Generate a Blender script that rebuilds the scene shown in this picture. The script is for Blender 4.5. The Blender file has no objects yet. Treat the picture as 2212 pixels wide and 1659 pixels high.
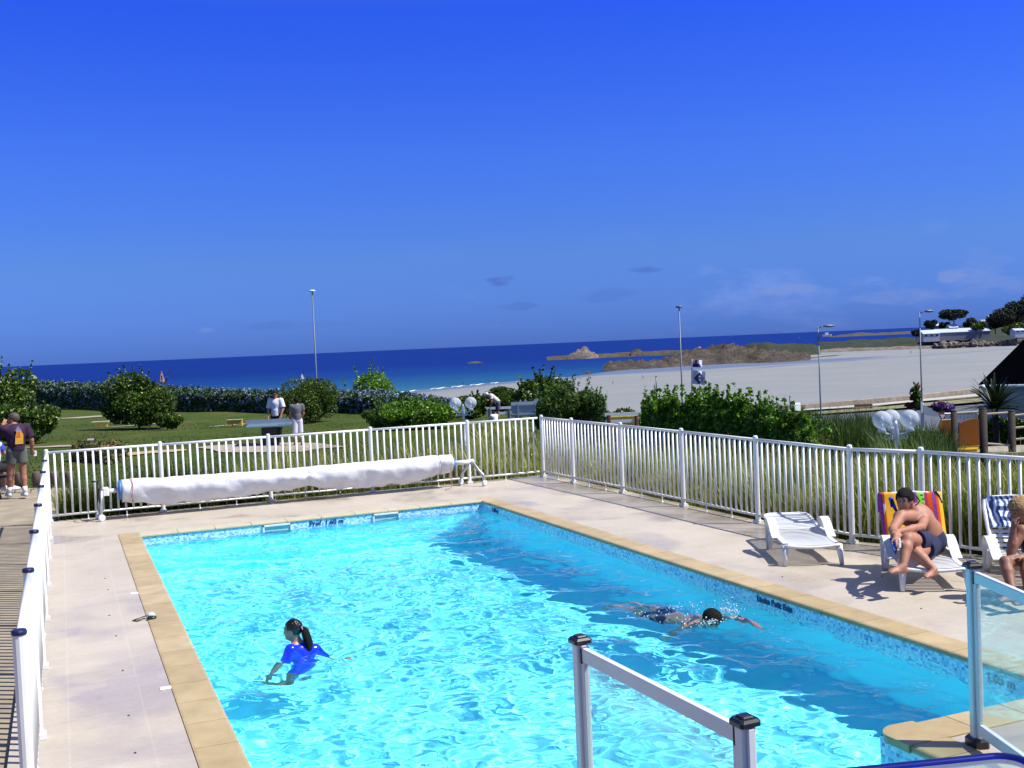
import bpy, bmesh, math, random
import numpy as np
from mathutils import Vector, Matrix
sc = bpy.context.scene
COL = sc.collection
rng = np.random.default_rng(11)
random.seed(5)
# ------------------------------------------------------------------ camera
F, YAW, PIT, ROL = 2344.5, .3943, .0362, -.0431      # focal length in units of a 2212 px wide frame
C = np.array([-.93, -16.24, 2.484])
FW = np.array([math.sin(YAW)*math.cos(PIT), math.cos(YAW)*math.cos(PIT), -math.sin(PIT)])
_r = np.array([math.cos(YAW), -math.sin(YAW), 0.]); _u = np.cross(_r, FW)
RT = math.cos(ROL)*_r + math.sin(ROL)*_u
UP = -math.sin(ROL)*_r + math.cos(ROL)*_u
FH = np.array([math.sin(YAW), math.cos(YAW), 0.]); RH = _r
cam = bpy.data.cameras.new('camera'); camo = bpy.data.objects.new('camera', cam); COL.objects.link(camo)
camo.matrix_world = Matrix([[RT[i], UP[i], -FW[i], C[i]] for i in range(3)] + [[0, 0, 0, 1]])
cam.sensor_width = 36; cam.lens = F/2212*36; cam.clip_start = .05; cam.clip_end = 120000
sc.camera = camo
def ray(x, y): return FW + RT*(x-1106)/F - UP*(y-829.5)/F
def at(x, y, z=0.):
    d = ray(x, y); return C + d*(z-C[2])/d[2]
def atd(x, y, dep): return C + ray(x, y)*dep
def su(x, u, z=0.):
    """world point at distance u ahead, under the column x of the frame"""
    P = C + FH*u + RH*u*(x-1106)/F
    for _ in range(3):                                # small correction for the roll
        q = np.array([P[0], P[1], z]) - C
        px = 1106 + F*(q@RT)/(q@FW)
        P = P + RH*u*(x-px)/F
    return np.array([P[0], P[1], z])
# ------------------------------------------------------------------ sky and sun
world = bpy.data.worlds.new('World'); sc.world = world; world.use_nodes = True
SUN = Vector((.61, -.38, 1.0)).normalized()
def build_world():
    nt = world.node_tree; N = nt.nodes; L = nt.links
    bg = N['Background']; bg.inputs[1].default_value = .1
    sky = N.new('ShaderNodeTexSky'); sky.sky_type = 'NISHITA'; sky.sun_disc = False
    sky.sun_elevation = math.asin(SUN.z); sky.sun_rotation = math.atan2(SUN.x, SUN.y)
    sky.altitude = 0; sky.air_density = 1.0; sky.dust_density = .3; sky.ozone_density = 3.0
    tc = N.new('ShaderNodeTexCoord'); sp = N.new('ShaderNodeSeparateXYZ'); L.new(tc.outputs['Generated'], sp.inputs[0])
    rmp = N.new('ShaderNodeValToRGB'); L.new(sp.outputs['Z'], rmp.inputs[0])
    cr = rmp.color_ramp
    stops = SKY_TINT
    cr.elements[0].position = stops[0][0]; cr.elements[0].color = (*stops[0][1], 1)
    cr.elements[1].position = stops[-1][0]; cr.elements[1].color = (*stops[-1][1], 1)
    for p, c in stops[1:-1]:
        e = cr.elements.new(p); e.color = (*c, 1)
    mul = N.new('ShaderNodeMix'); mul.data_type = 'RGBA'; mul.blend_type = 'MULTIPLY'; mul.inputs[0].default_value = 1
    L.new(sky.outputs[0], mul.inputs[6]); L.new(rmp.outputs[0], mul.inputs[7])
    # thin low clouds near the horizon
    mp = N.new('ShaderNodeMapping'); mp.inputs['Scale'].default_value = (1.0, 1.0, 2.8); L.new(tc.outputs['Generated'], mp.inputs[0])
    nz = N.new('ShaderNodeTexNoise'); nz.inputs['Scale'].default_value = 9; nz.inputs['Detail'].default_value = 7; nz.inputs['Roughness'].default_value = .62
    L.new(mp.outputs[0], nz.inputs['Vector'])
    r2 = N.new('ShaderNodeValToRGB'); L.new(nz.outputs[0], r2.inputs[0])
    r2.color_ramp.elements[0].position = .55; r2.color_ramp.elements[1].position = .78
    band = N.new('ShaderNodeValToRGB'); L.new(sp.outputs['Z'], band.inputs[0])
    b = band.color_ramp; b.elements[0].position = .0; b.elements[0].color = (.25, .25, .25, 1)
    b.elements[1].position = .11; b.elements[1].color = (0, 0, 0, 1)
    e = b.elements.new(.045); e.color = (1, 1, 1, 1)
    # more of them towards the land on the right
    dp = N.new('ShaderNodeVectorMath'); dp.operation = 'DOT_PRODUCT'; L.new(tc.outputs['Generated'], dp.inputs[0])
    a = YAW + .36; dp.inputs[1].default_value = (math.sin(a), math.cos(a), 0)
    r3 = N.new('ShaderNodeMapRange'); r3.inputs[1].default_value = .88; r3.inputs[2].default_value = 1; L.new(dp.outputs['Value'], r3.inputs[0])
    m1 = N.new('ShaderNodeMath'); m1.operation = 'MULTIPLY'; L.new(r2.outputs[0], m1.inputs[0]); L.new(band.outputs[0], m1.inputs[1])
    m2 = N.new('ShaderNodeMath'); m2.operation = 'MULTIPLY'; L.new(m1.outputs[0], m2.inputs[0]); L.new(r3.outputs[0], m2.inputs[1])
    m3 = N.new('ShaderNodeMath'); m3.operation = 'MULTIPLY'; L.new(m2.outputs[0], m3.inputs[0]); m3.inputs[1].default_value = .26
    mx = N.new('ShaderNodeMix'); mx.data_type = 'RGBA'; L.new(m3.outputs[0], mx.inputs[0])
    L.new(mul.outputs[2], mx.inputs[6]); mx.inputs[7].default_value = (3.8, 4.4, 7.4, 1)
    out = mx.outputs[2]
    # a few separate small cloud puffs, darker and lighter, at their own directions
    nz2 = N.new('ShaderNodeTexNoise'); nz2.inputs['Scale'].default_value = 38; nz2.inputs['Detail'].default_value = 5; L.new(mp.outputs[0], nz2.inputs['Vector'])
    for px, py, w_, h_, col, st in PUFFS:
        d = unit_(ray(px, py)); ax = unit_(np.cross(d, [0, 0, 1])); ay = np.cross(ax, d)
        acc = None
        for a_, sz in ((ax, w_), (ay, h_)):
            dn = N.new('ShaderNodeVectorMath'); dn.operation = 'DOT_PRODUCT'; L.new(tc.outputs['Generated'], dn.inputs[0]); dn.inputs[1].default_value = tuple(a_)
            sq = N.new('ShaderNodeMath'); sq.operation = 'POWER'; dv = N.new('ShaderNodeMath'); dv.operation = 'DIVIDE'; L.new(dn.outputs['Value'], dv.inputs[0]); dv.inputs[1].default_value = sz/F
            ab = N.new('ShaderNodeMath'); ab.operation = 'ABSOLUTE'; L.new(dv.outputs[0], ab.inputs[0]); L.new(ab.outputs[0], sq.inputs[0]); sq.inputs[1].default_value = 2
            if acc is None: acc = sq.outputs[0]
            else:
                ad = N.new('ShaderNodeMath'); L.new(acc, ad.inputs[0]); L.new(sq.outputs[0], ad.inputs[1]); acc = ad.outputs[0]
        a2 = N.new('ShaderNodeMath'); a2.operation = 'MULTIPLY_ADD'; L.new(nz2.outputs[0], a2.inputs[0]); a2.inputs[1].default_value = 5.0; a2.inputs[2].default_value = -2.4; 
        a3 = N.new('ShaderNodeMath'); L.new(acc, a3.inputs[0]); L.new(a2.outputs[0], a3.inputs[1])
        mr = N.new('ShaderNodeMapRange'); mr.interpolation_type = 'SMOOTHSTEP'; L.new(a3.outputs[0], mr.inputs[0]); mr.inputs[1].default_value = 0; mr.inputs[2].default_value = 1.6; mr.inputs[3].default_value = st; mr.inputs[4].default_value = 0
        bh = N.new('ShaderNodeVectorMath'); bh.operation = 'DOT_PRODUCT'; L.new(tc.outputs['Generated'], bh.inputs[0]); bh.inputs[1].default_value = tuple(d)
        gt = N.new('ShaderNodeMath'); gt.operation = 'GREATER_THAN'; L.new(bh.outputs['Value'], gt.inputs[0]); gt.inputs[1].default_value = 0
        mm = N.new('ShaderNodeMath'); mm.operation = 'MULTIPLY'; L.new(mr.outputs[0], mm.inputs[0]); L.new(gt.outputs[0], mm.inputs[1])
        mz = N.new('ShaderNodeMix'); mz.data_type = 'RGBA'; L.new(mm.outputs[0], mz.inputs[0]); L.new(out, mz.inputs[6]); mz.inputs[7].default_value = (*col, 1); out = mz.outputs[2]
    L.new(out, bg.inputs[0])
def unit_(v): v = np.asarray(v, float); return v/np.linalg.norm(v)
_dk, _lt = (.48, .98, 3.4), (1.35, 2.05, 4.5)
PUFFS = [(1078, 608, 30, 14, _dk, .65), (1395, 583, 40, 8, _dk, .6), (1125, 660, 40, 9, _dk, .35), (1320, 640, 70, 14, _dk, .22), (600, 705, 120, 10, _dk, .25), (450, 712, 20, 6, _lt, .5), (1700, 626, 55, 10, _lt, .6), (2052, 598, 26, 14, _lt, .7), (2130, 560, 60, 26, _lt, .22), (1950, 640, 90, 14, _lt, .4), (2130, 612, 60, 22, _lt, .4)]
SKY_TINT = [(0.0, (0.1, 0.224, 0.925)), (0.012, (0.106, 0.232, 0.915)), (0.08, (0.177, 0.318, 0.805)), (0.17, (0.173, 0.337, 1.018)), (0.294, (0.109, 0.278, 1.269)), (0.5, (0.88, 0.88, 1.0))]
build_world()
sun = bpy.data.lights.new('sun', 'SUN'); sun.energy = 5; sun.angle = math.radians(.5); sun.color = (1, .97, .90)
suno = bpy.data.objects.new('sun', sun); COL.objects.link(suno); suno.location = (20, -5, 30)
suno.rotation_euler = SUN.to_track_quat('Z', 'Y').to_euler()
sun.cycles.is_caustics_light = True
sc.view_settings.view_transform = 'Standard'; sc.view_settings.look = 'None'; sc.view_settings.gamma = 1
sc.view_settings.exposure = .6
sc.render.engine = 'CYCLES'
sc.cycles.use_denoising = True
sc.cycles.max_bounces = 10; sc.cycles.diffuse_bounces = 4; sc.cycles.glossy_bounces = 4
sc.cycles.transmission_bounces = 8; sc.cycles.transparent_max_bounces = 12
sc.cycles.sample_clamp_indirect = 6
# ------------------------------------------------------------------ materials
def new_mat(name):
    m = bpy.data.materials.new(name); m.use_nodes = True
    return m, m.node_tree.nodes, m.node_tree.links, m.node_tree.nodes['Principled BSDF']
def ramp(N, L, src, stops, interp='LINEAR'):
    r = N.new('ShaderNodeValToRGB'); cr = r.color_ramp; cr.interpolation = interp
    cr.elements[0].position = stops[0][0]; cr.elements[0].color = (*stops[0][1], 1)
    cr.elements[1].position = stops[-1][0]; cr.elements[1].color = (*stops[-1][1], 1)
    for p, c in stops[1:-1]:
        e = cr.elements.new(p); e.color = (*c, 1)
    L.new(src, r.inputs[0]); return r.outputs[0]
def noise(N, L, scale, detail=4, rough=.55, vec=None, dist=0):
    n = N.new('ShaderNodeTexNoise'); n.inputs['Scale'].default_value = scale
    n.inputs['Detail'].default_value = detail; n.inputs['Roughness'].default_value = rough; n.inputs['Distortion'].default_value = dist
    if vec is None:
        g = N.new('ShaderNodeNewGeometry'); vec = g.outputs['Position']
    L.new(vec, n.inputs['Vector']); return n.outputs[0]
def bump(N, L, h, b, strength=.3, dist=.01):
    bn = N.new('ShaderNodeBump'); bn.inputs['Strength'].default_value = strength; bn.inputs['Distance'].default_value = dist
    L.new(h, bn.inputs['Height']); L.new(bn.outputs[0], b.inputs['Normal'])
def mixc(N, L, fac, a, b, mode='MIX'):
    m = N.new('ShaderNodeMix'); m.data_type = 'RGBA'; m.blend_type = mode
    if isinstance(fac, (int, float)): m.inputs[0].default_value = fac
    else: L.new(fac, m.inputs[0])
    for k, v in ((6, a), (7, b)):
        if isinstance(v, tuple): m.inputs[k].default_value = (*v, 1)
        else: L.new(v, m.inputs[k])
    return m.outputs[2]
def plain(name, col, rough=.5, metal=0, var=.12, scale=8, bmp=0, spec=None, coat=0):
    """paint-like material with a little uneven tone"""
    m, N, L, b = new_mat(name)
    lo = tuple(c*(1-var) for c in col); hi = tuple(min(1, c*(1+var)) for c in col)
    nz = noise(N, L, scale, 5)
    L.new(ramp(N, L, nz, [(.3, lo), (.7, hi)]), b.inputs['Base Color'])
    b.inputs['Roughness'].default_value = rough; b.inputs['Metallic'].default_value = metal
    if spec is not None: b.inputs['Specular IOR Level'].default_value = spec
    if coat: b.inputs['Coat Weight'].default_value = coat
    if bmp: bump(N, L, noise(N, L, scale*6, 4), b, bmp, .01)
    return m
def leafmat(name, stops, trans=.3, rough=.55):
    m, N, L, b = new_mat(name)
    g = N.new('ShaderNodeNewGeometry')
    c = ramp(N, L, g.outputs['Random Per Island'], stops)
    nz = noise(N, L, 1.3, 3, .6)
    c2 = mixc(N, L, 1.0, c, ramp(N, L, nz, [(.3, (.62, .62, .62)), (.7, (1.25, 1.25, 1.2))]), 'MULTIPLY')
    L.new(c2, b.inputs['Base Color']); b.inputs['Roughness'].default_value = rough
    b.inputs['Specular IOR Level'].default_value = .35
    t = N.new('ShaderNodeBsdfTranslucent'); L.new(c2, t.inputs[0])
    mx = N.new('ShaderNodeMixShader'); mx.inputs[0].default_value = trans
    L.new(b.outputs[0], mx.inputs[1]); L.new(t.outputs[0], mx.inputs[2])
    L.new(mx.outputs[0], N['Material Output'].inputs[0])
    return m
# ------------------------------------------------------------------ objects
def tag(o, label=None, cat=None, group=None, kind=None):
    if label: o['label'] = label
    if cat: o['category'] = cat
    if group: o['group'] = group
    if kind: o['kind'] = kind
    return o
def empty(name, loc, label, cat, group=None, rz=0):
    o = bpy.data.objects.new(name, None); COL.objects.link(o); o.empty_display_size = .1
    o.location = Vector([float(v) for v in loc]); o.rotation_euler = (0, 0, rz)
    return tag(o, label, cat, group)
def mesh_np(name, V, Fc, mat, parent=None, smooth=False, world=True):
    """Fc: (n,k) index array or list of tuples; V in world space unless world=False"""
    V = np.asarray(V, dtype=float)
    me = bpy.data.meshes.new(name)
    if parent is not None and world:
        q = parent; off = np.zeros(3)
        while q is not None: off += np.array(q.location); q = q.parent
        V = V - off
        if parent.rotation_euler.z:
            a = -parent.rotation_euler.z; c, s = math.cos(a), math.sin(a)
            V = np.stack([V[:, 0]*c-V[:, 1]*s, V[:, 0]*s+V[:, 1]*c, V[:, 2]], -1)
    if isinstance(Fc, np.ndarray):
        n, k = Fc.shape
        me.vertices.add(len(V)); me.vertices.foreach_set('co', V.astype(np.float32).ravel())
        me.loops.add(n*k); me.loops.foreach_set('vertex_index', Fc.astype(np.int32).ravel())
        me.polygons.add(n); me.polygons.foreach_set('loop_start', np.arange(0, n*k, k, dtype=np.int32))
        me.update(calc_edges=True)
    else:
        me.from_pydata(V.tolist(), [], Fc)
    if isinstance(mat, (list, tuple)):
        for m in mat: me.materials.append(m)
    else: me.materials.append(mat)
    if smooth: me.polygons.foreach_set('use_smooth', [True]*len(me.polygons))
    o = bpy.data.objects.new(name, me); COL.objects.link(o)
    if parent is not None: o.parent = parent
    return o
def frame_of(d):
    d = np.asarray(d, float); d = d/np.linalg.norm(d)
    a = np.array([0, 0, 1.]) if abs(d[2]) < .9 else np.array([1., 0, 0])
    x = np.cross(a, d); x /= np.linalg.norm(x); y = np.cross(d, x); return x, y, d
class MB:
    def __init__(s): s.v = []; s.f = []
    def add(s, V, Fc):
        n = len(s.v); s.v += [tuple(float(c) for c in p) for p in V]; s.f += [tuple(i+n for i in f) for f in Fc]; return s
    def box(s, c, size, rz=0, M=None):
        x, y, z = [d/2 for d in size]; P = [(-x,-y,-z),(x,-y,-z),(x,y,-z),(-x,y,-z),(-x,-y,z),(x,-y,z),(x,y,z),(-x,y,z)]
        if M is None:
            a, b = math.cos(rz), math.sin(rz); P = [(p[0]*a-p[1]*b+c[0], p[0]*b+p[1]*a+c[1], p[2]+c[2]) for p in P]
        else: P = [np.array(c)+np.asarray(M)@np.array(p) for p in P]
        return s.add(P, [(0,3,2,1),(4,5,6,7),(0,1,5,4),(1,2,6,5),(2,3,7,6),(3,0,4,7)])
    def bbox(s, c, size, b=.01, rz=0):
        """box with chamfered vertical and top edges"""
        x, y, z = [d/2 for d in size]; b = min(b, x*.9, y*.9, z*.9)
        def ring(ix, zz):
            X, Y = x-ix, y-ix; k = b
            return [(-X+k,-Y,zz),(X-k,-Y,zz),(X,-Y+k,zz),(X,Y-k,zz),(X-k,Y,zz),(-X+k,Y,zz),(-X,Y-k,zz),(-X,-Y+k,zz)]
        P = ring(0, -z)+ring(0, z-b)+ring(b*.7, z)
        a, bb = math.cos(rz), math.sin(rz); P = [(p[0]*a-p[1]*bb+c[0], p[0]*bb+p[1]*a+c[1], p[2]+c[2]) for p in P]
        fs = [tuple(range(7, -1, -1)), tuple(range(16, 24))]
        for r in (0, 8):
            for i in range(8): fs.append((r+i, r+(i+1) % 8, r+8+(i+1) % 8, r+8+i))
        return s.add(P, fs)
    def tube(s, pts, r, n=8, cap=True, flat=None):
        pts = [np.asarray(p, float) for p in pts]; m = len(pts)
        rs = r if hasattr(r, '__len__') else [r]*m
        V = []; px = None
        for i, p in enumerate(pts):
            d = pts[min(i+1, m-1)]-pts[max(i-1, 0)]; x, y, d = frame_of(d)
            if px is not None:
                x = px-d*(px@d); x /= np.linalg.norm(x); y = np.cross(d, x)
            px = x
            for k in range(n):
                a = 2*math.pi*k/n; V.append(p+rs[i]*(math.cos(a)*x+math.sin(a)*y*(flat or 1)))
        fs = []
        for i in range(m-1):
            for k in range(n): fs.append((i*n+k, i*n+(k+1) % n, (i+1)*n+(k+1) % n, (i+1)*n+k))
        if cap: fs.append(tuple(range(n-1, -1, -1))); fs.append(tuple((m-1)*n+k for k in range(n)))
        return s.add(V, fs)
    def lathe(s, prof, c=(0, 0, 0), n=16, axis=(0, 0, 1)):
        x, y, d = frame_of(axis); V = []; c = np.asarray(c, float)
        for r, z in prof:
            for k in range(n):
                a = 2*math.pi*k/n; V.append(c+d*z+r*(math.cos(a)*x+math.sin(a)*y))
        m = len(prof); fs = []
        for i in range(m-1):
            for k in range(n): fs.append((i*n+k, i*n+(k+1) % n, (i+1)*n+(k+1) % n, (i+1)*n+k))
        fs.append(tuple(range(n-1, -1, -1))); fs.append(tuple((m-1)*n+k for k in range(n)))
        return s.add(V, fs)
    def ball(s, c, r, n=16, sq=(1, 1, 1)):
        h = n//2; V = []; fs = []
        for i in range(1, h):
            t = math.pi*i/h
            for k in range(n):
                a = 2*math.pi*k/n; V.append((c[0]+r*sq[0]*math.sin(t)*math.cos(a), c[1]+r*sq[1]*math.sin(t)*math.sin(a), c[2]+r*sq[2]*math.cos(t)))
        V += [(c[0], c[1], c[2]+r*sq[2]), (c[0], c[1], c[2]-r*sq[2])]
        for i in range(h-2):
            for k in range(n): fs.append((i*n+k, (i+1)*n+k, (i+1)*n+(k+1) % n, i*n+(k+1) % n))
        T = (h-1)*n
        for k in range(n): fs.append((T, k, (k+1) % n)); fs.append((T+1, (h-2)*n+(k+1) % n, (h-2)*n+k))
        return s.add(V, fs)
    def prism(s, poly, o, ex, ey, th):
        """extrude a 2-D outline lying in the plane o+ex*a+ey*b by th along the normal"""
        o, ex, ey = [np.asarray(v, float) for v in (o, ex, ey)]; nrm = np.cross(ex, ey); nrm = nrm/np.linalg.norm(nrm)*th
        n = len(poly); A = [o+ex*a+ey*b-nrm/2 for a, b in poly]; B = [p+nrm for p in A]
        fs = [tuple(range(n-1, -1, -1)), tuple(range(n, 2*n))]+[(i, (i+1) % n, n+(i+1) % n, n+i) for i in range(n)]
        return s.add(A+B, fs)
    def build(s, name, mat, parent=None, smooth=False, world=True):
        return mesh_np(name, np.array(s.v), s.f, mat, parent, smooth, world)
def structure(o): o['kind'] = 'structure'; return o
def dup(root, loc, rz=None, label=None):
    r = root.copy(); COL.objects.link(r); r.location = Vector([float(v) for v in loc])
    if rz is not None: r.rotation_euler = (0, 0, rz)
    if label: r['label'] = label
    for ch in list(root.children):
        c = ch.copy(); COL.objects.link(c); c.parent = r
        for g in ch.children:
            d = g.copy(); COL.objects.link(d); d.parent = c
    return r
def text_mesh(name, txt, size, mat, parent, origin, ex, ey, thick=.003, bold=0.0):
    cu = bpy.data.curves.new('lettering', 'FONT'); cu.body = txt; cu.size = size; cu.extrude = thick; cu.offset = bold
    to = bpy.data.objects.new('lettering', cu); COL.objects.link(to)
    dg = bpy.context.evaluated_depsgraph_get(); me = bpy.data.meshes.new_from_object(to.evaluated_get(dg))
    co = np.zeros(len(me.vertices)*3, dtype=np.float32); me.vertices.foreach_get('co', co); co = co.reshape(-1, 3)
    ex, ey = np.asarray(ex, float), np.asarray(ey, float); nz = np.cross(ex, ey)
    V = np.asarray(origin, float)+co[:, :1]*ex+co[:, 1:2]*ey+co[:, 2:3]*nz
    if parent is not None: V = V-np.array(parent.location)
    me.vertices.foreach_set('co', V.astype(np.float32).ravel()); me.materials.clear(); me.materials.append(mat); me.update()
    o = bpy.data.objects.new(name, me); COL.objects.link(o); o.parent = parent
    bpy.data.objects.remove(to); return o
# ------------------------------------------------------------------ bodies: smooth union of limbs, meshed as one surface
def sd_cone(P, a, b, ra, rb):
    a, b = np.asarray(a, float), np.asarray(b, float); ab = b-a; t = np.clip(((P-a)@ab)/(ab@ab+1e-9), 0, 1)
    return np.linalg.norm(P-a-t[..., None]*ab, axis=-1)-(ra+(rb-ra)*t)
def sd_ell(P, c, r, M=None):
    q = P-np.asarray(c, float)
    if M is not None: q = q@np.asarray(M, float).T        # rows of M are the local axes
    q = q/np.asarray(r, float); l = np.linalg.norm(q, axis=-1); return (l-1)*min(r)*(1+.0*l)
def field(P, prims, k):
    d = None
    for p in prims:
        kk = k
        if p[0] == 'c': e = sd_cone(P, *p[1:5]); kk = p[5] if len(p) > 5 else k
        elif p[0] == 'f':                                  # cone with a flat open end at b (hems, cuffs)
            a_, b_ = np.asarray(p[1], float), np.asarray(p[2], float); dd = (b_-a_)/np.linalg.norm(b_-a_)
            e = np.maximum(sd_cone(P, a_, b_+dd*.1, p[3], p[4]), (P-b_)@dd); kk = .012
        else: e = sd_ell(P, *p[1:4]) if len(p) > 3 else sd_ell(P, *p[1:])
        if d is None: d = e
        else:
            h = np.clip(.5+.5*(d-e)/kk, 0, 1); d = d*(1-h)+e*h-kk*h*(1-h)
    return d
def prim_bounds(prims):
    lo = np.full(3, 1e9); hi = -lo
    for p in prims:
        if p[0] in 'cf':
            for q, r in ((p[1], p[3]), (p[2], p[4])): lo = np.minimum(lo, np.array(q)-r); hi = np.maximum(hi, np.array(q)+r)
        else: r = max(p[2]); lo = np.minimum(lo, np.array(p[1])-r); hi = np.maximum(hi, np.array(p[1])+r)
    return lo, hi
def surface_nets(fn, lo, hi, h):
    n = np.ceil((hi-lo)/h).astype(int)+1
    ax = [lo[i]+h*np.arange(n[i]) for i in range(3)]
    G = np.stack(np.meshgrid(*ax, indexing='ij'), -1)
    f = np.empty(n)
    for i in range(0, n[0], 16): f[i:i+16] = fn(G[i:i+16])
    s = f < 0
    cs = np.zeros(n-1, int)
    for dx in (0, 1):
        for dy in (0, 1):
            for dz in (0, 1): cs += s[dx:n[0]-1+dx, dy:n[1]-1+dy, dz:n[2]-1+dz]
    act = (cs > 0) & (cs < 8)
    idx = -np.ones(n-1, int); ids = np.argwhere(act); idx[act] = np.arange(len(ids))
    acc = np.zeros((len(ids), 3)); cnt = np.zeros(len(ids))
    I = ids
    cor = [(a, b, c) for a in (0, 1) for b in (0, 1) for c in (0, 1)]
    for a in cor:
        for ax_ in range(3):
            if a[ax_]: continue
            b = list(a); b[ax_] = 1
            fa = f[I[:, 0]+a[0], I[:, 1]+a[1], I[:, 2]+a[2]]; fb = f[I[:, 0]+b[0], I[:, 1]+b[1], I[:, 2]+b[2]]
            m = (fa < 0) != (fb < 0); t = np.where(m, fa/(fa-fb+1e-20*(fa == fb)), 0)
            p = np.tile(np.array(a, float), (len(I), 1)); p[:, ax_] += t
            acc += p*m[:, None]; cnt += m
    V = lo+h*(ids+acc/np.maximum(cnt, 1)[:, None])
    quads = []
    for d in range(3):
        e, g = (d+1) % 3, (d+2) % 3
        sl0 = [slice(None)]*3; sl1 = [slice(None)]*3; sl0[d] = slice(0, n[d]-1); sl1[d] = slice(1, n[d])
        ch = s[tuple(sl0)] != s[tuple(sl1)]; w = np.argwhere(ch)
        w = w[(w[:, e] > 0) & (w[:, g] > 0) & (w[:, e] < n[e]-1) & (w[:, g] < n[g]-1)]
        def cell(oe, og):
            q = w.copy(); q[:, e] -= oe; q[:, g] -= og; return idx[q[:, 0], q[:, 1], q[:, 2]]
        q = np.stack([cell(1, 1), cell(0, 1), cell(0, 0), cell(1, 0)], -1)
        inside = s[w[:, 0], w[:, 1], w[:, 2]]; q[~inside] = q[~inside][:, ::-1]
        quads.append(q)
    Q = np.concatenate(quads); Q = Q[(Q >= 0).all(1)]
    return V, Q
def body(name, prims, mat, parent, h=.012, k=.03, inflate=0, region=None, lo=None, hi=None, sub=None):
    """one continuous surface round the given limbs; region(P)->distance clips it (for garments and hair)"""
    l, u = prim_bounds(prims)
    if lo is not None: l = np.maximum(l, lo)
    if hi is not None: u = np.minimum(u, hi)
    l = l-inflate-2*h; u = u+inflate+2*h
    def fn(P):
        d = field(P, prims, k)-inflate
        if region is not None: d = np.maximum(d, region(P))
        return d
    V, Q = surface_nets(fn, l, u, h)
    return mesh_np(name, V, Q, mat, parent, True)
def unit(v): v = np.asarray(v, float); return v/np.linalg.norm(v)
def head_prims(c, fwd, up, s=1.):
    """c centre of the skull, s=1 for a 0.235 m head; returns prims and axes"""
    f = unit(fwd); u = unit(np.asarray(up, float)-f*(f@np.asarray(up, float))); r = np.cross(f, u)
    M = np.stack([f, r, u]); c = np.asarray(c, float)
    P = [('e', c+s*.02*u-.012*s*f, (.098*s, .078*s, .098*s), M),
         ('e', c+s*(-.035*u+.03*f), (.068*s, .062*s, .085*s), M),
         ('c', c+s*(-.085*u+.055*f), c+s*(-.088*u+.062*f), .03*s, .028*s, .02),
         ('c', c+s*(.012*u+.088*f), c+s*(-.028*u+.108*f), .009*s, .015*s, .012),
         ('c', c+s*(.028*u+.082*f+.035*r), c+s*(.028*u+.082*f-.035*r), .012*s, .012*s, .015),
         ('c', c+s*(-.058*u+.088*f+.02*r), c+s*(-.058*u+.088*f-.02*r), .009*s, .009*s, .008)]
    for q in (1, -1):
        P.append(('e', c+s*(-.008*u-.006*f+q*.078*r), (.02*s, .01*s, .031*s), M))
    return P, (f, r, u)
def head_details(parent, c, ax, s, mats):
    f, r, u = ax; c = np.asarray(c, float)
    for q in (1, -1):
        m = MB(); m.ball(c+s*(.008*u+.083*f+q*.031*r), .0115*s, 10); m.build('eye', mats['eye'], parent, True)
        m = MB(); m.tube([c+s*(.033*u+.092*f+q*.014*r), c+s*(.037*u+.093*f+q*.03*r), c+s*(.028*u+.083*f+q*.048*r)], .0045*s, 5); m.build('eyebrow', mats['hair'], parent, True)
    m = MB(); m.tube([c+s*(-.058*u+.083*f+.022*r), c+s*(-.06*u+.0975*f), c+s*(-.058*u+.083*f-.022*r)], .004*s, 5); m.build('mouth', mats['lip'], parent, True)
def hand_prims(w, d, n, s=1., curl=.5, side=1, thumb=.6):
    """w wrist, d direction of the fingers, n palm normal (towards the palm side); five separate fingers"""
    d = unit(d); n = unit(np.asarray(n, float)-d*(d@np.asarray(n, float))); r = np.cross(d, n)*side; w = np.asarray(w, float)
    P = [('e', w+d*.05*s, (.056*s, .042*s, .02*s), np.stack([d, r, n]))]
    for i, (o, L) in enumerate(((.03, .072), (.01, .082), (-.011, .076), (-.03, .06))):
        b = w+s*(d*.088+r*o); c1 = curl*(.8+.12*i)
        d1 = unit(d*math.cos(c1)+n*math.sin(c1)); d2 = unit(d*math.cos(c1*2.1)+n*math.sin(c1*2.1))
        m1 = b+d1*L*.5*s; e = m1+d2*L*.5*s; rr = (.0088 if i < 3 else .0075)*s
        P += [('c', b-d*.012*s, m1, rr*1.08, rr, .004), ('c', m1, e, rr, rr*.85, .003)]
    t0 = w+s*(d*.03+r*.03); t1 = t0+unit(d*.7+r*thumb+n*.3)*.04*s; t2 = t1+unit(d+n*.5+r*.1)*.032*s
    P += [('c', t0, t1, .0115*s, .0098*s, .008), ('c', t1, t2, .0098*s, .0082*s, .003)]
    return P
def foot_prims(a, d, up, s=1.):
    """a ankle, d toe direction, up; 0.25 m foot with toes"""
    d = unit(d); up = unit(np.asarray(up, float)-d*(d@np.asarray(up, float))); r = np.cross(d, up); a = np.asarray(a, float)
    P = [('c', a-d*.03*s-up*.045*s, a+d*.03*s-up*.03*s, .03*s, .034*s, .02), ('c', a+d*.02*s-up*.02*s, a+d*.13*s-up*.05*s, .034*s, .024*s, .02),
         ('e', a+d*.1*s-up*.055*s, (.075*s, .042*s, .02*s), np.stack([d, r, up]))]
    for i, o in enumerate((-.03, -.013, .002, .016, .029)):
        rr = (.0135, .0095, .009, .0085, .008)[i]*s; L = (.2, .198, .19, .18, .168)[i]*s
        P.append(('c', a+d*.14*s-up*.058*s+r*o*s, a+d*(L-rr-.012*s)-up*.062*s+r*o*s, rr, rr, .006))
    return P
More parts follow.
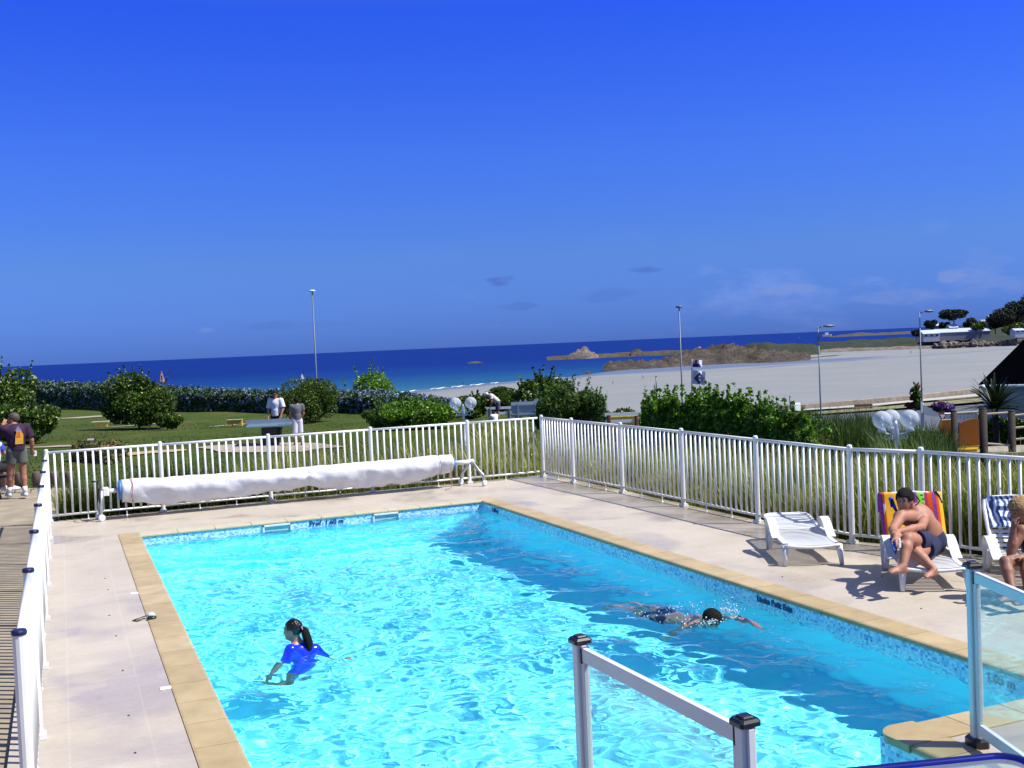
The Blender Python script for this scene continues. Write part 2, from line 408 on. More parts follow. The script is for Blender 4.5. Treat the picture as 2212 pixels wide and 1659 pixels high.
# ================================================================== setting
W, YS = 5.22, -11.35            # pool width and its near end
PX0 = 3.62                      # west face of the pier at the near right corner
FENCE_R = [(7.30, 2.20), (7.33, .98), (7.40, -.70), (7.44, -2.50), (7.45, -4.33), (7.49, -6.12), (7.84, -6.88), (8.22, -8.55), (8.60, -10.25), (9.0, -12.0)]
# ---- deck paving
def mat_deck():
    m, N, L, b = new_mat('deck paving')
    g = N.new('ShaderNodeNewGeometry')
    br = N.new('ShaderNodeTexBrick'); L.new(g.outputs['Position'], br.inputs['Vector'])
    br.offset = 0; br.inputs['Scale'].default_value = 1; br.inputs['Brick Width'].default_value = .5; br.inputs['Row Height'].default_value = .3
    br.inputs['Mortar Size'].default_value = .008; br.inputs['Mortar Smooth'].default_value = .3; br.inputs['Bias'].default_value = .0
    br.inputs['Color1'].default_value = (.425, .375, .305, 1); br.inputs['Color2'].default_value = (.445, .388, .322, 1); br.inputs['Mortar'].default_value = (.47, .415, .345, 1)
    n1 = noise(N, L, .9, 5, .6); n2 = noise(N, L, 26, 4, .6)
    c = mixc(N, L, 1., br.outputs[0], ramp(N, L, n1, [(.25, (.87, .85, .85)), (.75, (1.05, 1.05, 1.04))]), 'MULTIPLY')
    c = mixc(N, L, 1., c, ramp(N, L, n2, [(.3, (.93, .93, .93)), (.7, (1.04, 1.04, 1.04))]), 'MULTIPLY')
    c = mixc(N, L, 1., c, ramp(N, L, noise(N, L, 3.3, 7, .72), [(.24, (.80, .78, .76)), (.42, (1, 1, 1)), (.7, (1.03, 1.03, 1.03))]), 'MULTIPLY')
    wet = ramp(N, L, noise(N, L, .75, 3, .5, dist=.4), [(.49, (0, 0, 0)), (.63, (1, 1, 1))])
    c = mixc(N, L, wet, c, mixc(N, L, 1., c, (.86, .84, .82), 'MULTIPLY'))
    L.new(c, b.inputs['Base Color'])
    L.new(ramp(N, L, wet, [(0, (.5, .5, .5)), (1, (.16, .16, .16))]), b.inputs['Roughness'])
    b.inputs['Specular IOR Level'].default_value = .4
    bump(N, L, n2, b, .12, .004)
    return m
M_DECK = mat_deck()
xs = [-1.36, -.28, 0, 1.62, 1.9, PX0, PX0+.28, W, W+.28, 7.56]; ys = [-13.6, -11.63, YS, -11.25, -10.97, 0, .28, 2.42]
def in_pool(x, y): return (0 < x < W and -10.97 < y < 0) or (0 < x < PX0 and YS < y < -10.9) or (1.9 < x < PX0 and y < YS)
def in_coping(x, y):
    if in_pool(x, y): return True
    return (-.28 < x < W+.28 and -10.97 < y < .28) or (-.28 < x < PX0+.28 and -11.63 < y < -10.9) or (1.62 < x < PX0+.28 and y < -11.6) or (PX0 < x < W+.28 and -11.25 < y < -10.9)
V = []; Fc = []
def add_quad(p): n = len(V); V.extend(p); Fc.append((n, n+1, n+2, n+3))
for i in range(len(xs)-1):
    for j in range(len(ys)-1):
        cx, cy = (xs[i]+xs[i+1])/2, (ys[j]+ys[j+1])/2
        if not in_coping(cx, cy): add_quad([(xs[i], ys[j], 0), (xs[i+1], ys[j], 0), (xs[i+1], ys[j+1], 0), (xs[i], ys[j+1], 0)])
add_quad([(7.56, -13.6, 0), (9.4, -13.6, 0), (8.0, -6.85, 0), (7.56, -6.0, 0)])
outline = [(-1.36, -13.6), (9.4, -13.6), (8.0, -6.85), (7.56, -6.0), (7.56, 2.42), (-1.36, 2.42)]
for i in range(len(outline)):
    a, b2 = outline[i], outline[(i+1) % len(outline)]
    add_quad([(a[0], a[1], -.35), (b2[0], b2[1], -.35), (b2[0], b2[1], 0), (a[0], a[1], 0)])
deck = structure(mesh_np('pool_deck', V, Fc, M_DECK)); deck['label'] = 'pale beige paved deck around the pool'
# ---- pool: one thing with its parts
pool = empty('swimming_pool', (0, 0, 0), 'rectangular blue swimming pool with yellow stone coping and mosaic band', 'swimming pool')
def mat_liner():
    m, N, L, b = new_mat('pool liner')
    n1 = noise(N, L, 1.2, 4, .6); n2 = noise(N, L, 90, 3, .6)
    c = ramp(N, L, n1, [(.3, (.19, .87, .985)), (.7, (.24, .91, 1.0))])
    c = mixc(N, L, 1., c, ramp(N, L, n2, [(.3, (.88, .94, .98)), (.7, (1, 1, 1))]), 'MULTIPLY')
    L.new(c, b.inputs['Base Color']); b.inputs['Roughness'].default_value = .6; return m
def mat_mosaic():
    m, N, L, b = new_mat('glass mosaic')
    g = N.new('ShaderNodeNewGeometry'); sc_ = N.new('ShaderNodeVectorMath'); sc_.operation = 'SCALE'; sc_.inputs['Scale'].default_value = 40
    L.new(g.outputs['Position'], sc_.inputs[0])
    of = N.new('ShaderNodeVectorMath'); of.operation = 'ADD'; of.inputs[1].default_value = (.4, .4, .4); L.new(sc_.outputs[0], of.inputs[0])
    fl = N.new('ShaderNodeVectorMath'); fl.operation = 'FLOOR'; L.new(of.outputs[0], fl.inputs[0])
    wn = N.new('ShaderNodeTexWhiteNoise'); L.new(fl.outputs[0], wn.inputs['Vector'])
    c = ramp(N, L, wn.outputs['Value'], [(0, (.14, .38, .66)), (.14, (.22, .50, .76)), (.36, (.36, .64, .80)), (.62, (.50, .74, .84)), (.86, (.64, .82, .86)), (.97, (.08, .24, .46))], 'CONSTANT')
    fr = N.new('ShaderNodeVectorMath'); fr.operation = 'FRACTION'; L.new(of.outputs[0], fr.inputs[0])
    s = N.new('ShaderNodeSeparateXYZ'); L.new(fr.outputs[0], s.inputs[0])
    ln = N.new('ShaderNodeMath'); ln.operation = 'LESS_THAN'; ln.inputs[1].default_value = .12; L.new(s.outputs['Z'], ln.inputs[0])
    c = mixc(N, L, ln.outputs[0], c, (.55, .66, .68))
    L.new(c, b.inputs['Base Color']); b.inputs['Roughness'].default_value = .2; return m
M_LINER, M_MOSAIC = mat_liner(), mat_mosaic()
def zf(y): return -1.6+.55*min(1, max(0, -y/9.5))
loop = [(0, 0), (0, YS), (1.9, YS), (1.9, -13.3), (PX0, -13.3), (PX0, -10.97), (W, -10.97), (W, 0)]   # going round the pool
V = []; Fc = []; V2 = []; F2 = []
for i in range(len(loop)):
    a, b2 = loop[i], loop[(i+1) % len(loop)]; n = max(1, int(math.hypot(b2[0]-a[0], b2[1]-a[1])/.8))
    for k in range(n):
        p = [a[0]+(b2[0]-a[0])*k/n, a[1]+(b2[1]-a[1])*k/n]; q = [a[0]+(b2[0]-a[0])*(k+1)/n, a[1]+(b2[1]-a[1])*(k+1)/n]
        m_ = len(V); V += [(*p, zf(p[1])-.05), (*q, zf(q[1])-.05), (*q, -.28), (*p, -.28)]; Fc.append((m_, m_+1, m_+2, m_+3))
        m_ = len(V2); V2 += [(*p, -.28), (*q, -.28), (*q, -.02), (*p, -.02)]; F2.append((m_, m_+1, m_+2, m_+3))
pw = mesh_np('pool_wall', V, Fc, M_LINER, pool); pm = mesh_np('mosaic_band', V2, F2, M_MOSAIC, pool)
V = []; Fc = []
for x0, x1, ya, yb in ((0, W, -10.97, 0), (0, PX0, YS, -10.97), (1.9, PX0, -13.3, YS)):
    n = max(1, int((yb-ya)/1.0))
    for k in range(n):
        y0, y1 = ya+(yb-ya)*k/n, ya+(yb-ya)*(k+1)/n; m_ = len(V)
        V += [(x0, y0, zf(y0)), (x1, y0, zf(y0)), (x1, y1, zf(y1)), (x0, y1, zf(y1))]; Fc.append((m_, m_+1, m_+2, m_+3))
pf = mesh_np('pool_floor', V, Fc, M_LINER, pool)
RECV = [pw, pm, pf]
def mat_coping():
    m, N, L, b = new_mat('coping stone')
    g = N.new('ShaderNodeNewGeometry')
    c = ramp(N, L, g.outputs['Random Per Island'], [(0, (.37, .28, .135)), (.5, (.41, .315, .16)), (1, (.45, .35, .19))])
    n1 = noise(N, L, 3.5, 6, .65)
    c = mixc(N, L, 1., c, ramp(N, L, n1, [(.28, (.78, .76, .72)), (.7, (1.1, 1.1, 1.12))]), 'MULTIPLY')
    L.new(c, b.inputs['Base Color']); b.inputs['Roughness'].default_value = .45; bump(N, L, noise(N, L, 60, 4), b, .2, .004); return m
M_COP = mat_coping(); M_JOINT = plain('joint mortar', (.58, .52, .42), .8)
cop = MB(); jt = MB()
def coping_run(a, b2, nrm):
    """stones from a to b2 along the pool edge, nrm points away from the water"""
    a, b2, nrm = np.array(a, float), np.array(b2, float), np.array(nrm, float); Ln = np.linalg.norm(b2-a); d = (b2-a)/Ln
    n = max(1, round(Ln/.5)); st = Ln/n
    prof = [(-.008, -.035), (-.016, -.018), (-.012, .0), (-.004, .006), (.01, .010), (.26, .010), (.276, .007), (.278, -.035)]
    for k in range(n):
        s0, s1 = k*st+.004, (k+1)*st-.004; P = []
        for s in (s0, s1):
            for o, z in prof: q = a+d*s+nrm*o; P.append((q[0], q[1], z))
        m_ = len(prof); fs = [tuple(range(m_)), tuple(range(2*m_-1, m_-1, -1))]+[(i, m_+i, m_+(i+1) % m_, (i+1) % m_) for i in range(m_)]
        cop.add(P, fs)
    q0, q1 = a+nrm*-.012, b2+nrm*.27; c = (q0+q1)/2
    jt.add([(*(a+nrm*.004), .002), (*(b2+nrm*.004), .002), (*(b2+nrm*.275), .006), (*(a+nrm*.275), .006)], [(0, 1, 2, 3)])
coping_run((0, YS-.28), (0, .28), (-1, 0)); COP_FAR = len(cop.f); coping_run((0, 0), (W, 0), (0, 1)); COP_FAR = (COP_FAR, len(cop.f)); coping_run((W, .28), (W, -10.97), (1, 0))
coping_run((W+.28, -10.97), (PX0+.07, -10.97), (0, -1)); coping_run((PX0, -11.03), (PX0, -13.3), (1, 0))
coping_run((0, YS), (1.62, YS), (0, -1)); coping_run((1.9, YS), (1.9, -13.3), (-1, 0))
# rounded nose of the pier
P = [(PX0+.28, -11.25)]+[(PX0+.13+.16*math.cos(t)*1.0, -11.08+.145*math.sin(t)) for t in np.linspace(math.pi*.5, math.pi*1.05, 9)]
P = [(PX0+.28, -11.25), (PX0+.28, -10.945)]+P[1:]+[(PX0-.03, -11.25)]
cop.add([(x, y, .0125) for x, y in P]+[(x, y, -.035) for x, y in P], [tuple(range(len(P))), tuple(range(2*len(P)-1, len(P)-1, -1))]+[(i, i+len(P), (i+1) % len(P)+len(P), (i+1) % len(P)) for i in range(len(P))])
M_COPF = plain('far coping stone paled for glare', (.46, .40, .27), .4, var=.08, scale=5)  # far stones paled in colour for their wet, overexposed look
co_ = cop.build('coping', M_COP, pool); co_.data.materials.append(M_COPF)
for k_ in range(*COP_FAR): co_.data.polygons[k_].material_index = 1
jt.build('coping_joint', M_JOINT, pool)
# skimmers, lettering
M_WHITE = plain('white plastic', (.62, .66, .66), .35, var=.04); M_HOLE = plain('skimmer throat', (.30, .52, .50), .5)
for x0 in (1.72, 3.40):
    m = MB(); w = .44; z0, z1 = -.20, -.035
    for c, s in (((x0+w/2, -.008, z1-.012), (w, .03, .024)), ((x0+.015, -.008, (z0+z1)/2), (.03, .03, z1-z0)), ((x0+w-.015, -.008, (z0+z1)/2), (.03, .03, z1-z0)), ((x0+w/2, -.008, z0), (w, .03, .02))): m.bbox(c, s, .004)
    f = m.build('skimmer', M_WHITE, pool)
    m = MB(); m.box((x0+w/2, .004, (z0+z1)/2), (w-.05, .012, z1-z0-.03)); m.build('skimmer_flap', M_HOLE, f, world=True)
M_INK = plain('dark blue enamel', (.015, .035, .14), .3)
text_mesh('depth_lettering', 'Prof  1.60 m', .105, M_INK, pool, (2.42, -.006, -.118), (1, 0, 0), (0, 0, 1), bold=.0015)
text_mesh('depth_lettering', '1.60 m', .10, M_INK, pool, (W-.006, -.42, -.118), (0, -1, 0), (0, 0, 1), bold=.0015)
text_mesh('depth_lettering', 'Limite Petit Bain', .083, M_INK, pool, (W-.006, -7.44, -.112), (0, -1, 0), (0, 0, 1), bold=.002)
text_mesh('depth_lettering', '1.05 m', .095, M_INK, pool, (W-.006, -10.27, -.122), (0, -1, 0), (0, 0, 1), bold=.0015)
# ---- water
def mat_water():
    m, N, L, b = new_mat('pool water')
    b.inputs['Transmission Weight'].default_value = 1; b.inputs['Roughness'].default_value = 0; b.inputs['IOR'].default_value = 1.17
    b.inputs['Base Color'].default_value = (.80, .985, 1, 1); return m
def water_sheet():
    st = .03; nx = int(W/st)+1; ny = int(13.3/st)+1
    X, Y = np.meshgrid(np.linspace(0, W, nx), np.linspace(-13.3, 0, ny)); Z = np.zeros_like(X); r = np.random.default_rng(3)
    wob1 = .7*np.sin(1.3*Y+.5*X+1)+.6*np.sin(2.1*X-.7*Y)
    for i in range(90):
        lam = .10*(1.1/.10)**r.random(); kk = 2*np.pi/lam; a = r.normal(.9, 1.0)
        ph = r.random()*6.28; amp = .0036*lam**.95
        Z += amp*np.sin(kk*(X*np.cos(a)+Y*np.sin(a))+ph+wob1*(.6+r.random())+.8*np.sin(1.7*X+2.3*Y+r.random()*6))
    calm = .55+.45/(1+np.exp(-(X*.0-Y-1.0)*1.1))            # calmer by the far wall
    Z *= calm
    for cx, cy, am, lam, wd in ((.95, -6.95, .016, .26, .45), (4.55, -7.85, .02, .22, .5), (4.42, -7.2, .010, .25, .6)):
        d = np.hypot(X-cx, Y-cy); Z += am*np.sin(2*np.pi*d/lam)*np.exp(-(d/wd)**2)
    Z -= .14
    Vv = np.stack([X, Y, Z], -1).reshape(-1, 3); idx = np.arange(nx*ny).reshape(ny, nx)
    Q = np.stack([idx[:-1, :-1], idx[:-1, 1:], idx[1:, 1:], idx[1:, :-1]], -1).reshape(-1, 4)
    ctr = Vv[Q].mean(1); x, y = ctr[:, 0], ctr[:, 1]
    keep = (y > -10.97) | ((x < PX0) & (y > YS)) | ((x > 1.9) & (x < PX0))
    return Vv, Q[keep]
Vv, Q = water_sheet()
water = structure(mesh_np('pool_water', Vv, Q, mat_water(), None, True)); water['label'] = 'rippling bright turquoise pool water'
water.cycles.is_caustics_caster = True
# ---- ground sheet (lawn, falling away to the road on the right)
def pw_lin(x, pts): return np.interp(x, [p[0] for p in pts], [p[1] for p in pts])
def smooth(t): t = np.clip(t, 0, 1); return t*t*(3-2*t)
def ground_z(u, px):
    lawn = pw_lin(u, [(-40, -.06), (17, -.06), (22, -.12), (37, -.6), (60, -1.25), (82, -1.8), (130, -1.95)])
    right = pw_lin(u, [(-40, -.06), (12, -.10), (16, -.35), (22, -.75), (30, -1.0), (40, -2.4), (60, -3.9), (82, -5.0), (130, -5.2)])
    t = smooth((px-1000)/450.); near = smooth((u-10)/8.)
    z = lawn*(1-t)+right*t
    return z-smooth((np.asarray(px)-560)/220.)*np.interp(u, [74, 90, 118], [0, 3.5, 7.5])*(1-t)
def uv_of(x, y):
    dx, dy = x-C[0], y-C[1]; u = dx*FH[0]+dy*FH[1]; l = dx*RH[0]+dy*RH[1]; return u, 1106+F*l/np.maximum(u, .5)
def gz(x, y):
    u, px = uv_of(np.asarray(x, float), np.asarray(y, float)); return float(ground_z(u, px))
def grd(px, u):
    z = -1.
    for _ in range(4): P = su(px, u, z); z = gz(P[0], P[1])
    P[2] = z; return P
us = np.concatenate([np.arange(-20, 45, .5), np.arange(45, 118, 1.5)]); ls = np.concatenate([np.arange(-70, -14, 2), np.arange(-14, 22, .5), np.arange(22, 76, 2)])
U_, L_ = np.meshgrid(us, ls, indexing='ij')
X = C[0]+U_*FH[0]+L_*RH[0]; Y = C[1]+U_*FH[1]+L_*RH[1]; PXg = 1106+F*L_/np.maximum(U_, 3)
Z = ground_z(U_, PXg); Z += (.04*np.sin(X*.6+Y*.31)+.05*np.sin(Y*.42-X*.23))*smooth((U_-24)/12)
ny, nx = U_.shape; idx = np.arange(ny*nx).reshape(ny, nx)
Q = np.stack([idx[:-1, :-1], idx[:-1, 1:], idx[1:, 1:], idx[1:, :-1]], -1).reshape(-1, 4)[:, ::-1]
Vv = np.stack([X, Y, Z], -1).reshape(-1, 3); ctr = Vv[Q].mean(1)
keep = ~((ctr[:, 0] > -1.1) & (ctr[:, 0] < 7.3) & (ctr[:, 1] < 2.2) & (ctr[:, 1] > -13.4))
Q = Q[keep]
def mat_ground():
    m, N, L, b = new_mat('lawn and earth')
    n0 = noise(N, L, .22, 5, .6); n1 = noise(N, L, 1.6, 6, .7); n2 = noise(N, L, 22, 4, .7)
    c = ramp(N, L, n0, [(.3, (.036, .068, .010)), (.48, (.050, .078, .013)), (.62, (.070, .080, .019)), (.75, (.10, .08, .032))])
    c = mixc(N, L, 1., c, ramp(N, L, n1, [(.3, (.70, .72, .68)), (.7, (1.25, 1.2, 1.15))]), 'MULTIPLY')
    c = mixc(N, L, 1., c, ramp(N, L, n2, [(.3, (.72, .76, .70)), (.7, (1.22, 1.2, 1.2))]), 'MULTIPLY')
    L.new(c, b.inputs['Base Color']); b.inputs['Roughness'].default_value = .95; b.inputs['Specular IOR Level'].default_value = .1
    bump(N, L, n2, b, .8, .05); return m
M_GROUND = mat_ground()
gnd = structure(mesh_np('ground', Vv, Q, M_GROUND, None, True)); gnd['label'] = 'mown lawn sloping away behind the pool'
def sheet(name, poly, lift, mat, label, dens=1.0):
    """ground-hugging sheet over a polygon of world points"""
    bm = bmesh.new(); vs = [bm.verts.new((p[0], p[1], 0)) for p in poly]; bm.faces.new(vs)
    bmesh.ops.triangulate(bm, faces=bm.faces[:])
    ml = dens
    for _ in range(7):
        es = [e for e in bm.edges if e.calc_length() > ml]
        if not es: break
        bmesh.ops.subdivide_edges(bm, edges=es, cuts=1, use_grid_fill=False); bmesh.ops.triangulate(bm, faces=bm.faces[:])
    for v in bm.verts:
        z = gz(v.co.x, v.co.y); u, _p = uv_of(v.co.x, v.co.y)
        z += (.04*math.sin(v.co.x*.6+v.co.y*.31)+.05*math.sin(v.co.y*.42-v.co.x*.23))*float(smooth((u-24)/12)); v.co.z = z+lift
    me = bpy.data.meshes.new(name); bm.to_mesh(me); bm.free(); me.materials.append(mat)
    o = bpy.data.objects.new(name, me); COL.objects.link(o); structure(o); o['label'] = label
    if me.polygons and sum(p.normal.z for p in me.polygons) < 0: me.flip_normals()
    return o
M_PATH = plain('sandy path', (.26, .215, .15), .9, var=.22, scale=2.5, bmp=.4)
M_SLAB = plain('worn concrete', (.28, .24, .185), .85, var=.18, scale=2, bmp=.3)
sheet('path', [(-1.36, -13.5), (-14, -13.5), (-14, 7.2), (-6, 9.4), (-3.2, 9.7), (-1.5, 9.3), (-.2, 7.5), (-.9, 4.6), (-1.2, 2.4)], .012, M_PATH, 'tan gravel path beside the pool fence')
# terrace the picture is taken from
m = MB(); m.bbox((2, -17.6, .45), (14, 8, .9), .03); m.box((2, -13.52, .3), (3, .3, .6)); m.box((2, -13.4, .14), (3, .56, .28))
structure(m.build('terrace', M_SLAB))['label'] = 'concrete terrace overlooking the pool'
# ---- road, verge and promenade
M_ROAD = plain('asphalt', (.075, .082, .10), .85, var=.12, scale=.5, bmp=.2)
def strip(name, pts, mat, label, lift=0):
    """pts: (frame column, near distance, far distance, z near, z far)"""
    V = []; Fc = []
    for i, (px, ua, ub, za, zb) in enumerate(pts):
        V += [su(px, ua, za+lift), su(px, ub, zb+lift)]
        if i: n = 2*i; Fc.append((n-2, n, n+1, n-1))
    return structure(mesh_np(name, V, Fc, mat)), label
road, _l = strip('road', [(1560, 72, 94, -4.55, -5.0), (1740, 76, 94, -4.7, -5.0), (1900, 76, 97, -4.75, -5.05), (2060, 70, 100, -4.5, -5.1), (2300, 60, 108, -4.0, -5.2)], M_ROAD, '', .14); road['label'] = 'grey coast road behind the reeds'
M_VERGE = plain('dry verge', (.16, .16, .07), .95, var=.3, scale=1.2, bmp=.5)
verge, _l = strip('verge', [(1500, 94.02, 99, -4.9, -5.0), (1740, 94.02, 99, -4.86, -5.0), (1900, 97.02, 102.5, -4.9, -5.05), (2060, 100.02, 108, -4.9, -5.1), (2300, 108.02, 118, -5.0, -5.2)], M_VERGE, '', .16); verge['label'] = 'grass verge beyond the coast road'
M_PROM = plain('pale promenade paving', (.34, .34, .31), .8, var=.1, scale=1)
prom, _l = strip('promenade', [(1700, 99.02, 101.2, -4.84, -4.84), (1800, 100.5, 102.7, -4.86, -4.86), (1900, 102.52, 105.2, -4.88, -4.88), (2060, 108.02, 111.5, -4.9, -4.9), (2300, 118.02, 124, -5, -5)], M_PROM, '', .16); prom['label'] = 'pale promenade strip along the sea wall'
M_SEAWALL = plain('sea wall stone', (.25, .20, .15), .9, var=.35, scale=1.5, bmp=.6)
V = []; Fc = []
wl = [(1660, 101.0), (1740, 101.3), (1800, 102.8), (1900, 105.4), (2000, 109), (2104, 114.5), (2300, 125)]
for i, (px, u) in enumerate(wl):
    for uu, zz in ((u, -8.5), (u, -4.28), (u+.6, -4.24), (u+.6, -8.5)): V.append(su(px, uu, zz))
    if i:
        n = 4*i
        for k in range(3): Fc.append((n-4+k, n+k, n+k+1, n-3+k))
Fc += [(0, 1, 2, 3), tuple(len(V)-4+k for k in (3, 2, 1, 0))]
tag(mesh_np('sea_wall', V, Fc, M_SEAWALL), 'low brown stone sea wall between promenade and beach', 'wall')
# ---- beach
def shore_u(px): return np.interp(px, [-400, 400, 860, 1080, 1231, 1318, 1420, 1600, 1750, 1850, 2000, 2300], [300, 330, 394, 453, 484, 540, 620, 700, 1500, 1900, 2200, 2400])
def beach_z(u, px):
    z = np.interp(u, [95, 105, 150, 200, 300, 420, 470, 560, 700, 900], [-5.9, -6.4, -8.2, -9.8, -11.7, -12.6, -12.8, -12.88, -12.9, -12.7])
    su_ = shore_u(px); return np.minimum(z, np.interp(u-su_, [-140, -60, 0, 60, 1000], [0, -12.35, -13.0, -13.6, -16]))
pxs = np.arange(500, 2700, 12.); us = np.concatenate([np.arange(103, 300, 8), np.arange(300, 960, 10)])
U_, P_ = np.meshgrid(us, pxs, indexing='ij')
base = np.array([su(p, 1000., -12.9) for p in pxs]); dirs = (base-C)[:, :2]/1000.
X = C[0]+U_*dirs[None, :, 0]; Y = C[1]+U_*dirs[None, :, 1]; Z = beach_z(U_, P_)
ny, nx = U_.shape; idx = np.arange(ny*nx).reshape(ny, nx)
Q = np.stack([idx[:-1, :-1], idx[:-1, 1:], idx[1:, 1:], idx[1:, :-1]], -1).reshape(-1, 4)[:, ::-1]
def mat_sand():
    m, N, L, b = new_mat('beach sand')
    g = N.new('ShaderNodeNewGeometry'); s = N.new('ShaderNodeSeparateXYZ'); L.new(g.outputs['Position'], s.inputs[0])
    n1 = noise(N, L, .03, 5, .6); n2 = noise(N, L, .35, 6, .7)
    mp = N.new('ShaderNodeMapping'); mp.inputs['Scale'].default_value = (.012, .05, 1); mp.inputs['Rotation'].default_value = (0, 0, -.6); L.new(g.outputs['Position'], mp.inputs[0])
    n3 = noise(N, L, 1.6, 5, .6, vec=mp.outputs[0])
    dry = ramp(N, L, n1, [(.3, (.165, .172, .172)), (.7, (.20, .203, .198))])
    dry = mixc(N, L, 1., dry, ramp(N, L, n2, [(.3, (.9, .9, .9)), (.55, (1, 1, 1)), (.75, (1.04, 1.04, 1.04))]), 'MULTIPLY')
    h = N.new('ShaderNodeMapRange'); h.inputs[1].default_value = -12.98; h.inputs[2].default_value = -12.1; L.new(s.outputs['Z'], h.inputs[0])
    ad = N.new('ShaderNodeMath'); ad.operation = 'MULTIPLY_ADD'; L.new(n3, ad.inputs[0]); ad.inputs[1].default_value = 1.3; L.new(h.outputs[0], ad.inputs[2])
    wa = N.new('ShaderNodeAttribute'); wa.attribute_name = 'wet_sky_tint'; wm_ = N.new('ShaderNodeMath'); wm_.operation = 'MULTIPLY_ADD'; L.new(n3, wm_.inputs[0]); wm_.inputs[1].default_value = .9; L.new(wa.outputs['Fac'], wm_.inputs[2])
    wet = ramp(N, L, wm_.outputs[0], [(.62, (0, 0, 0)), (1.15, (1, 1, 1))])
    c = mixc(N, L, wet, dry, (.075, .105, .175))  # wet sand, with the mirrored sky put into its colour as blue
    sp = ramp(N, L, noise(N, L, .25, 7, .75), [(.655, (1, 1, 1)), (.72, (.45, .42, .38))])
    c = mixc(N, L, 1., c, sp, 'MULTIPLY')
    L.new(c, b.inputs['Base Color']); b.inputs['Roughness'].default_value = .85
    return m
M_SAND = mat_sand()
bch = structure(mesh_np('beach', np.stack([X, Y, Z], -1).reshape(-1, 3), Q, M_SAND, None, True)); bch['label'] = 'wide pale sand beach at low tide'
Uf, Pf = U_.ravel(), P_.ravel(); us_ = shore_u(Pf)
w1_ = np.exp(-((Uf-(us_-8))/26.)**2)*(Pf < 1330)+np.exp(-((Uf-np.interp(Pf, [1300, 1500, 1700, 1950], [520, 545, 560, 600]))/np.interp(Pf, [1300, 1500, 1950], [34, 46, 14]))**2)*np.clip((1960-Pf)/120., 0, 1)*np.clip((Pf-1270)/60., 0, 1)
w1_ += .45*np.exp(-((Uf-np.interp(Pf, [1500, 2200], [455, 640]))/10.)**2)*np.clip((Pf-1450)/200., 0, 1)
at_ = bch.data.attributes.new('wet_sky_tint', 'FLOAT', 'POINT'); at_.data.foreach_set('value', np.clip(w1_, 0, 1).astype(np.float32))
# ---- sea
def mat_sea():
    m, N, L, b = new_mat('sea water')
    g = N.new('ShaderNodeNewGeometry'); cd = N.new('ShaderNodeVectorMath'); cd.operation = 'DISTANCE'; L.new(g.outputs['Position'], cd.inputs[0])
    S0 = su(1150, 300, -13); cd.inputs[1].default_value = tuple(S0)
    mp = N.new('ShaderNodeMapping'); mp.inputs['Rotation'].default_value = (0, 0, .35); mp.inputs['Scale'].default_value = (.004, .02, 1); L.new(g.outputs['Position'], mp.inputs[0])
    n1 = noise(N, L, 1.5, 6, .65, vec=mp.outputs[0])
    ad = N.new('ShaderNodeMath'); ad.operation = 'MULTIPLY_ADD'; L.new(n1, ad.inputs[0]); ad.inputs[1].default_value = 160; L.new(cd.outputs['Value'], ad.inputs[2])
    sc1 = N.new('ShaderNodeMath'); sc1.operation = 'MULTIPLY'; sc1.inputs[1].default_value = .001; L.new(ad.outputs[0], sc1.inputs[0])
    c = ramp(N, L, sc1.outputs[0], SEA_RAMP)
    n2 = noise(N, L, .35, 5, .7)
    c = mixc(N, L, 1., c, ramp(N, L, n2, [(.3, (.8, .85, .9)), (.7, (1.2, 1.15, 1.1))]), 'MULTIPLY')
    L.new(c, b.inputs['Base Color']); b.inputs['Roughness'].default_value = .55; b.inputs['Specular IOR Level'].default_value = .04
    bump(N, L, n2, b, .6, .4); return m
SEA_RAMP = [(.16, (.032, .115, .16)), (.26, (.013, .07, .16)), (.45, (.005, .034, .145)), (.8, (.003, .018, .135))]
M_SEA = mat_sea()
V = []; Fc = []; rs = [60, 200, 500, 1000, 2500, 7000, 20000, 60000]
na = 40
for r_ in rs:
    for k in range(na+1):
        a = YAW+(-.9+1.8*k/na); V.append((C[0]+r_*math.sin(a), C[1]+r_*math.cos(a), -13.02))
for i in range(len(rs)-1):
    for k in range(na): n = i*(na+1)+k; Fc.append((n, n+1, n+na+2, n+na+1))
sea = structure(mesh_np('sea', V, [f[::-1] for f in Fc], M_SEA)); sea['label'] = 'deep blue sea out to the horizon'
M_FOAM = plain('foam', (.75, .78, .80), .8)
m = MB()
for px0, px1 in ((865, 905), (930, 968), (975, 1008), (1015, 1050), (1060, 1080), (1165, 1222)):
    n = 8; pa = []
    for k in range(n+1):
        px = px0+(px1-px0)*k/n; u0 = float(shore_u(px))-6+3*math.sin(k*1.3); wd = 1.8*math.sin(math.pi*(k+.3)/(n+.6))
        pa.append((su(px, u0, -12.93), su(px, u0+wd*2, -12.93)))
    for k in range(n): m.add([pa[k][0], pa[k+1][0], pa[k+1][1], pa[k][1], *(q+np.array([0, 0, .16]) for q in (pa[k][0], pa[k+1][0], pa[k+1][1], pa[k][1]))], [(4, 5, 6, 7), (0, 1, 5, 4), (2, 3, 7, 6)])
o = m.build('surf', M_FOAM); tag(o, 'thin white surf line along the shore', 'surf', kind='stuff')
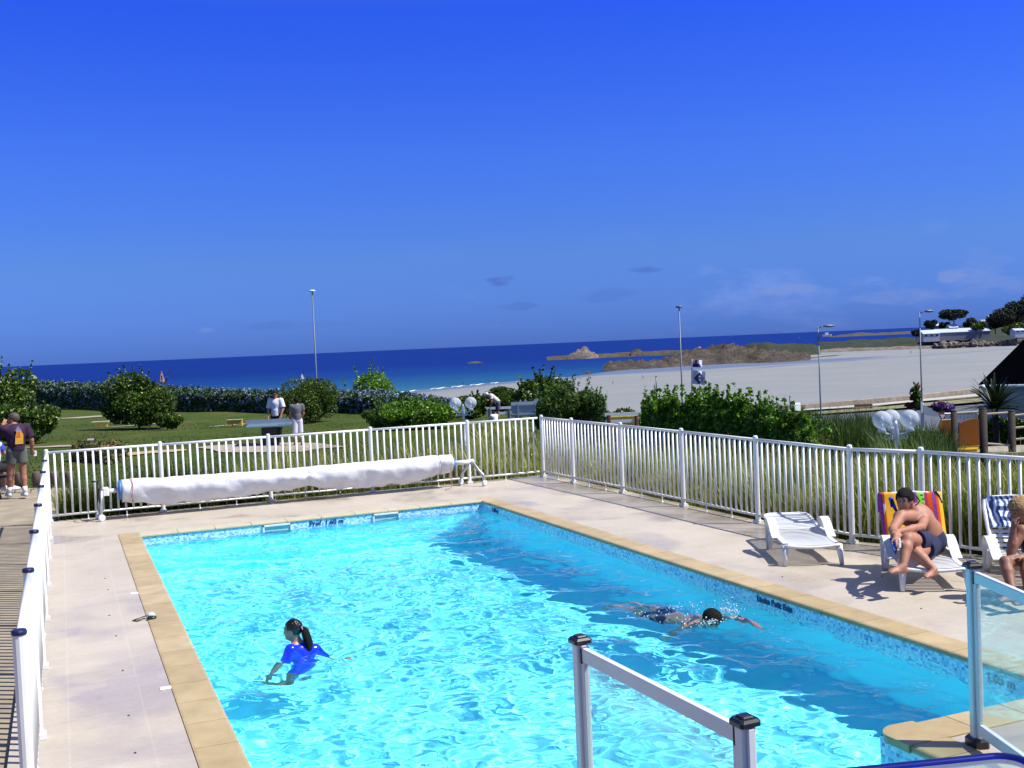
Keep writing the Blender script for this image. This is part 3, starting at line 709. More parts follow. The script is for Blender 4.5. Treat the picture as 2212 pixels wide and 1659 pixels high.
# ---- rocks and headland
def ridge(name, pts, depth, mat, amp=.8, cell=3., seed=1, kind='structure', label=None, cat=None, base_z=-13.2, sharp=True, parent=None):
    """hill of real depth; pts: (frame column, silhouette row, distance of its crest)"""
    r = np.random.default_rng(seed); pts = sorted(pts); px0, px1 = pts[0][0], pts[-1][0]
    um = np.mean([p[2] for p in pts]); n = max(6, int((px1-px0)/F*um/cell)); m_ = max(6, int(depth/cell))
    V = []
    for i in range(n+1):
        px = px0+(px1-px0)*i/n; row = np.interp(px, [p[0] for p in pts], [p[1] for p in pts]); u = np.interp(px, [p[0] for p in pts], [p[2] for p in pts])
        hz = atd(px, row, 1.)[2]-C[2]; top = C[2]+hz*u
        for j in range(m_+1):
            t = j/m_*2-1; s_ = 1-abs(t)**2.2
            z = base_z+(top-base_z)*max(0, s_)
            e = min(1, 4*min(i, n-i)/n+.15)
            if s_ > .02: z += (r.random()-.55)*amp*2*(.4+.6*s_)*(1 if not sharp else (r.random()*1.4))
            q = su(px, u+t*depth/2+(r.random()-.5)*cell*.5, z); V.append(q)
    idx = np.arange((n+1)*(m_+1)).reshape(n+1, m_+1)
    Q = np.stack([idx[:-1, :-1], idx[1:, :-1], idx[1:, 1:], idx[:-1, 1:]], -1).reshape(-1, 4)
    o = mesh_np(name, V, Q, mat, parent, not sharp)
    return tag(o, label, cat, kind=kind)
def rockmat(name, a, b_, c_):
    m, N, L, b = new_mat(name)
    n1 = noise(N, L, .12, 6, .7); n2 = noise(N, L, .8, 5, .7)
    c = ramp(N, L, n1, [(.3, a), (.5, b_), (.7, c_)])
    c = mixc(N, L, 1., c, ramp(N, L, n2, [(.34, (.22, .22, .25)), (.5, (1, 1, 1)), (.68, (1.7, 1.65, 1.5))]), 'MULTIPLY')
    L.new(c, b.inputs['Base Color']); b.inputs['Roughness'].default_value = .9; bump(N, L, n2, b, 1, .6); return m
M_ROCK = rockmat('brown rock', (.017, .012, .009), (.038, .026, .018), (.09, .073, .054))
M_ROCKP = rockmat('pinkish rock', (.07, .052, .043), (.13, .105, .088), (.19, .16, .135))
M_WEED = rockmat('weedy rock', (.03, .026, .012), (.05, .04, .02), (.085, .07, .038))
M_SCRUB = rockmat('coastal scrub', (.004, .009, .003), (.008, .017, .004), (.022, .03, .009))
ridge('rock_spit', [(1181, 771.5, 1000), (1215, 768, 1000), (1300, 764, 1000), (1370, 760, 1000), (1420, 758, 1000), (1480, 757, 980), (1560, 757, 960)], 40, M_WEED, .5, 4, 2, label='low weedy rock spit running out from the islet')
ridge('rock_islet', [(1228, 768, 990), (1238, 763, 990), (1245, 757.5, 990), (1249, 754, 990), (1253, 756, 990), (1259, 750, 990), (1263, 748, 990), (1267, 752, 990), (1271, 753, 990), (1275, 760, 990), (1283, 762, 990), (1293, 768, 990)], 22, M_ROCKP, 1.9, 2.0, 3, label='pointed pale rock islet off the beach')
ridge('rock_islet', [(1362, 760, 990), (1370, 754.5, 990), (1380, 753.5, 990), (1390, 760, 990)], 20, M_ROCK, .6, 2.6, 33, label='small dark hump on the weedy spit')
ridge('rock_outcrop', [(1302, 799, 580), (1312, 789, 580), (1331, 784, 582), (1360, 785, 585), (1393, 785, 585), (1425, 780, 590), (1463, 770, 598), (1480, 764, 605), (1500, 757, 612), (1520, 756, 612), (1545, 750, 615), (1568, 746, 615), (1590, 749, 615), (1618, 753, 612), (1640, 756, 605), (1665, 760, 600), (1700, 763, 605), (1751, 768, 615)], 62, M_ROCK, 2.3, 2.0, 4, label='brown rocky outcrop at the edge of the beach')
ridge('rock_outcrop', [(1494, 759, 632), (1503, 752, 632), (1512, 751, 632), (1521, 759, 632)], 12, M_ROCKP, .8, 2.2, 5, label='pale boulder hump on the rocky outcrop')
ridge('weed_patch', [(1660, 781, 600), (1700, 777, 610), (1754, 772, 640), (1814, 767, 680), (1830, 766, 690)], 40, M_WEED, .3, 4, 6, label='greenish weed at the foot of the rocks')
ridge('sea_rock', [(1010, 784, 1000), (1021, 781, 1000), (1030, 781, 1000), (1048, 784, 1000)], 16, M_ROCK, .4, 2.5, 7, label='small rock awash in the sea')
ridge('sea_rock', [(1262, 804.5, 510), (1267, 801.5, 510), (1272, 802, 510), (1278, 804.5, 510)], 6, M_ROCK, .3, 1.3, 8, label='dark rock at the waterline')
ridge('far_headland', [(1793, 727, 2700), (1830, 722, 2700), (1858, 718, 2700), (1890, 720, 2700), (1920, 718, 2700), (1950, 716.5, 2700), (1985, 714, 2700), (2030, 712, 2700)], 120, M_WEED, 1.4, 12, 9, label='low far headland reaching into the sea')
ridge('dune_bank', [(1700, 768, 790), (1760, 757, 800), (1800, 753, 800), (1900, 750, 790), (2000, 747, 780), (2080, 745, 770), (2150, 744, 760), (2300, 738, 740)], 46, M_ROCKP, .7, 4, 10, label='pinkish sand bank behind the beach')
ridge('scrub_bank', [(1612, 744, 720), (1625, 740, 720), (1640, 739.5, 720), (1660, 741, 720), (1690, 743, 730), (1720, 742, 735), (1760, 745, 740), (1772, 750, 740)], 34, M_SCRUB, 1.0, 3, 11, label='dark scrub on top of the rocks')
ridge('scrub_bank', [(1768, 740, 860), (1830, 737, 860), (1900, 733, 860), (1950, 729, 860), (2000, 729, 850), (2080, 727, 850), (2200, 722, 840), (2320, 715, 830)], 70, M_SCRUB, 1.1, 5, 12, label='green scrub strip behind the sand bank')
ridge('hill', [(1980, 722, 980), (2010, 712, 980), (2060, 708, 980), (2110, 700, 980), (2150, 692, 990), (2200, 684, 1000), (2320, 670, 1000)], 160, M_SCRUB, 2.2, 7, 13, label='dark wooded hill on the far right')
# ================================================================== fences
M_FENCE = plain('white powder coat', (.71, .705, .67), .38, var=.07, scale=3)
M_CAPB = plain('navy plastic cap', (.01, .012, .045), .35, var=.1)
M_STEEL = plain('galvanised steel', (.42, .45, .47), .35, metal=.7, var=.1)
def unit_mesh(name, mb, mat, smooth=True):
    o = mb.build(name, mat, None, smooth); me = o.data; bpy.data.objects.remove(o); return me
me_bar = unit_mesh('baluster', MB().tube([(0, 0, .115), (0, 0, 1.085)], .0175, 8), M_FENCE)
me_post = unit_mesh('post', MB().lathe([(.034, 0), (.034, 1.12), (.03, 1.145), (.018, 1.155)], n=12).box((0, 0, .02), (.10, .10, .035)), M_FENCE, False)
me_postcap = unit_mesh('post', MB().lathe([(.034, 0), (.034, 1.12)], n=12).box((0, 0, .02), (.10, .10, .035)), M_FENCE, False)
me_cap = unit_mesh('post_cap', MB().lathe([(.038, 1.12), (.0385, 1.136), (.034, 1.145)], n=12), M_CAPB, False)
me_foot = unit_mesh('foot', MB().tube([(0, 0, 0), (0, 0, .1)], .009, 6).lathe([(.02, 0), (.012, .014)], n=8), M_FENCE, False)
def inst(me, name, parent, p):
    o = bpy.data.objects.new(name, me); COL.objects.link(o); o.parent = parent
    o.location = Vector([float(p[i]-parent.location[i]) for i in range(3)]); return o
def fence(posts, label, caps=False, nb=14, group=None, skip=()):
    root = empty('metal_fence', (*posts[0], 0), label, 'fence', group)
    for i, p in enumerate(posts):
        po = None if i in skip else inst(me_postcap if caps else me_post, 'post', root, (*p, 0))
        if caps and po: c = bpy.data.objects.new('post_cap', me_cap); COL.objects.link(c); c.parent = po
        if i+1 < len(posts):
            q = posts[i+1]; a, b = np.array([*p, 0.]), np.array([*q, 0.]); Ln = np.linalg.norm(b-a); d = (b-a)/Ln
            n = max(2, round(nb*Ln/1.77))
            MB().tube([a+d*.03+[0, 0, 1.10], b-d*.03+[0, 0, 1.10]], .021, 8).build('top_rail', M_FENCE, root, True)
            MB().tube([a+d*.03+[0, 0, .10], b-d*.03+[0, 0, .10]], .018, 8).build('bottom_rail', M_FENCE, root, True)
            for k in range(n): inst(me_bar, 'baluster', root, a+(b-a)*(k+1)/(n+1))
            for t in ((.33, .67) if Ln > 1.5 else (.5,)): inst(me_foot, 'foot', root, a+(b-a)*t)
    return root
fence([(-1.19, 2.32), (.52, 2.31), (2.27, 2.30), (4.04, 2.27), (5.84, 2.235), (7.25, 2.205)], 'white balustrade fence across the far end of the pool behind the rolled cover', skip=(5,))
fence(FENCE_R[:-1], 'long white balustrade fence along the loungers on the right of the pool')
fence([(-1.19, y) for y in (2.22, .45, -1.3, -3.05, -4.8, -6.6, -8.4, -10.2)], 'white fence with navy post caps running along the left edge of the deck', caps=True, skip=(0,))
# ================================================================== glass screens
def mat_glass(name, tint=(.93, .98, .97), op=.06):
    m, N, L, b = new_mat(name)
    t = N.new('ShaderNodeBsdfTransparent'); t.inputs[0].default_value = (*tint, 1)
    g = N.new('ShaderNodeBsdfGlossy'); g.inputs['Roughness'].default_value = .02
    d = N.new('ShaderNodeBsdfDiffuse'); d.inputs[0].default_value = (.8, .85, .85, 1)
    lw = N.new('ShaderNodeLayerWeight'); pw_ = N.new('ShaderNodeMath'); pw_.operation = 'POWER'; pw_.inputs[1].default_value = 4; L.new(lw.outputs['Facing'], pw_.inputs[0]); fr = N.new('ShaderNodeMath'); fr.operation = 'MULTIPLY_ADD'; fr.inputs[1].default_value = .7; fr.inputs[2].default_value = .035; L.new(pw_.outputs[0], fr.inputs[0])
    m1 = N.new('ShaderNodeMixShader'); L.new(fr.outputs[0], m1.inputs[0]); L.new(t.outputs[0], m1.inputs[1]); L.new(g.outputs[0], m1.inputs[2])
    m2 = N.new('ShaderNodeMixShader'); m2.inputs[0].default_value = op; L.new(m1.outputs[0], m2.inputs[1]); L.new(d.outputs[0], m2.inputs[2])
    L.new(m2.outputs[0], N['Material Output'].inputs[0]); return m
M_GLASS = mat_glass('screen glass', (.90, .97, .96), .07)
M_ALU = plain('white lacquered aluminium', (.58, .60, .60), .3, var=.04, scale=3)
M_BLACK = plain('black plastic', (.012, .012, .016), .35, var=.2)
def screen(p, q, label, mid=None, tilt=0.):
    """glass screen of two posts and a framed pane"""
    p, q = np.array([*p, 0.]), np.array([*q, 0.]); d = (q-p)/np.linalg.norm(q-p); n = np.array([-d[1], d[0], 0]); rz = math.atan2(d[1], d[0])
    root = empty('glass_screen', p, label, 'glass screen', None)
    for c in (p, q):
        m = MB(); m.bbox(c+[0, 0, .535], (.055, .062, 1.05), .006, rz); 
        for s in (-1, 1): m.bbox(c+n*s*.0+d*s*.034+[0, 0, .535], (.014, .03, 1.045), .003, rz)
        po = m.build('post', M_ALU, root)
        m = MB(); m.bbox(c+[0, 0, 1.076], (.086, .092, .026), .010, rz); m.bbox(c+[0, 0, 1.092], (.05, .055, .012), .008, rz); m.build('post_cap', M_BLACK, po)
        m = MB(); m.bbox(c+[0, 0, .028], (.13, .10, .055), .014, rz); m.build('post_foot', M_BLACK, po)
    a, b = p+d*.044, q-d*.044; c = (a+b)/2; L_ = np.linalg.norm(b-a)
    MB().bbox(c+[0, 0, 1.015], (L_, .034, .062), .005, rz).build('top_rail', M_ALU, root)
    MB().bbox(c+[0, 0, .115], (L_, .034, .062), .005, rz).build('bottom_rail', M_ALU, root)
    for e, s in ((a, 1), (b, -1)): MB().bbox(e+d*s*.008+[0, 0, .565], (.02, .03, .836), .003, rz).build('side_frame', M_ALU, root)
    for e in (a, b): MB().bbox(e+[0, 0, 1.012], (.008, .045, .075), .002, rz).build('clip', M_BLACK, root)
    MB().box(c+[0, 0, .565], (L_-.04, .008, .83), rz).build('pane', M_GLASS, root)
screen((1.275, -11.64), (1.31, -12.93), 'glass screen with two black-capped posts standing nearest in front of the water')
screen((3.95, -11.42), (3.42, -12.92), 'glass screen at the lower right with its black-footed post by the coping tip')
# ================================================================== cover reel
M_COVER = plain('white cover fabric', (.60, .60, .62), .55, var=.10, scale=3, bmp=.5)
reel = empty('pool_cover_reel', (2.6, 1.95, 0), 'long white rolled pool cover on its wheeled reel', 'pool cover reel')
st = [(-.12, 1036, 1083), (.05, 1034, 1087), (.5, 1031, 1088), (1.0, 1026, 1085), (1.6, 1021, 1074), (2.2, 1015, 1064), (2.72, 1009.5, 1053), (2.80, 1009, 1050.5), (2.88, 1008, 1052), (3.1, 1005, 1055), (3.6, 1000, 1054.5), (4.1, 995, 1050), (4.6, 990, 1043), (4.9, 986, 1036), (5.12, 983, 1025), (5.17, 984, 1023), (5.22, 982.5, 1023), (5.40, 981, 1020)]
V = []; Fc = []; NA = 28; r = np.random.default_rng(4); xsn = np.linspace(-.12, 5.40, 130)
def zrow(x, row, y=1.95):
    # height of the point at (x,y) seen on that row
    a, b = 0., 1.5
    for _ in range(30):
        z = (a+b)/2; q = np.array([x, y, z])-C; py = 829.5-F*(q@UP)/(q@FW)
        if py > row: a = z
        else: b = z
    return (a+b)/2
stz = [(x, zrow(x, t), zrow(x, b)) for x, t, b in st]
for i, x in enumerate(xsn):
    zt = np.interp(x, [s[0] for s in stz], [s[1] for s in stz]); zb = np.interp(x, [s[0] for s in stz], [s[2] for s in stz])
    pin = 1-.28*math.exp(-((x-2.80)/.05)**2)-.1*math.exp(-((x-5.17)/.03)**2)
    core = .165*pin; zc = zt-core
    for k in range(NA):
        a = 2*math.pi*k/NA; sy, cz = math.sin(a), math.cos(a)
        if cz > 0: y, z = core*sy, zc+core*cz
        else: w = core*(1-.35*(-cz)); y, z = w*sy, zc+(zc-zb)*cz
        fold = .013*math.sin(31*x+6*a+2*math.sin(7*x))*.35+.010*math.sin(9*x+3.2*a)+.007*math.sin(23*x-2*a+1.3*math.sin(5*x))+.008*math.sin(3.5*x*(2+sy)+5*a)+.006*(r.random()-.5)
        f_ = 1+fold/core*.9*(.4 if cz > .5 else 1.0)
        V.append((x, 1.95+y*f_, zc+(z-zc)*f_))
    if i:
        n = i*NA
        for k in range(NA): Fc.append((n-NA+k, n-NA+(k+1) % NA, n+(k+1) % NA, n+k))
Fc += [tuple(range(NA-1, -1, -1)), tuple(len(V)-NA+k for k in range(NA))]
cv = mesh_np('cover_roll', np.array(V), Fc, M_COVER, reel, True)
zL = stz[0][1]-.165; zR = stz[-1][1]-.165
m = MB(); m.tube([(5.165+.012*math.sin(t*2), 1.95+.17*math.cos(t), zR+.003+.172*math.sin(t)) for t in np.linspace(0, 2*math.pi, 20)], .006, 5); m.build('tie_strap', M_STEEL, cv)
M_ROPE = plain('reddish cord', (.35, .13, .10), .8)
m = MB(); m.tube([(.03+.01*math.sin(3*t), 1.95+.178*math.cos(t), zL-.01+.2*math.sin(t)) for t in np.linspace(0, 2*math.pi, 20)], .006, 5); m.tube([(5.33, 1.78, zR-.05), (5.35, 1.77, .2), (5.3, 1.7, .03), (5.15, 1.6, .012)], .007, 5); m.build('cord', M_ROPE, reel)
M_BLUEP = plain('blue foam sheet', (.03, .16, .42), .5)
m = MB(); m.lathe([(.15, 0), (.155, .05)], (-.17, 1.95, zL), 20, (1, 0, 0)); m.build('foam_roll_end', M_BLUEP, reel, True)
m = MB(); m.lathe([(.11, 0), (.115, .04)], (5.40, 1.95, zR), 20, (1, 0, 0)); m.build('foam_roll_end', M_BLUEP, reel, True)
m = MB(); m.tube([(5.42, 1.95, zR), (5.83, 1.95, zR)], .04, 12); m.tube([(-.42, 1.95, zL), (-.15, 1.95, zL)], .035, 12); m.build('shaft', M_FENCE, reel, True)
MB().bbox((-.36, 1.95, zL), (.10, .11, .13), .02).build('bearing', M_FENCE, reel); MB().bbox((5.80, 1.95, zR), (.07, .09, .09), .02).build('bearing', M_FENCE, reel)
m = MB(); m.tube([(-.42, 1.90, zL+.02), (-.44, 1.88, .25), (-.44, 1.86, .06)], .024, 8); m.tube([(-.42, 1.98, zL+.02), (-.46, 2.15, .25), (-.47, 2.16, .06)], .024, 8); m.build('frame_leg', M_STEEL, reel, True)
m = MB(); m.tube([(5.76, 1.95, zR), (5.80, 1.86, zR-.04), (5.86, 1.76, zR-.16), (5.90, 1.70, .2), (5.92, 1.68, .09)], .028, 8); m.tube([(5.74, 1.97, zR-.02), (5.70, 2.08, zR-.15), (5.66, 2.13, .2), (5.64, 2.14, .09)], .028, 8); m.build('frame_leg', M_STEEL, reel, True)
for c in ((5.92, 1.68, .055), (5.63, 2.12, .055), (-.44, 1.85, .05), (-.47, 2.15, .05)):
    m = MB(); m.lathe([(.03, -.02), (.054, -.02), (.058, 0), (.054, .02), (.03, .02)], c, 16, (.6, -1, 0)); m.build('wheel', M_WHITE, reel, True)
m = MB(); c0 = np.array([-.44, 1.93, zL]); ring = [c0+np.array([-.02, .17*math.cos(t), .17*math.sin(t)]) for t in np.linspace(0, 2*math.pi, 18)]; m.tube(ring, .011, 6, cap=False)
for t in (0, 2.09, 4.19): m.tube([c0, c0+np.array([-.02, .17*math.cos(t), .17*math.sin(t)])], .009, 5)
m.tube([c0+[-.02, 0, .17], c0+[-.12, 0, .17]], .014, 6); m.build('hand_wheel', M_BLACK, reel, True)
# ================================================================== loungers
M_LOUNGE = plain('white resin', (.64, .65, .645), .32, var=.03, scale=4)
SC3 = (.88, .83, .70)
def lounger(loc, rz, label, back=0.0, group='white plastic sun loungers'):
    """local: foot end at y=0, head end towards +y, x across (0.66 wide); back: angle of the backrest"""
    root = empty('sun_lounger', (0, 0, 0), label, 'sun lounger', group)
    w = .33
    def seat_z(y, x): return .335+.05*math.cos(max(-1, min(1, (y-.45)/.75))*math.pi)*-.35+.03*(x/w)**2*-1*-1*.6
    # slatted seat
    m = MB(); ys_ = np.arange(.055, 1.10, .074)
    m2 = MB()
    def zs(y): return .318+.035*(y/1.15)**1.5-.02*math.sin(math.pi*min(1, y/1.15))
    for y in ys_:
        P = []; n = 7
        for i in range(n):
            x = -w+.05+(2*w-.1)*i/(n-1); z = zs(y)-.022*(1-(x/(w-.05))**2)
            P += [(x, y-.0235, z), (x, y+.0235, z), (x, y+.0235, z-.009), (x, y-.0235, z-.009)]
        fs = [(0, 1, 2, 3), tuple(4*(n-1)+k for k in (3, 2, 1, 0))]
        for i in range(n-1):
            for k in range(4): fs.append((4*i+k, 4*i+4+k, 4*i+4+(k+1) % 4, 4*i+(k+1) % 4))
        m.add(P, fs)
    m.build('seat', M_LOUNGE, root)
    # side rails with a turned-down lip, front rail
    for s in (-1, 1):
        r_ = [np.array([s*(w-.025), y, zs(y)-.008]) for y in np.linspace(-.01, 1.15, 12)]
        mm = MB()
        for a, b in zip(r_[:-1], r_[1:]):
            P = []
            for p in (a, b): P += [p+[-.028, 0, .014], p+[.028, 0, .014], p+[.036, 0, -.085], p+[.026, 0, -.085], p+[.02, 0, .002], p+[-.028, 0, .002]]
            mm.add(P, [(i, (i+1) % 6, 6+(i+1) % 6, 6+i) for i in range(6)]+[(5, 4, 3, 2, 1, 0), (6, 7, 8, 9, 10, 11)])
        mm.build('side_rail', M_LOUNGE, root)
    fr = MB(); fr.tube([(x, -.005-.03*(1-(x/w)**2), zs(0)-.012-.03*(1-(x/w)**2)) for x in np.linspace(-w, w, 11)], .024, 8, flat=1.0); fr.build('front_rail', M_LOUNGE, root, True)
    # legs: foot pair, hinge pair under the arms
    for s in (-1, 1):
        for y0, y1, lean in ((.03, -.04, 1), (1.02, 1.12, -1)):
            m = MB(); top = zs(y0)
            m.tube([(s*(w-.012), y0, top-.01), (s*(w+.0), (y0+y1)/2, top*.5), (s*(w+.008), y1, .005)], [.046, .034, .026], 8); m.build('leg', M_LOUNGE, root, True)
        m = MB(); m.tube([(s*(w-.012), .16, zs(.1)-.03), (s*(w-.0), .09, .16), (s*(w+.004), .035, .03)], [.02, .014, .012], 6); m.build('leg_brace', M_LOUNGE, root, True)
        # arched arm: flat resin band rising over the hinge
        arc = [(.52, .315), (.60, .345), (.68, .395), (.78, .47), (.88, .525), (.97, .545), (1.05, .53), (1.10, .485), (1.12, .40), (1.125, .25), (1.14, .12), (1.15, .005)]
        m = MB(); P = []
        for i, (y, z) in enumerate(arc):
            t = i/(len(arc)-1); hw = .054-.020*max(0, t-.7)/.3; x = s*(w+.012)
            dy, dz = (np.array(arc[min(i+1, len(arc)-1)])-np.array(arc[max(i-1, 0)])); l = math.hypot(dy, dz); ny_, nz_ = -dz/l, dy/l
            for ox, on in ((-hw, .006), (hw, .006), (hw, -.012), (-hw, -.012)): P.append((x+ox, y+ny_*on, z+nz_*on))
        fs = [(3, 2, 1, 0), tuple(len(P)-4+k for k in range(4))]
        for i in range(len(arc)-1):
            for k in range(4): fs.append((4*i+k, 4*i+(k+1) % 4, 4*i+4+(k+1) % 4, 4*i+4+k))
        m.add(P, fs)
        # web under the arm towards the seat
        m.add([(s*(w+.012)+o, y, z) for o in (-.004, .004) for y, z in ((.60, .33), (.80, .47), (.96, .53), (1.05, .50), (1.0, .40), (.85, .34))], [(5, 4, 3, 2, 1, 0), (6, 7, 8, 9, 10, 11)]+[(i, (i+1) % 6, 6+(i+1) % 6, 6+i) for i in range(6)])
        m.build('armrest', M_LOUNGE, root)
    # backrest
    ca, sa = math.cos(back), math.sin(back); hy, hz = 1.08, zs(1.08)+.005
    def bk(x, l, t): return (x, hy+l*ca-t*sa, hz+l*sa+t*ca)
    m = MB(); L_ = .80
    for l in np.arange(.05, L_-.09, .072):
        P = []; n = 7
        for i in range(n):
            x = -w+.055+(2*w-.11)*i/(n-1); t = -.02*(1-(x/(w-.05))**2)
            P += [bk(x, l-.0235, t), bk(x, l+.0235, t), bk(x, l+.0235, t-.009), bk(x, l-.0235, t-.009)]
        fs = [(0, 1, 2, 3), tuple(4*(n-1)+k for k in (3, 2, 1, 0))]
        for i in range(n-1):
            for k in range(4): fs.append((4*i+k, 4*i+4+k, 4*i+4+(k+1) % 4, 4*i+(k+1) % 4))
        m.add(P, fs)
    fr_ = [bk(-w+.035, 0, 0), bk(-w+.035, .3, 0), bk(-w+.035, .62, 0), bk(-w+.05, .74, 0), bk(-w+.13, L_, 0), bk(0, L_+.02, -.01), bk(w-.13, L_, 0), bk(w-.05, .74, 0), bk(w-.035, .62, 0), bk(w-.035, .3, 0), bk(w-.035, 0, 0)]
    m.tube(fr_, .024, 8); m.add([bk(x, l, t) for x in (-w+.07, w-.07) for l in (L_-.1, L_) for t in (0, -.016)], [(0, 2, 6, 4), (1, 5, 7, 3), (0, 1, 3, 2), (4, 6, 7, 5), (0, 4, 5, 1), (2, 3, 7, 6)])
    bo = m.build('backrest', M_LOUNGE, root)
    if back > .2:
        for s in (-1, 1): MB().tube([bk(s*(w-.1), .45, -.02), (s*(w-.1), hy+.42, .2*back)], .012, 6).build('prop', M_LOUNGE, root, True)
    else:
        for s in (-1, 1): MB().tube([bk(s*(w-.08), .7, -.01), (s*(w-.06), hy+.74, .005)], [.026, .018], 8).build('head_leg', M_LOUNGE, root, True)
    root.scale = SC3; root.location = Vector([float(v) for v in loc]); root.rotation_euler = (0, 0, rz); return root
def place_l(fl, fr, **kw):
    fl, fr = np.array(fl), np.array(fr); c = (fl+fr)/2; d = fr-fl; rz = math.atan2(d[1], d[0]); return (c[0], c[1], 0), rz
loc, rz = (6.37, -6.83, 0), -.46; lounger1 = lounger(loc, rz, 'empty white plastic sun lounger lying flat beside the fence', math.radians(6))
loc2, rz2 = (6.555, -8.385, 0), -.57; lounger2 = lounger(loc2, rz2, 'white sun lounger with raised back under the striped towel and the man', math.radians(66))
loc3, rz3 = (7.29, -8.98, 0), -.60; lounger3 = lounger(loc3, rz3, 'white sun lounger at the right edge with a blue and white towel on its back', math.radians(54))
def lpt(loc, rz, x, y, z):
    x, y, z = x*SC3[0], y*SC3[1], z*SC3[2]
    return np.array([loc[0]+x*math.cos(rz)-y*math.sin(rz), loc[1]+x*math.sin(rz)+y*math.cos(rz), z])
def backpt(loc, rz, back, x, l, t):
    ca, sa = math.cos(back), math.sin(back); hy, hz = 1.08, .355; return lpt(loc, rz, x, hy+l*ca-t*sa, hz+l*sa+t*ca)
# ---- towels
def towel(loc, rz, back, mat, name, label, cat, x0, x1, l0, l1, over=.25, seed=1):
    V = []; Fc = []; nx_, nl = 26, 40; r = np.random.default_rng(seed)
    ph = r.random(6)*6
    tot = (l1-l0)+over
    for j in range(nl+1):
        s = tot*j/nl; 
        for i in range(nx_+1):
            x = x0+(x1-x0)*i/nx_; wv = .006*math.sin(12*x+ph[0]+3*s)+.005*math.sin(25*x+ph[1])+.006*math.sin(9*s+ph[2]+5*x)
            e = max(0, abs(x)-.31)
            if s < l1-l0: p = backpt(loc, rz, back, x, l0+s, .026+wv-e*1.2)
            else:
                o = s-(l1-l0); p = backpt(loc, rz, back, x, l1+.012*math.sin(min(1, o/.04)*math.pi), .026-min(o, .055)*1.1-e*.5) - np.array([0, 0, max(0, o-.055)]) + np.array([math.sin(-rz), math.cos(rz), 0])*(.01+wv)
            V.append(p)
    for j in range(nl):
        for i in range(nx_): n = j*(nx_+1)+i; Fc.append((n, n+1, n+nx_+2, n+nx_+1))
    o = mesh_np(name, V, Fc, mat, None, True); tag(o, label, cat)
    uv = o.data.uv_layers.new(name='UVMap'); co = []
    for p in o.data.polygons:
        for v in p.vertices: i, j = v % (nx_+1), v//(nx_+1); co += [i/nx_, j/nl]
    uv.data.foreach_set('uv', co)
    sm = o.modifiers.new('thickness', 'SOLIDIFY'); sm.thickness = .006; return o
def mat_striped():
    m, N, L, b = new_mat('striped towel')
    uv = N.new('ShaderNodeUVMap'); s = N.new('ShaderNodeSeparateXYZ'); L.new(uv.outputs[0], s.inputs[0])
    Y_, P_, O_, G_, R_ = (.72, .36, .03), (.20, .045, .20), (.62, .09, .02), (.24, .62, .03), (.40, .03, .10)
    st_ = [(0, (.25, .04, .22)), (.05, O_), (.085, Y_), (.40, O_), (.46, P_), (.60, G_), (.71, R_), (.76, O_), (.83, P_), (.89, O_), (.93, Y_)]
    c = ramp(N, L, s.outputs['X'], st_, 'CONSTANT')
    mp = N.new('ShaderNodeMapping'); mp.inputs['Scale'].default_value = (9, 17, 1); L.new(uv.outputs[0], mp.inputs[0])
    vo = N.new('ShaderNodeTexVoronoi'); vo.inputs['Scale'].default_value = 1; vo.inputs['Randomness'].default_value = .3; L.new(mp.outputs[0], vo.inputs['Vector'])
    d = ramp(N, L, vo.outputs['Distance'], [(.24, (1, 1, 1)), (.28, (0, 0, 0))])
    isg = ramp(N, L, s.outputs['X'], [(0, (0, 0, 0)), (.60, (1, 1, 1)), (.71, (0, 0, 0))], 'CONSTANT')
    k = mixc(N, L, 1., d, isg, 'MULTIPLY'); c = mixc(N, L, k, c, (.03, .10, .22))
    wv = N.new('ShaderNodeTexNoise'); wv.inputs['Scale'].default_value = 55; L.new(uv.outputs[0], wv.inputs['Vector'])
    isp = ramp(N, L, s.outputs['X'], [(0, (1, 1, 1)), (.05, (0, 0, 0)), (.46, (1, 1, 1)), (.60, (0, 0, 0)), (.83, (1, 1, 1)), (.89, (0, 0, 0))], 'CONSTANT')
    k2 = mixc(N, L, 1., ramp(N, L, wv.outputs[0], [(.5, (0, 0, 0)), (.56, (1, 1, 1))]), isp, 'MULTIPLY'); c = mixc(N, L, k2, c, (.42, .10, .30))
    L.new(c, b.inputs['Base Color']); b.inputs['Roughness'].default_value = .95; b.inputs['Specular IOR Level'].default_value = .05
    bump(N, L, noise(N, L, 300, 2), b, .5, .004); return m
def mat_bluetowel():
    m, N, L, b = new_mat('blue and white towel')
    uv = N.new('ShaderNodeUVMap'); w = N.new('ShaderNodeTexWave'); w.inputs['Scale'].default_value = 3.2; w.inputs['Distortion'].default_value = 9; w.inputs['Detail'].default_value = 2; L.new(uv.outputs[0], w.inputs['Vector'])
    c = ramp(N, L, w.outputs[0], [(.35, (.06, .09, .22)), (.45, (.35, .47, .60)), (.6, (.68, .72, .78))], 'LINEAR'); L.new(c, b.inputs['Base Color']); b.inputs['Roughness'].default_value = .95; return m
towel(loc2, rz2, math.radians(66), mat_striped(), 'beach_towel', 'multicoloured striped towel with green dotted band over the raised lounger back', 'towel', -.355, .36, .02, .80)
towel(loc3, rz3, math.radians(54), mat_bluetowel(), 'beach_towel', 'blue and white towel over the back of the lounger at the right edge', 'towel', -.27, .33, .30, .80, seed=5)
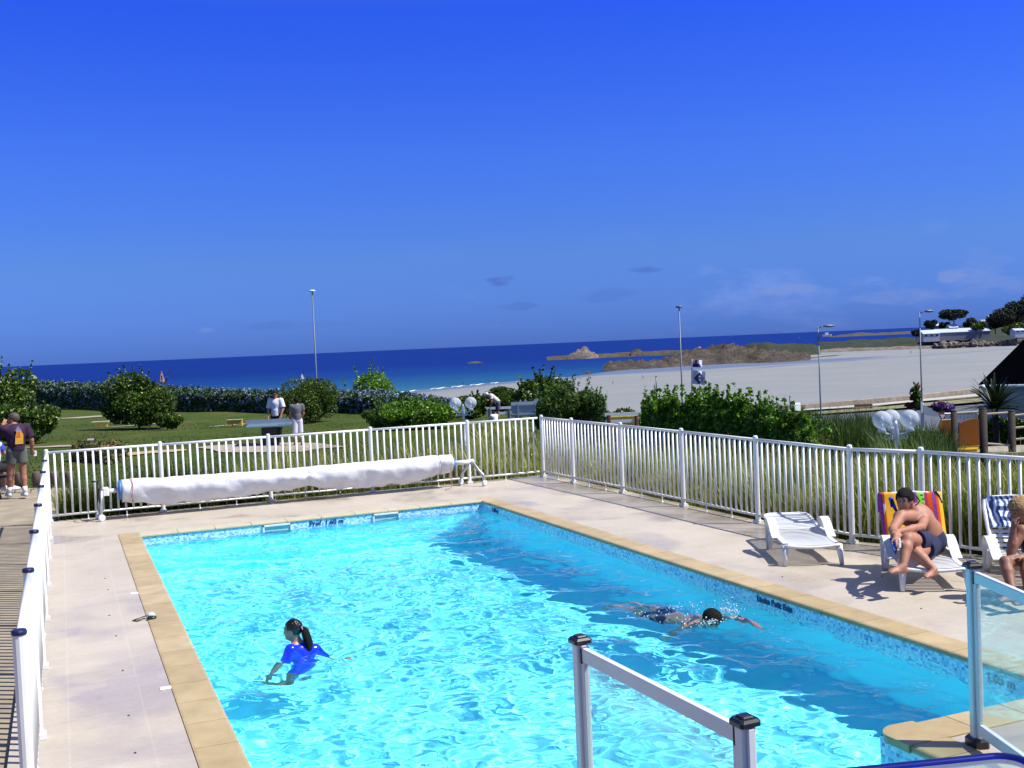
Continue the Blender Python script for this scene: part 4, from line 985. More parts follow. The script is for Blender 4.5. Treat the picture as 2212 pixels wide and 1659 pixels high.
# bag and things hung on the lounger
M_NAVY = plain('navy cloth', (.008, .016, .085), .8, var=.25, scale=20)
M_BLUEC = plain('blue cloth', (.012, .05, .32), .8, var=.25, scale=20)
def slab_outline(name, pts, dep, th, mat, label, cat):
    P = [atd(x, y, dep) for x, y in pts]; c = np.mean(P, 0); m = MB(); n = len(P); nrm = -ray(pts[0][0], pts[0][1]); nrm /= np.linalg.norm(nrm)
    A = [p+nrm*th*.5 for p in P]; B = [p-nrm*th*.5 for p in P]; A2 = [c+(p-c)*.75+nrm*th for p in P]; B2 = [c+(p-c)*.75-nrm*th for p in P]
    fs = [(i, (i+1) % n, n+(i+1) % n, n+i) for i in range(n)]+[(i, 2*n+i, 2*n+(i+1) % n, (i+1) % n) for i in range(n)]+[(n+i, n+(i+1) % n, 3*n+(i+1) % n, 3*n+i) for i in range(n)]+[tuple(2*n+i for i in range(n)), tuple(3*n+i for i in range(n-1, -1, -1))]
    m.add(A+B+A2+B2, fs); return tag(m.build(name, mat, None, True), label, cat)
_k = lambda x, y: (1880.2+x*.1833, 1023.05+y*.1833)
# ================================================================== planting
def leaves(cent, size, r, aspect=1.6, up=.0, flat=.0):
    """one small leaf quad per centre, randomly turned"""
    n = len(cent); a = r.normal(size=(n, 3)); a[:, 2] += up; a /= np.linalg.norm(a, axis=1)[:, None]
    b = r.normal(size=(n, 3)); b[:, 2] *= (1-flat); b -= a*(a*b).sum(1)[:, None]; b /= np.linalg.norm(b, axis=1)[:, None]
    s = size*(.6+.8*r.random(n))[:, None]; A = a*s*aspect*.5; B = b*s*.5
    V = np.stack([cent-A, cent+B*.9-A*.1, cent+A, cent-B*.9-A*.1], 1).reshape(-1, 3)
    return V, np.arange(4*n).reshape(n, 4)
def crown_pts(c, rad, n, r, lumps=14, lump=.42, shell=.75, bottom=-.9):
    """centres of leaves in an uneven crown: lobes of leaf clumps spread over an ellipsoid"""
    c, rad = np.asarray(c, float), np.asarray(rad, float)
    L = r.normal(size=(lumps, 3)); L /= np.linalg.norm(L, axis=1)[:, None]; L[:, 2] = np.maximum(L[:, 2], bottom)
    L = L*(.45+.4*r.random(lumps))[:, None]; lr = lump*(.6+.7*r.random(lumps))
    w = lr**2; k = r.choice(lumps, n, p=w/w.sum())
    d = r.normal(size=(n, 3)); d /= np.linalg.norm(d, axis=1)[:, None]
    d = L[k]+d*(lr[k]*(shell+(1-shell)*r.random(n)**.5*1.25)*(.92+.16*r.random(n)))[:, None]
    return c+d*rad
M_L_BUSH = leafmat('glossy shrub leaf', [(0, (0.019, 0.045, 0.005)), (.5, (0.041, 0.083, 0.008)), (.85, (0.093, 0.160, 0.012)), (1, (0.224, 0.303, 0.030))], .25, .4)
M_L_BRIGHT = leafmat('bright hedge leaf', [(0, (0.033, 0.093, 0.008)), (.5, (0.084, 0.194, 0.013)), (1, (0.225, 0.405, 0.028))], .35, .4)
M_L_OLIVE = leafmat('tamarisk leaf', [(0, (0.028, 0.073, 0.010)), (.5, (0.057, 0.122, 0.016)), (1, (0.124, 0.203, 0.030))], .3, .7)
M_L_DARK = leafmat('dark conifer leaf', [(0, (.006, .012, .006)), (.6, (.012, .022, .009)), (1, (.03, .045, .015))], .1, .7)
M_L_HYD = leafmat('hydrangea leaf', [(0, (0.018, 0.048, 0.010)), (.6, (0.036, 0.084, 0.014)), (1, (0.084, 0.144, 0.025))], .25, .5)
M_FLOWER = leafmat('blue hydrangea petal', [(0, (.11, .16, .30)), (.5, (.20, .27, .42)), (1, (.38, .45, .56))], .2, .8)
M_BARK = plain('bark', (.10, .075, .055), .9, var=.3, scale=9, bmp=.8)
def trunk_mb(base, top, r0, n=4, seed=0, spread=.5):
    r = np.random.default_rng(seed); m = MB(); base, top = np.asarray(base, float), np.asarray(top, float); mid = base+(top-base)*.45
    m.tube([base-[0, 0, .1], mid, top], [r0, r0*.8, r0*.4], 7)
    for k in range(n):
        d = r.normal(size=3); d[2] = abs(d[2])*.6+.3; e = mid+(top-mid)*r.random()*.6; m.tube([e, e+unit(d)*np.linalg.norm(top-base)*spread], [r0*.5, r0*.15], 6)
    return m
def bush(name, px, u, wpx, top, label, cat='bush', mat=M_L_BUSH, n=9000, size=.09, depth=None, lumps=16, lump=.42, seed=1, zb=None, group=None, aspect=1.6, up=0., shell=.75, twigs=0, base_off=-.05):
    """px column, u distance, wpx width in frame units, top row"""
    r = np.random.default_rng(seed); P = grd(px, u) if zb is None else su(px, u, zb)
    zt = C[2]+(atd(px, top, 1.)[2]-C[2])*u; wd = wpx/F*u; h = zt-P[2]
    root = empty(name, P, label, cat, group)
    c = P+[0, 0, h*.5]; rad = np.array([wd/2, (depth or wd)/2, h*.5])*1.0
    cp = crown_pts(c, rad/1.13, n, r, lumps, lump, shell); cp = cp[cp[:, 2] > P[2]+base_off]
    if twigs:
        ex = []
        for k in range(twigs):
            a = r.random()*6.28; q = r.random(); st_ = c+rad*np.array([math.cos(a)*.75*q, math.sin(a)*.75*q, .75-.35*q]); d = unit([math.cos(a)*.35, math.sin(a)*.35, 1.])*h*(.16+.22*r.random())
            t = r.random((26, 1)); ex.append(st_+d*t+r.normal(size=(26, 3))*.018)
        cp = np.concatenate([cp]+ex)
    V, Q = leaves(cp, size, r, aspect, up); mesh_np('crown', V, Q, mat, root)
    trunk_mb(P, c+[0, 0, h*.15], max(.03, wd*.02), 6, seed, .45).build('trunk', M_BARK, root)
    return root
bush('shrub', -6, 52, 190, 781, 'tall ragged leafy shrub rising at the left edge behind the man in purple', seed=21, n=16000, size=.10, twigs=16)
bush('shrub', 52, 45, 165, 868, 'broad dark shrub spreading over the lawn beside the man in purple', seed=22, n=15000, size=.09, mat=M_L_BUSH, twigs=6)
bush('round_shrub', 301, 59, 152, 806, 'large rounded glossy shrub standing alone on the left lawn', seed=23, n=22000, twigs=12, size=.10, lumps=26, lump=.45)
bush('shrub', 362, 57, 60, 888, 'small low shrub at the right foot of the rounded shrub', seed=24, n=3500, size=.09)
bush('ball_shrub', 670, 56, 134, 820, 'dense ball-shaped shrub behind the woman in grey at the table', seed=25, n=26000, twigs=10, size=.055, lumps=30, lump=.5, mat=M_L_BUSH, shell=.9)
bush('tree', 795, 92, 158, 806, 'dark green domed tree rising behind the hydrangea hedge', 'tree', seed=26, n=16000, twigs=10, size=.14, mat=M_L_BRIGHT)
bush('shrub', 822, 46, 84, 868, 'purplish feathery shrub left of the twin-globe lamp', seed=27, n=7000, size=.05, mat=M_L_OLIVE, twigs=14)
bush('shrub', 900, 43, 190, 866, 'low spreading yellow-green shrub left of the twin-globe lamp', seed=28, n=17000, twigs=26, size=.07, mat=M_L_BRIGHT, depth=3)
bush('shrub', 1020, 52, 70, 862, 'green shrub behind the twin-globe lamp', seed=29, n=7000, size=.09, mat=M_L_BUSH)
bush('shrub', 1085, 66, 100, 836, 'dark shrub in front of the beach left of the white board', seed=30, n=9000, size=.10, mat=M_L_BUSH)
bush('shrub', 1030, 70, 90, 850, 'dark low shrub against the beach above the lamp', seed=36, n=7000, size=.10, mat=M_L_BUSH, twigs=6)
bush('tree', 1172, 64, 124, 808, 'domed dark tree behind the white board', 'tree', seed=31, n=12000, twigs=12, size=.12, mat=M_L_BUSH)
bush('tamarisk', 1222, 47, 138, 826, 'feathery tamarisk bush beside the fence corner', 'bush', seed=32, n=24000, size=.055, mat=M_L_OLIVE, twigs=34, aspect=3.2, up=.5)
bush('tamarisk', 1288, 46, 70, 852, 'small wispy tamarisk with bare shoots against the beach', 'bush', seed=33, n=5000, size=.05, mat=M_L_OLIVE, twigs=26, aspect=3.2, up=.5)
bush('shrub', 1345, 62, 110, 879, 'low green shrub strip above the guard rail with brown posts', seed=34, n=5000, size=.10, mat=M_L_BUSH)
def hedge(name, a, b_, rows, wid, label, mat, n, size, seed, cat='hedge', flowers=None, shoots=0, zdrop=0.):
    """a,b_: (column, distance); rows: top rows along it"""
    r = np.random.default_rng(seed); pts = []; N_ = len(rows); base = grd((a[0]+b_[0])/2, (a[1]+b_[1])/2)
    root = empty(name, base, label, cat)
    def edge(t):
        px = a[0]+(b_[0]-a[0])*t; u = 1/((1-t)/a[1]+t/b_[1]); P = grd(px, u); zt = C[2]+(atd(px, np.interp(t, np.linspace(0, 1, N_), rows), 1.)[2]-C[2])*u; return P, zt
    E = [edge(t) for t in np.linspace(0, 1, 40)]; Pc = np.array([e[0] for e in E]); Zt = np.array([e[1] for e in E])
    seg = np.r_[0, np.cumsum(np.linalg.norm(np.diff(Pc, axis=0), axis=1))]; t = r.random(n)*seg[-1]
    ctr = np.stack([np.interp(t, seg, Pc[:, i]) for i in range(3)], -1); top = np.interp(t, seg, Zt)-zdrop
    lump = .5*np.sin(t*2.1+seed)+.5*np.sin(t*5.3+2*seed)+.4*np.sin(t*11.7)
    h = (top-ctr[:, 2])*(1+.05*lump); a_ = r.random(n)*math.pi; rr = (.72+.3*r.random(n))*(1+.06*np.sin(t*7+a_*4))
    y = np.cos(a_)*wid*rr; z = np.sin(a_)**.7*h*rr; z = np.where(r.random(n) < .3, r.random(n)*h*.9, z)
    pos = ctr+FH*y[:, None]; pos[:, 2] = ctr[:, 2]+np.maximum(z, .02)
    if shoots:
        ex = []
        for k in range(shoots):
            i = r.integers(n); L_ = .12+.38*r.random()**2*1.3; d = unit([r.normal()*.15, r.normal()*.15, 1])*L_
            s = r.random((22, 1)); ex.append(np.array([ctr[i, 0], ctr[i, 1], ctr[i, 2]+h[i]*.96])+FH*wid*.4*r.normal()+d*s+r.normal(size=(22, 3))*.02)
        pos = np.concatenate([pos]+ex)
    V, Q = leaves(pos, size, r); mesh_np('foliage', V, Q, mat, root)
    if flowers:
        fr = []; m = len(pos)
        sel = r.choice(n, flowers, p=None); nf = 16
        q = pos[sel]; away = q-ctr[sel]; away[:, 2] += .2; away /= np.linalg.norm(away, axis=1)[:, None]; q = q+away*.06
        keep = (((q-ctr[sel])@FH) < wid*.55); q = q[keep]
        dd = r.normal(size=(len(q), nf, 3)); dd /= np.linalg.norm(dd, axis=2)[..., None]
        fp = (q[:, None]+dd*(.10+.03*r.random((len(q), 1, 1)))).reshape(-1, 3); V, Q = leaves(fp, .09, r, 1.1); mesh_np('flowers', V, Q, M_FLOWER, root)['kind'] = 'stuff'
    return root
hedge('hydrangea_hedge', (60, 112), (500, 86), [823, 826, 830, 833, 838, 842], 1.3, 'long hydrangea hedge with pale blue flower heads along the far left lawn', M_L_HYD, 32000, .15, 41, flowers=1900)
hedge('hydrangea_hedge', (500, 85.9), (985, 62), [842, 845, 846, 846, 850, 866], 1.2, 'hydrangea hedge with pale blue flower heads behind the table tennis players', M_L_HYD, 32000, .13, 42, flowers=1900)
hedge('green_hedge', (1392, 32), (1760, 24), [882, 872, 868, 872, 882, 905, 940], 1.1, 'leafy bright green hedge with long shoots behind the right-hand fence', M_L_BRIGHT, 42000, .075, 43, shoots=230)
# ---- tall grasses: nobody could count the blades
def grass(name, fn, n, hgt, mat, label, seed, wid=.012, bend=.62, heads=0):
    r = np.random.default_rng(seed); P = fn(n, r); n = len(P); a = r.random(n)*6.283; d = np.stack([np.cos(a), np.sin(a), 0*a], -1); s = np.stack([-np.sin(a), np.cos(a), 0*a], -1)
    h = hgt*(.5+.6*r.random(n))*(1+.18*np.sin(P[:, 0]*2.3)+.15*np.sin(P[:, 1]*3.1)); b = bend*h*r.random(n)**.8; w = wid*(.7+.6*r.random(n)); V = []
    for t, wt in ((0, 1.), (.35, .95), (.7, .65), (1., .08)):
        c = P+d*(b*t*t)[:, None]; c[:, 2] += h*(t-.18*t*t*b/h); V += [c-s*(w*wt/2)[:, None], c+s*(w*wt/2)[:, None]]
    V = np.stack(V, 1).reshape(-1, 3); base = np.arange(n)[:, None]*8
    Q = np.concatenate([base+np.array([[2*k, 2*k+1, 2*k+3, 2*k+2]]) for k in range(3)])
    o = mesh_np(name, V, Q, mat); return tag(o, label, 'grass', kind='stuff')
M_GRASS = leafmat('straw grass', [(0, (0.057, 0.122, 0.013)), (.35, (0.129, 0.201, 0.024)), (.62, (0.259, 0.288, 0.049)), (.85, (0.489, 0.445, 0.119)), (1, (0.747, 0.661, 0.238))], .35, .6)
M_GRASSG = leafmat('green reed', [(0, (0.017, 0.052, 0.008)), (.5, (0.039, 0.091, 0.014)), (.85, (0.084, 0.143, 0.025)), (1, (0.224, 0.234, 0.050))], .35, .6)
M_LAWNB = leafmat('lawn blade', [(0, (0.024, 0.052, 0.007)), (.5, (0.048, 0.081, 0.013)), (1, (0.120, 0.124, 0.030))], .3, .7)
def bed(poly_fn):
    def f(n, r):
        q = r.random((n, 2)); P = poly_fn(q); z = [gz(x, y) for x, y in P]; return np.column_stack([P, z])
    return f
fx = lambda y: np.interp(-y, [-2.2, 6.1, 6.9, 12], [7.42, 7.6, 7.95, 9.2])
def right_bed(q): y = 2.4-q[:, 0]*14; return np.column_stack([fx(y)+.22+q[:, 1]**1.3*2.6, y])
grass('tall_grass', bed(right_bed), 36000, .98, M_GRASS, 'tall straw-coloured grass growing behind the right-hand fence', 51)
def far_bed(q): x = -1.1+q[:, 0]*9.6; return np.column_stack([x, 2.75+q[:, 1]**1.2*(1.4+2.2*(q[:, 0] > .35)*q[:, 1]+1.5*q[:, 0])])
grass('tall_grass', bed(far_bed), 17000, .62, M_GRASS, 'yellow-green grass bed behind the far fence', 52)
def far_dark(q): x = -.95+q[:, 0]*3.2; return np.column_stack([x, 2.62+q[:, 1]*.7])
grass('tall_grass', bed(far_dark), 5200, .72, M_GRASSG, 'dark green grass clumps behind the left half of the far fence', 56)
def reed_fn(q):
    px = 1720+q[:, 0]*205; u = 27+q[:, 1]*7; return np.array([grd(a, b)[:2] for a, b in zip(px, u)])
grass('reeds', bed(reed_fn), 8500, 1.12, M_GRASSG, 'dark green reeds in front of the coast road', 53, wid=.03, bend=.4)
def reed2(q):
    px = 1925+q[:, 0]*130; u = 20+q[:, 1]*6; return np.array([grd(a, b)[:2] for a, b in zip(px, u)])
grass('reeds', bed(reed2), 4500, 1.0, M_GRASSG, 'dark green reeds between the triple-globe lamp and the slide', 54, wid=.028)
def lawn_fn(q):
    px = -150+q[:, 0]*1600; u = 22+q[:, 1]*50; return np.array([grd(a, b)[:2] for a, b in zip(px, u)])
grass('lawn_grass', bed(lawn_fn), 36000, .05, M_LAWNB, 'short grass of the lawn', 55, wid=.03, bend=.8)
def duneg(q):
    px = 1010+q[:, 0]*330; u = 26+q[:, 1]*16; return np.array([grd(a, b)[:2] for a, b in zip(px, u)])
grass('rough_grass', bed(duneg), 9000, .42, M_GRASS, 'rough yellow grass beyond the far fence corner', 57, wid=.022)
# ---- palm-like cordyline by the house
M_PALM = leafmat('sword leaf', [(0, (.005, .013, .005)), (.6, (.012, .026, .007)), (1, (.045, .07, .02))], .12, .45)
P = su(2152, 30, -1.3); root = empty('palm', P, 'spiky dark palm in front of the white house', 'palm')
r = np.random.default_rng(61); V = []; Q = []
for k in range(80):
    a = r.random()*6.283; el = math.radians(8+74*r.random()); L_ = 1.0+.55*r.random(); d = np.array([math.cos(a)*math.cos(el), math.sin(a)*math.cos(el), math.sin(el)]); s = unit(np.cross(d, [0, 0, 1])); w = .10
    n0 = len(V); top = P+[0, 0, 1.4]
    for t, wt in ((0, .5), (.3, 1.), (.6, .85), (.85, .45), (1, .03)):
        c = top+d*L_*t-np.array([0, 0, 1])*(.28*L_*t**2.2); V += [c-s*w*wt/2+[0, 0, .012*wt], c-[0, 0, .0], c+s*w*wt/2+[0, 0, .012*wt]]
    for i in range(4):
        for j in (0, 1): q = n0+3*i+j; Q.append((q, q+1, q+4, q+3))
mesh_np('fronds', V, Q, M_PALM, root); MB().tube([P-[0, 0, .2], P+[.03, 0, .8], P+[0, 0, 1.45]], [.10, .085, .08], 10).build('trunk', plain('dark palm bark', (.03, .022, .016), .95, var=.4, scale=12, bmp=.8), root)
# far pines and trees on the headland
def far_tree(px, u, wpx, top, base, label, seed, n=2600, size=.9, mat=M_L_DARK, lump=.42, flat=.0, trunkh=.0, group='dark trees on the far headland'):
    r = np.random.default_rng(seed); zt = C[2]+(atd(px, top, 1.)[2]-C[2])*u; zb = C[2]+(atd(px, base, 1.)[2]-C[2])*u; P = su(px, u, zb); wd = wpx/F*u
    root = empty('pine_tree', P, label, 'tree', group); z0 = zb+(zt-zb)*trunkh; c = P+[0, 0, (z0+zt)/2-zb]
    cp = crown_pts(c, np.array([wd/2, wd/2, (zt-z0)/2])/1.13, n, r, 13, lump, .6); V, Q = leaves(cp, size, r, 1.3); mesh_np('crown', V, Q, mat, root)
    trunk_mb(P-[0, 0, 3], c, wd*.03, 3, seed, .4).build('trunk', M_BARK, root); return root
far_tree(2061, 820, 62, 667, 707, 'umbrella-shaped dark pine standing alone above the white shed', 71, 6000, 1.0, trunkh=.35)
far_tree(2010, 815, 30, 690, 711, 'small dark tree left of the umbrella pine', 72, 2400, .9)
far_tree(2040, 835, 26, 692, 712, 'low dark tree at the left foot of the umbrella pine', 73, 1500, .9)
far_tree(2098, 850, 40, 688, 712, 'low dark tree right of the umbrella pine', 74, 2200, .9)
far_tree(2150, 790, 44, 676, 712, 'dark tree below the pale house on the hill', 75, 3000, .9)
far_tree(2182, 780, 84, 655, 715, 'dark tree on the rising edge of the hill wood', 76, 5000, 1.0)
far_tree(2218, 780, 110, 636, 715, 'tallest dark tree at the right edge of the hill wood', 77, 7000, 1.1)
far_tree(2120, 800, 44, 694, 716, 'green bush behind the long shed', 78, 2400, .8, mat=M_L_BUSH)
far_tree(2196, 740, 50, 696, 728, 'green bush at the right end of the long shed', 79, 2800, .8, mat=M_L_BUSH)
far_tree(1979, 800, 22, 712, 728, 'dark bush at the left end of the white shed', 80, 1200, .7, mat=M_L_DARK)
# ================================================================== people
def skinmat(name, c, rough=.5):
    m, N, L, b = new_mat(name); n1 = noise(N, L, 14, 4, .6)
    L.new(ramp(N, L, n1, [(.3, tuple(x*.86 for x in c)), (.7, tuple(min(1, x*1.1) for x in c))]), b.inputs['Base Color'])
    b.inputs['Roughness'].default_value = rough; b.inputs['Subsurface Weight'].default_value = .08; b.inputs['Subsurface Radius'].default_value = (.02, .008, .004); b.inputs['Subsurface Scale'].default_value = .5
    return m
SK_TAN = skinmat('tanned skin', (.34, .145, .088), .6); SK = skinmat('skin', (.36, .185, .125)); SK_DARK = skinmat('reddish tanned skin', (.22, .09, .05), .6)
M_HAIRD = plain('dark brown hair', (.007, .005, .004), .75, var=.5, scale=60, bmp=.8, spec=.2); M_HAIRB = plain('curly blond hair', (.36, .22, .09), .7, var=.35, scale=50, bmp=1); M_HAIRG = plain('greying brown hair', (.06, .045, .035), .7, var=.3, scale=60)
M_EYE = plain('dark eye', (.02, .015, .012), .2); M_LIP = plain('lip', (.20, .06, .05), .5)
def cloth(name, c, **k): return plain(name, c, .85, var=k.get('var', .14), scale=k.get('scale', 16), bmp=.3)
C_NAVY = cloth('navy shorts cloth', (.003, .006, .048), var=.3); C_WHITE = cloth('white shirt cloth', (.58, .59, .62), var=.05); C_GREY = cloth('grey shirt cloth', (.085, .095, .11)); C_PURPLE = cloth('aubergine shirt cloth', (.022, .003, .026), var=.3)
C_OLIVE = cloth('olive grey shorts cloth', (.09, .10, .085)); C_BLACK = cloth('black cloth', (.006, .006, .010)); C_BLUE = plain('wet blue rash vest', (.006, .025, .62), .16, var=.2, scale=10, coat=.5); C_SHOE = plain('white shoe', (.55, .56, .60), .6, var=.06); C_SOCK = cloth('white sock', (.60, .60, .64), var=.05); C_SWIM = cloth('black swimsuit cloth', (.006, .006, .016)); C_BLUES = cloth('blue and white shirt cloth', (.03, .05, .45))
def hair_cap(parent, c, ax, s, mat, length=0., back=.0, h=.01, bushy=0., brow=.045, side=-.03):
    """hair over crown, sides and back, open over the face"""
    f, r, u = ax; c = np.asarray(c, float); M = np.stack([f, r, u])
    P = [('e', c+s*.026*u-.016*s*f, ((.103+bushy)*s, (.084+bushy)*s, (.102+bushy)*s), M)]
    if length: P.append(('c', c-s*.05*f-.02*s*u, c-s*(.065+back)*f-(.02+length)*s*u, .068*s, .035*s, .03))
    def region(Q):
        d = Q-c; x, y, z = d@f, np.abs(d@r), d@u
        face = np.minimum(x-(.052*s), (brow*s)-z)              # inside the face wedge when both positive
        face2 = np.minimum(x-(-.012*s), (side*s+.03*s)-z)
        low = -(z+(.055+length)*s)
        return np.maximum(np.maximum(face, face2), low)
    V, Q = surface_nets(lambda q: np.maximum(field(q, P, .02)-.004*s+(.0035+bushy*.35)*np.sin(q[..., 0]*170+2*np.sin(q[..., 2]*90))*np.sin(q[..., 1]*150+2*np.sin(q[..., 0]*80))*np.cos(q[..., 2]*130), region(q)+.004*np.sin(q[..., 0]*260)*np.sin(q[..., 1]*230)), *[b+o for b, o in zip(prim_bounds(P), (-.03, .03))], h)
    return mesh_np('hair', V, Q, mat, parent, True)
def torso(J, s, w=1., belly=0.):
    ch, wa, hp, nk = J['chest'], J['waist'], J['hip'], J['neck']; sl, sr = J['shL'], J['shR']; up = unit(nk-wa); ri = unit((sr-sl)-up*((sr-sl)@up)); fw = np.cross(up, ri); M = np.stack([ri, fw, up]); hr = J['hR']-J['hL']; hr = unit(hr) if np.linalg.norm(hr) > .02 else ri
    up2 = unit(wa-hp); hr = unit(hr-up2*(hr@up2)); M2 = np.stack([hr, np.cross(up2, hr), up2])
    return [('e', ch, (.165*s*w, .115*s*w, .18*s), M), ('c', wa, ch, .115*s*w+belly, .13*s*w), ('e', wa, (.145*s*w+belly, .105*s*w+belly, .13*s), M2), ('e', hp, (.165*s*w, .12*s*w, .125*s), M2), ('c', sl, sr, .058*s*w, .058*s*w), ('c', ch+(sl-ch)*.4, sl, .08*s*w, .062*s*w), ('c', ch+(sr-ch)*.4, sr, .08*s*w, .062*s*w), ('c', nk-up*.04*s, J['head']-up*.05*s, .056*s, .054*s), ('c', nk-up*.03*s, (sl+nk)/2, .052*s, .05*s), ('c', nk-up*.03*s, (sr+nk)/2, .052*s, .05*s)]
def limbs(J, s, w=1., legs=True, arms=True):
    P = []
    for q in 'LR':
        if arms: P += [('c', J['sh'+q], J['el'+q], .055*s*w, .043*s*w, .02), ('c', J['el'+q], J['el'+q]*.65+J['wr'+q]*.35, .042*s*w, .042*s*w, .015), ('c', J['el'+q]*.65+J['wr'+q]*.35, J['wr'+q], .042*s*w, .028*s, .015)]
        if legs:
            k_, a_ = J['kn'+q], J['an'+q]; hq = J['h'+q]; bk = unit(np.cross(np.cross(k_-hq, a_-k_)+1e-6, a_-k_)) if np.linalg.norm(np.cross(k_-hq, a_-k_)) > .004 else np.zeros(3)
            P += [('c', hq, k_, .088*s*w, .058*s*w, .03), ('c', k_, k_*.68+a_*.32-bk*.0, .056*s*w, .058*s*w, .02), ('c', k_*.68+a_*.32, a_, .056*s*w, .036*s, .02)]
    return P
def sleeves(J, s, t, w=1., infl=.018): return [('f', J['sh'+q], J['sh'+q]+(J['el'+q]-J['sh'+q])*t, .062*s*w+infl*.4, .056*s*w+infl) for q in 'LR']
def shorts_p(J, s, t, w=1., infl=.016):
    P = torso(J, s, w)[3:4]
    return P+[('c', J['waist']*.25+J['hip']*.75, J['hip'], .13*s*w, .13*s*w)]+[('f', J['h'+q], J['h'+q]+(J['kn'+q]-J['h'+q])*t, .095*s*w+infl*.5, .082*s*w+infl) for q in 'LR']
def shirt_p(J, s, w=1., low=.6, belly=0.):
    T = torso(J, s, w, belly); up = unit(J['waist']-J['hip'])
    return T[:3]+T[4:7]+[('f', J['waist'], J['waist']+(J['hip']-J['waist'])*low, .135*s*w+belly, .142*s*w+belly), ('f', J['waist'], J['waist']+(J['hip']-J['waist'])*low, .10*s*w, .12*s*w)]
MT = dict(eye=M_EYE, hair=M_HAIRD, lip=M_LIP)
# ---- man in blue shorts on the lounger
def vp(x, y, u): return atd(x, y, u)
root = empty('person', lpt(loc2, rz2, 0, .85, .30/.7), 'bare-chested man in navy shorts sitting cross-legged on the lounger with the striped towel', 'person'); s = .93
J = dict(head=vp(1954, 1081, 10.68), neck=vp(1975, 1103, 10.78), chest=vp(1985, 1123, 10.82), waist=vp(2004, 1148, 10.85), hip=vp(2013, 1169, 10.85), shL=vp(1945, 1117, 10.62), shR=vp(2000, 1112, 10.85), elL=vp(1929, 1144, 10.38), elR=vp(1990, 1139, 10.50), wrL=vp(1936, 1163, 10.12), wrR=vp(1938, 1149, 10.22),
         hL=vp(2000, 1172, 10.75), hR=vp(2016, 1172, 10.88), knL=vp(1960, 1164, 10.15), knR=vp(1980, 1196, 10.30), anL=vp(1951, 1222, 9.98), anR=vp(2018, 1231, 10.16))
hp_, hax = head_prims(J['head'], (vp(1925, 1090, 10.45)-J['head']), UP, s*1.0)
P = torso(J, s, 1.14, .018)+limbs(J, s, 1.06)+hp_
P += foot_prims(J['anL'], vp(1908, 1229, 9.90)-vp(1948, 1229, 9.98), UP, s*1.02)+foot_prims(J['anR'], vp(1980, 1236, 10.02)-J['anR'], UP, s*.92)
P += hand_prims(J['wrR'], vp(1922, 1160, 10.05)-J['wrR'], -UP*.9+FH*.2, s*.95, .7, 1)+hand_prims(J['wrL'], vp(1944, 1176, 10.0)-J['wrL'], -RT*.2-UP*.5+FH, s*.95, .45, -1)
body('body', P, SK_TAN, root, h=.0095, k=.022)
hair_cap(root, J['head'], hax, s, M_HAIRD, .0, .0, .008, .004); head_details(root, J['head'], hax, s, MT)
body('shorts', shorts_p(J, s, .60, 1.16), C_NAVY, root, h=.0095, k=.03)
MB().bbox(vp(1943, 1173, 9.97), (.05, .012, .085), .003, .6).build('phone', C_WHITE, root)
# goggles strap pouch and bag on the lounger arm
slab_outline('swim_bag', [_k(225, 770), _k(250, 740), _k(300, 810), _k(330, 850), _k(300, 955), _k(262, 900)], 10.55, .03, M_BLUEC, 'blue cloth bag hanging from the left arm of the lounger under the man', 'bag')
slab_outline('blue_cloth', [_k(212, 290), _k(232, 270), _k(262, 280), _k(300, 380), _k(335, 470), _k(300, 460), _k(258, 395), _k(240, 400)], 10.72, .02, M_BLUEC, 'blue cloth hanging over the left edge of the striped towel', 'cloth')
slab_outline('cloth_strap', [_k(730, 187), _k(765, 190), _k(815, 250), _k(852, 345), _k(838, 350), _k(790, 270), _k(750, 235)], 10.80, .012, M_BLACK, 'black strap lying over the top right corner of the striped towel', 'strap')
m = MB(); m.tube([vp(*_k(x, y), 10.70) for x, y in ((500, 245), (545, 265), (580, 322), (560, 355), (530, 375))], .006, 6); tag(m.build('spectacle_cord', M_BLACK, None, True), 'thin dark cord against the striped towel behind the man\'s head', 'cord')
# ---- blond woman at the right edge
root = empty('person', lpt(loc3, rz3, -.2, .4, 0), 'blond curly-haired woman in a black swimsuit seated at the right edge', 'person'); s = .92
J = dict(head=vp(2203, 1104, 9.82), neck=vp(2222, 1130, 9.95), chest=vp(2226, 1156, 9.98), waist=vp(2236, 1190, 10.05), hip=vp(2240, 1212, 10.05), shL=vp(2207, 1147, 9.70), shR=vp(2250, 1145, 10.1), elL=vp(2184, 1192, 9.62), elR=vp(2240, 1195, 9.8), wrL=vp(2189, 1145, 9.62), wrR=vp(2205, 1203, 9.6),
         hL=vp(2228, 1216, 9.9), hR=vp(2250, 1216, 10.15), knL=vp(2172, 1214, 9.55), knR=vp(2216, 1212, 9.6), anL=vp(2188, 1283, 9.32), anR=vp(2222, 1288, 9.35))
hp_, hax = head_prims(J['head'], -RT*.9-FH*.25-UP*.25, UP, s)
P = torso(J, s, .92)+limbs(J, s, .97)+hp_+foot_prims(J['anL'], vp(2150, 1301, 9.25)-vp(2188, 1301, 9.32), UP, s)+foot_prims(J['anR'], -RT-FH*.3, UP, s)
P += hand_prims(J['wrL'], vp(2190, 1122, 9.64)-J['wrL'], RT+FH*.1, s*.92, .6, -1)+hand_prims(J['wrR'], -RT*.9-FH*.3, -UP, s*.92, .6, 1)
body('body', P, SK_DARK, root, h=.0105, k=.022); hair_cap(root, J['head'], hax, s, M_HAIRB, .035, .0, .009, .018, .05); head_details(root, J['head'], hax, s, dict(MT, hair=M_HAIRB))
body('swimsuit', torso(J, s, .95)[:4], C_SWIM, root, h=.011, k=.03, inflate=.006)
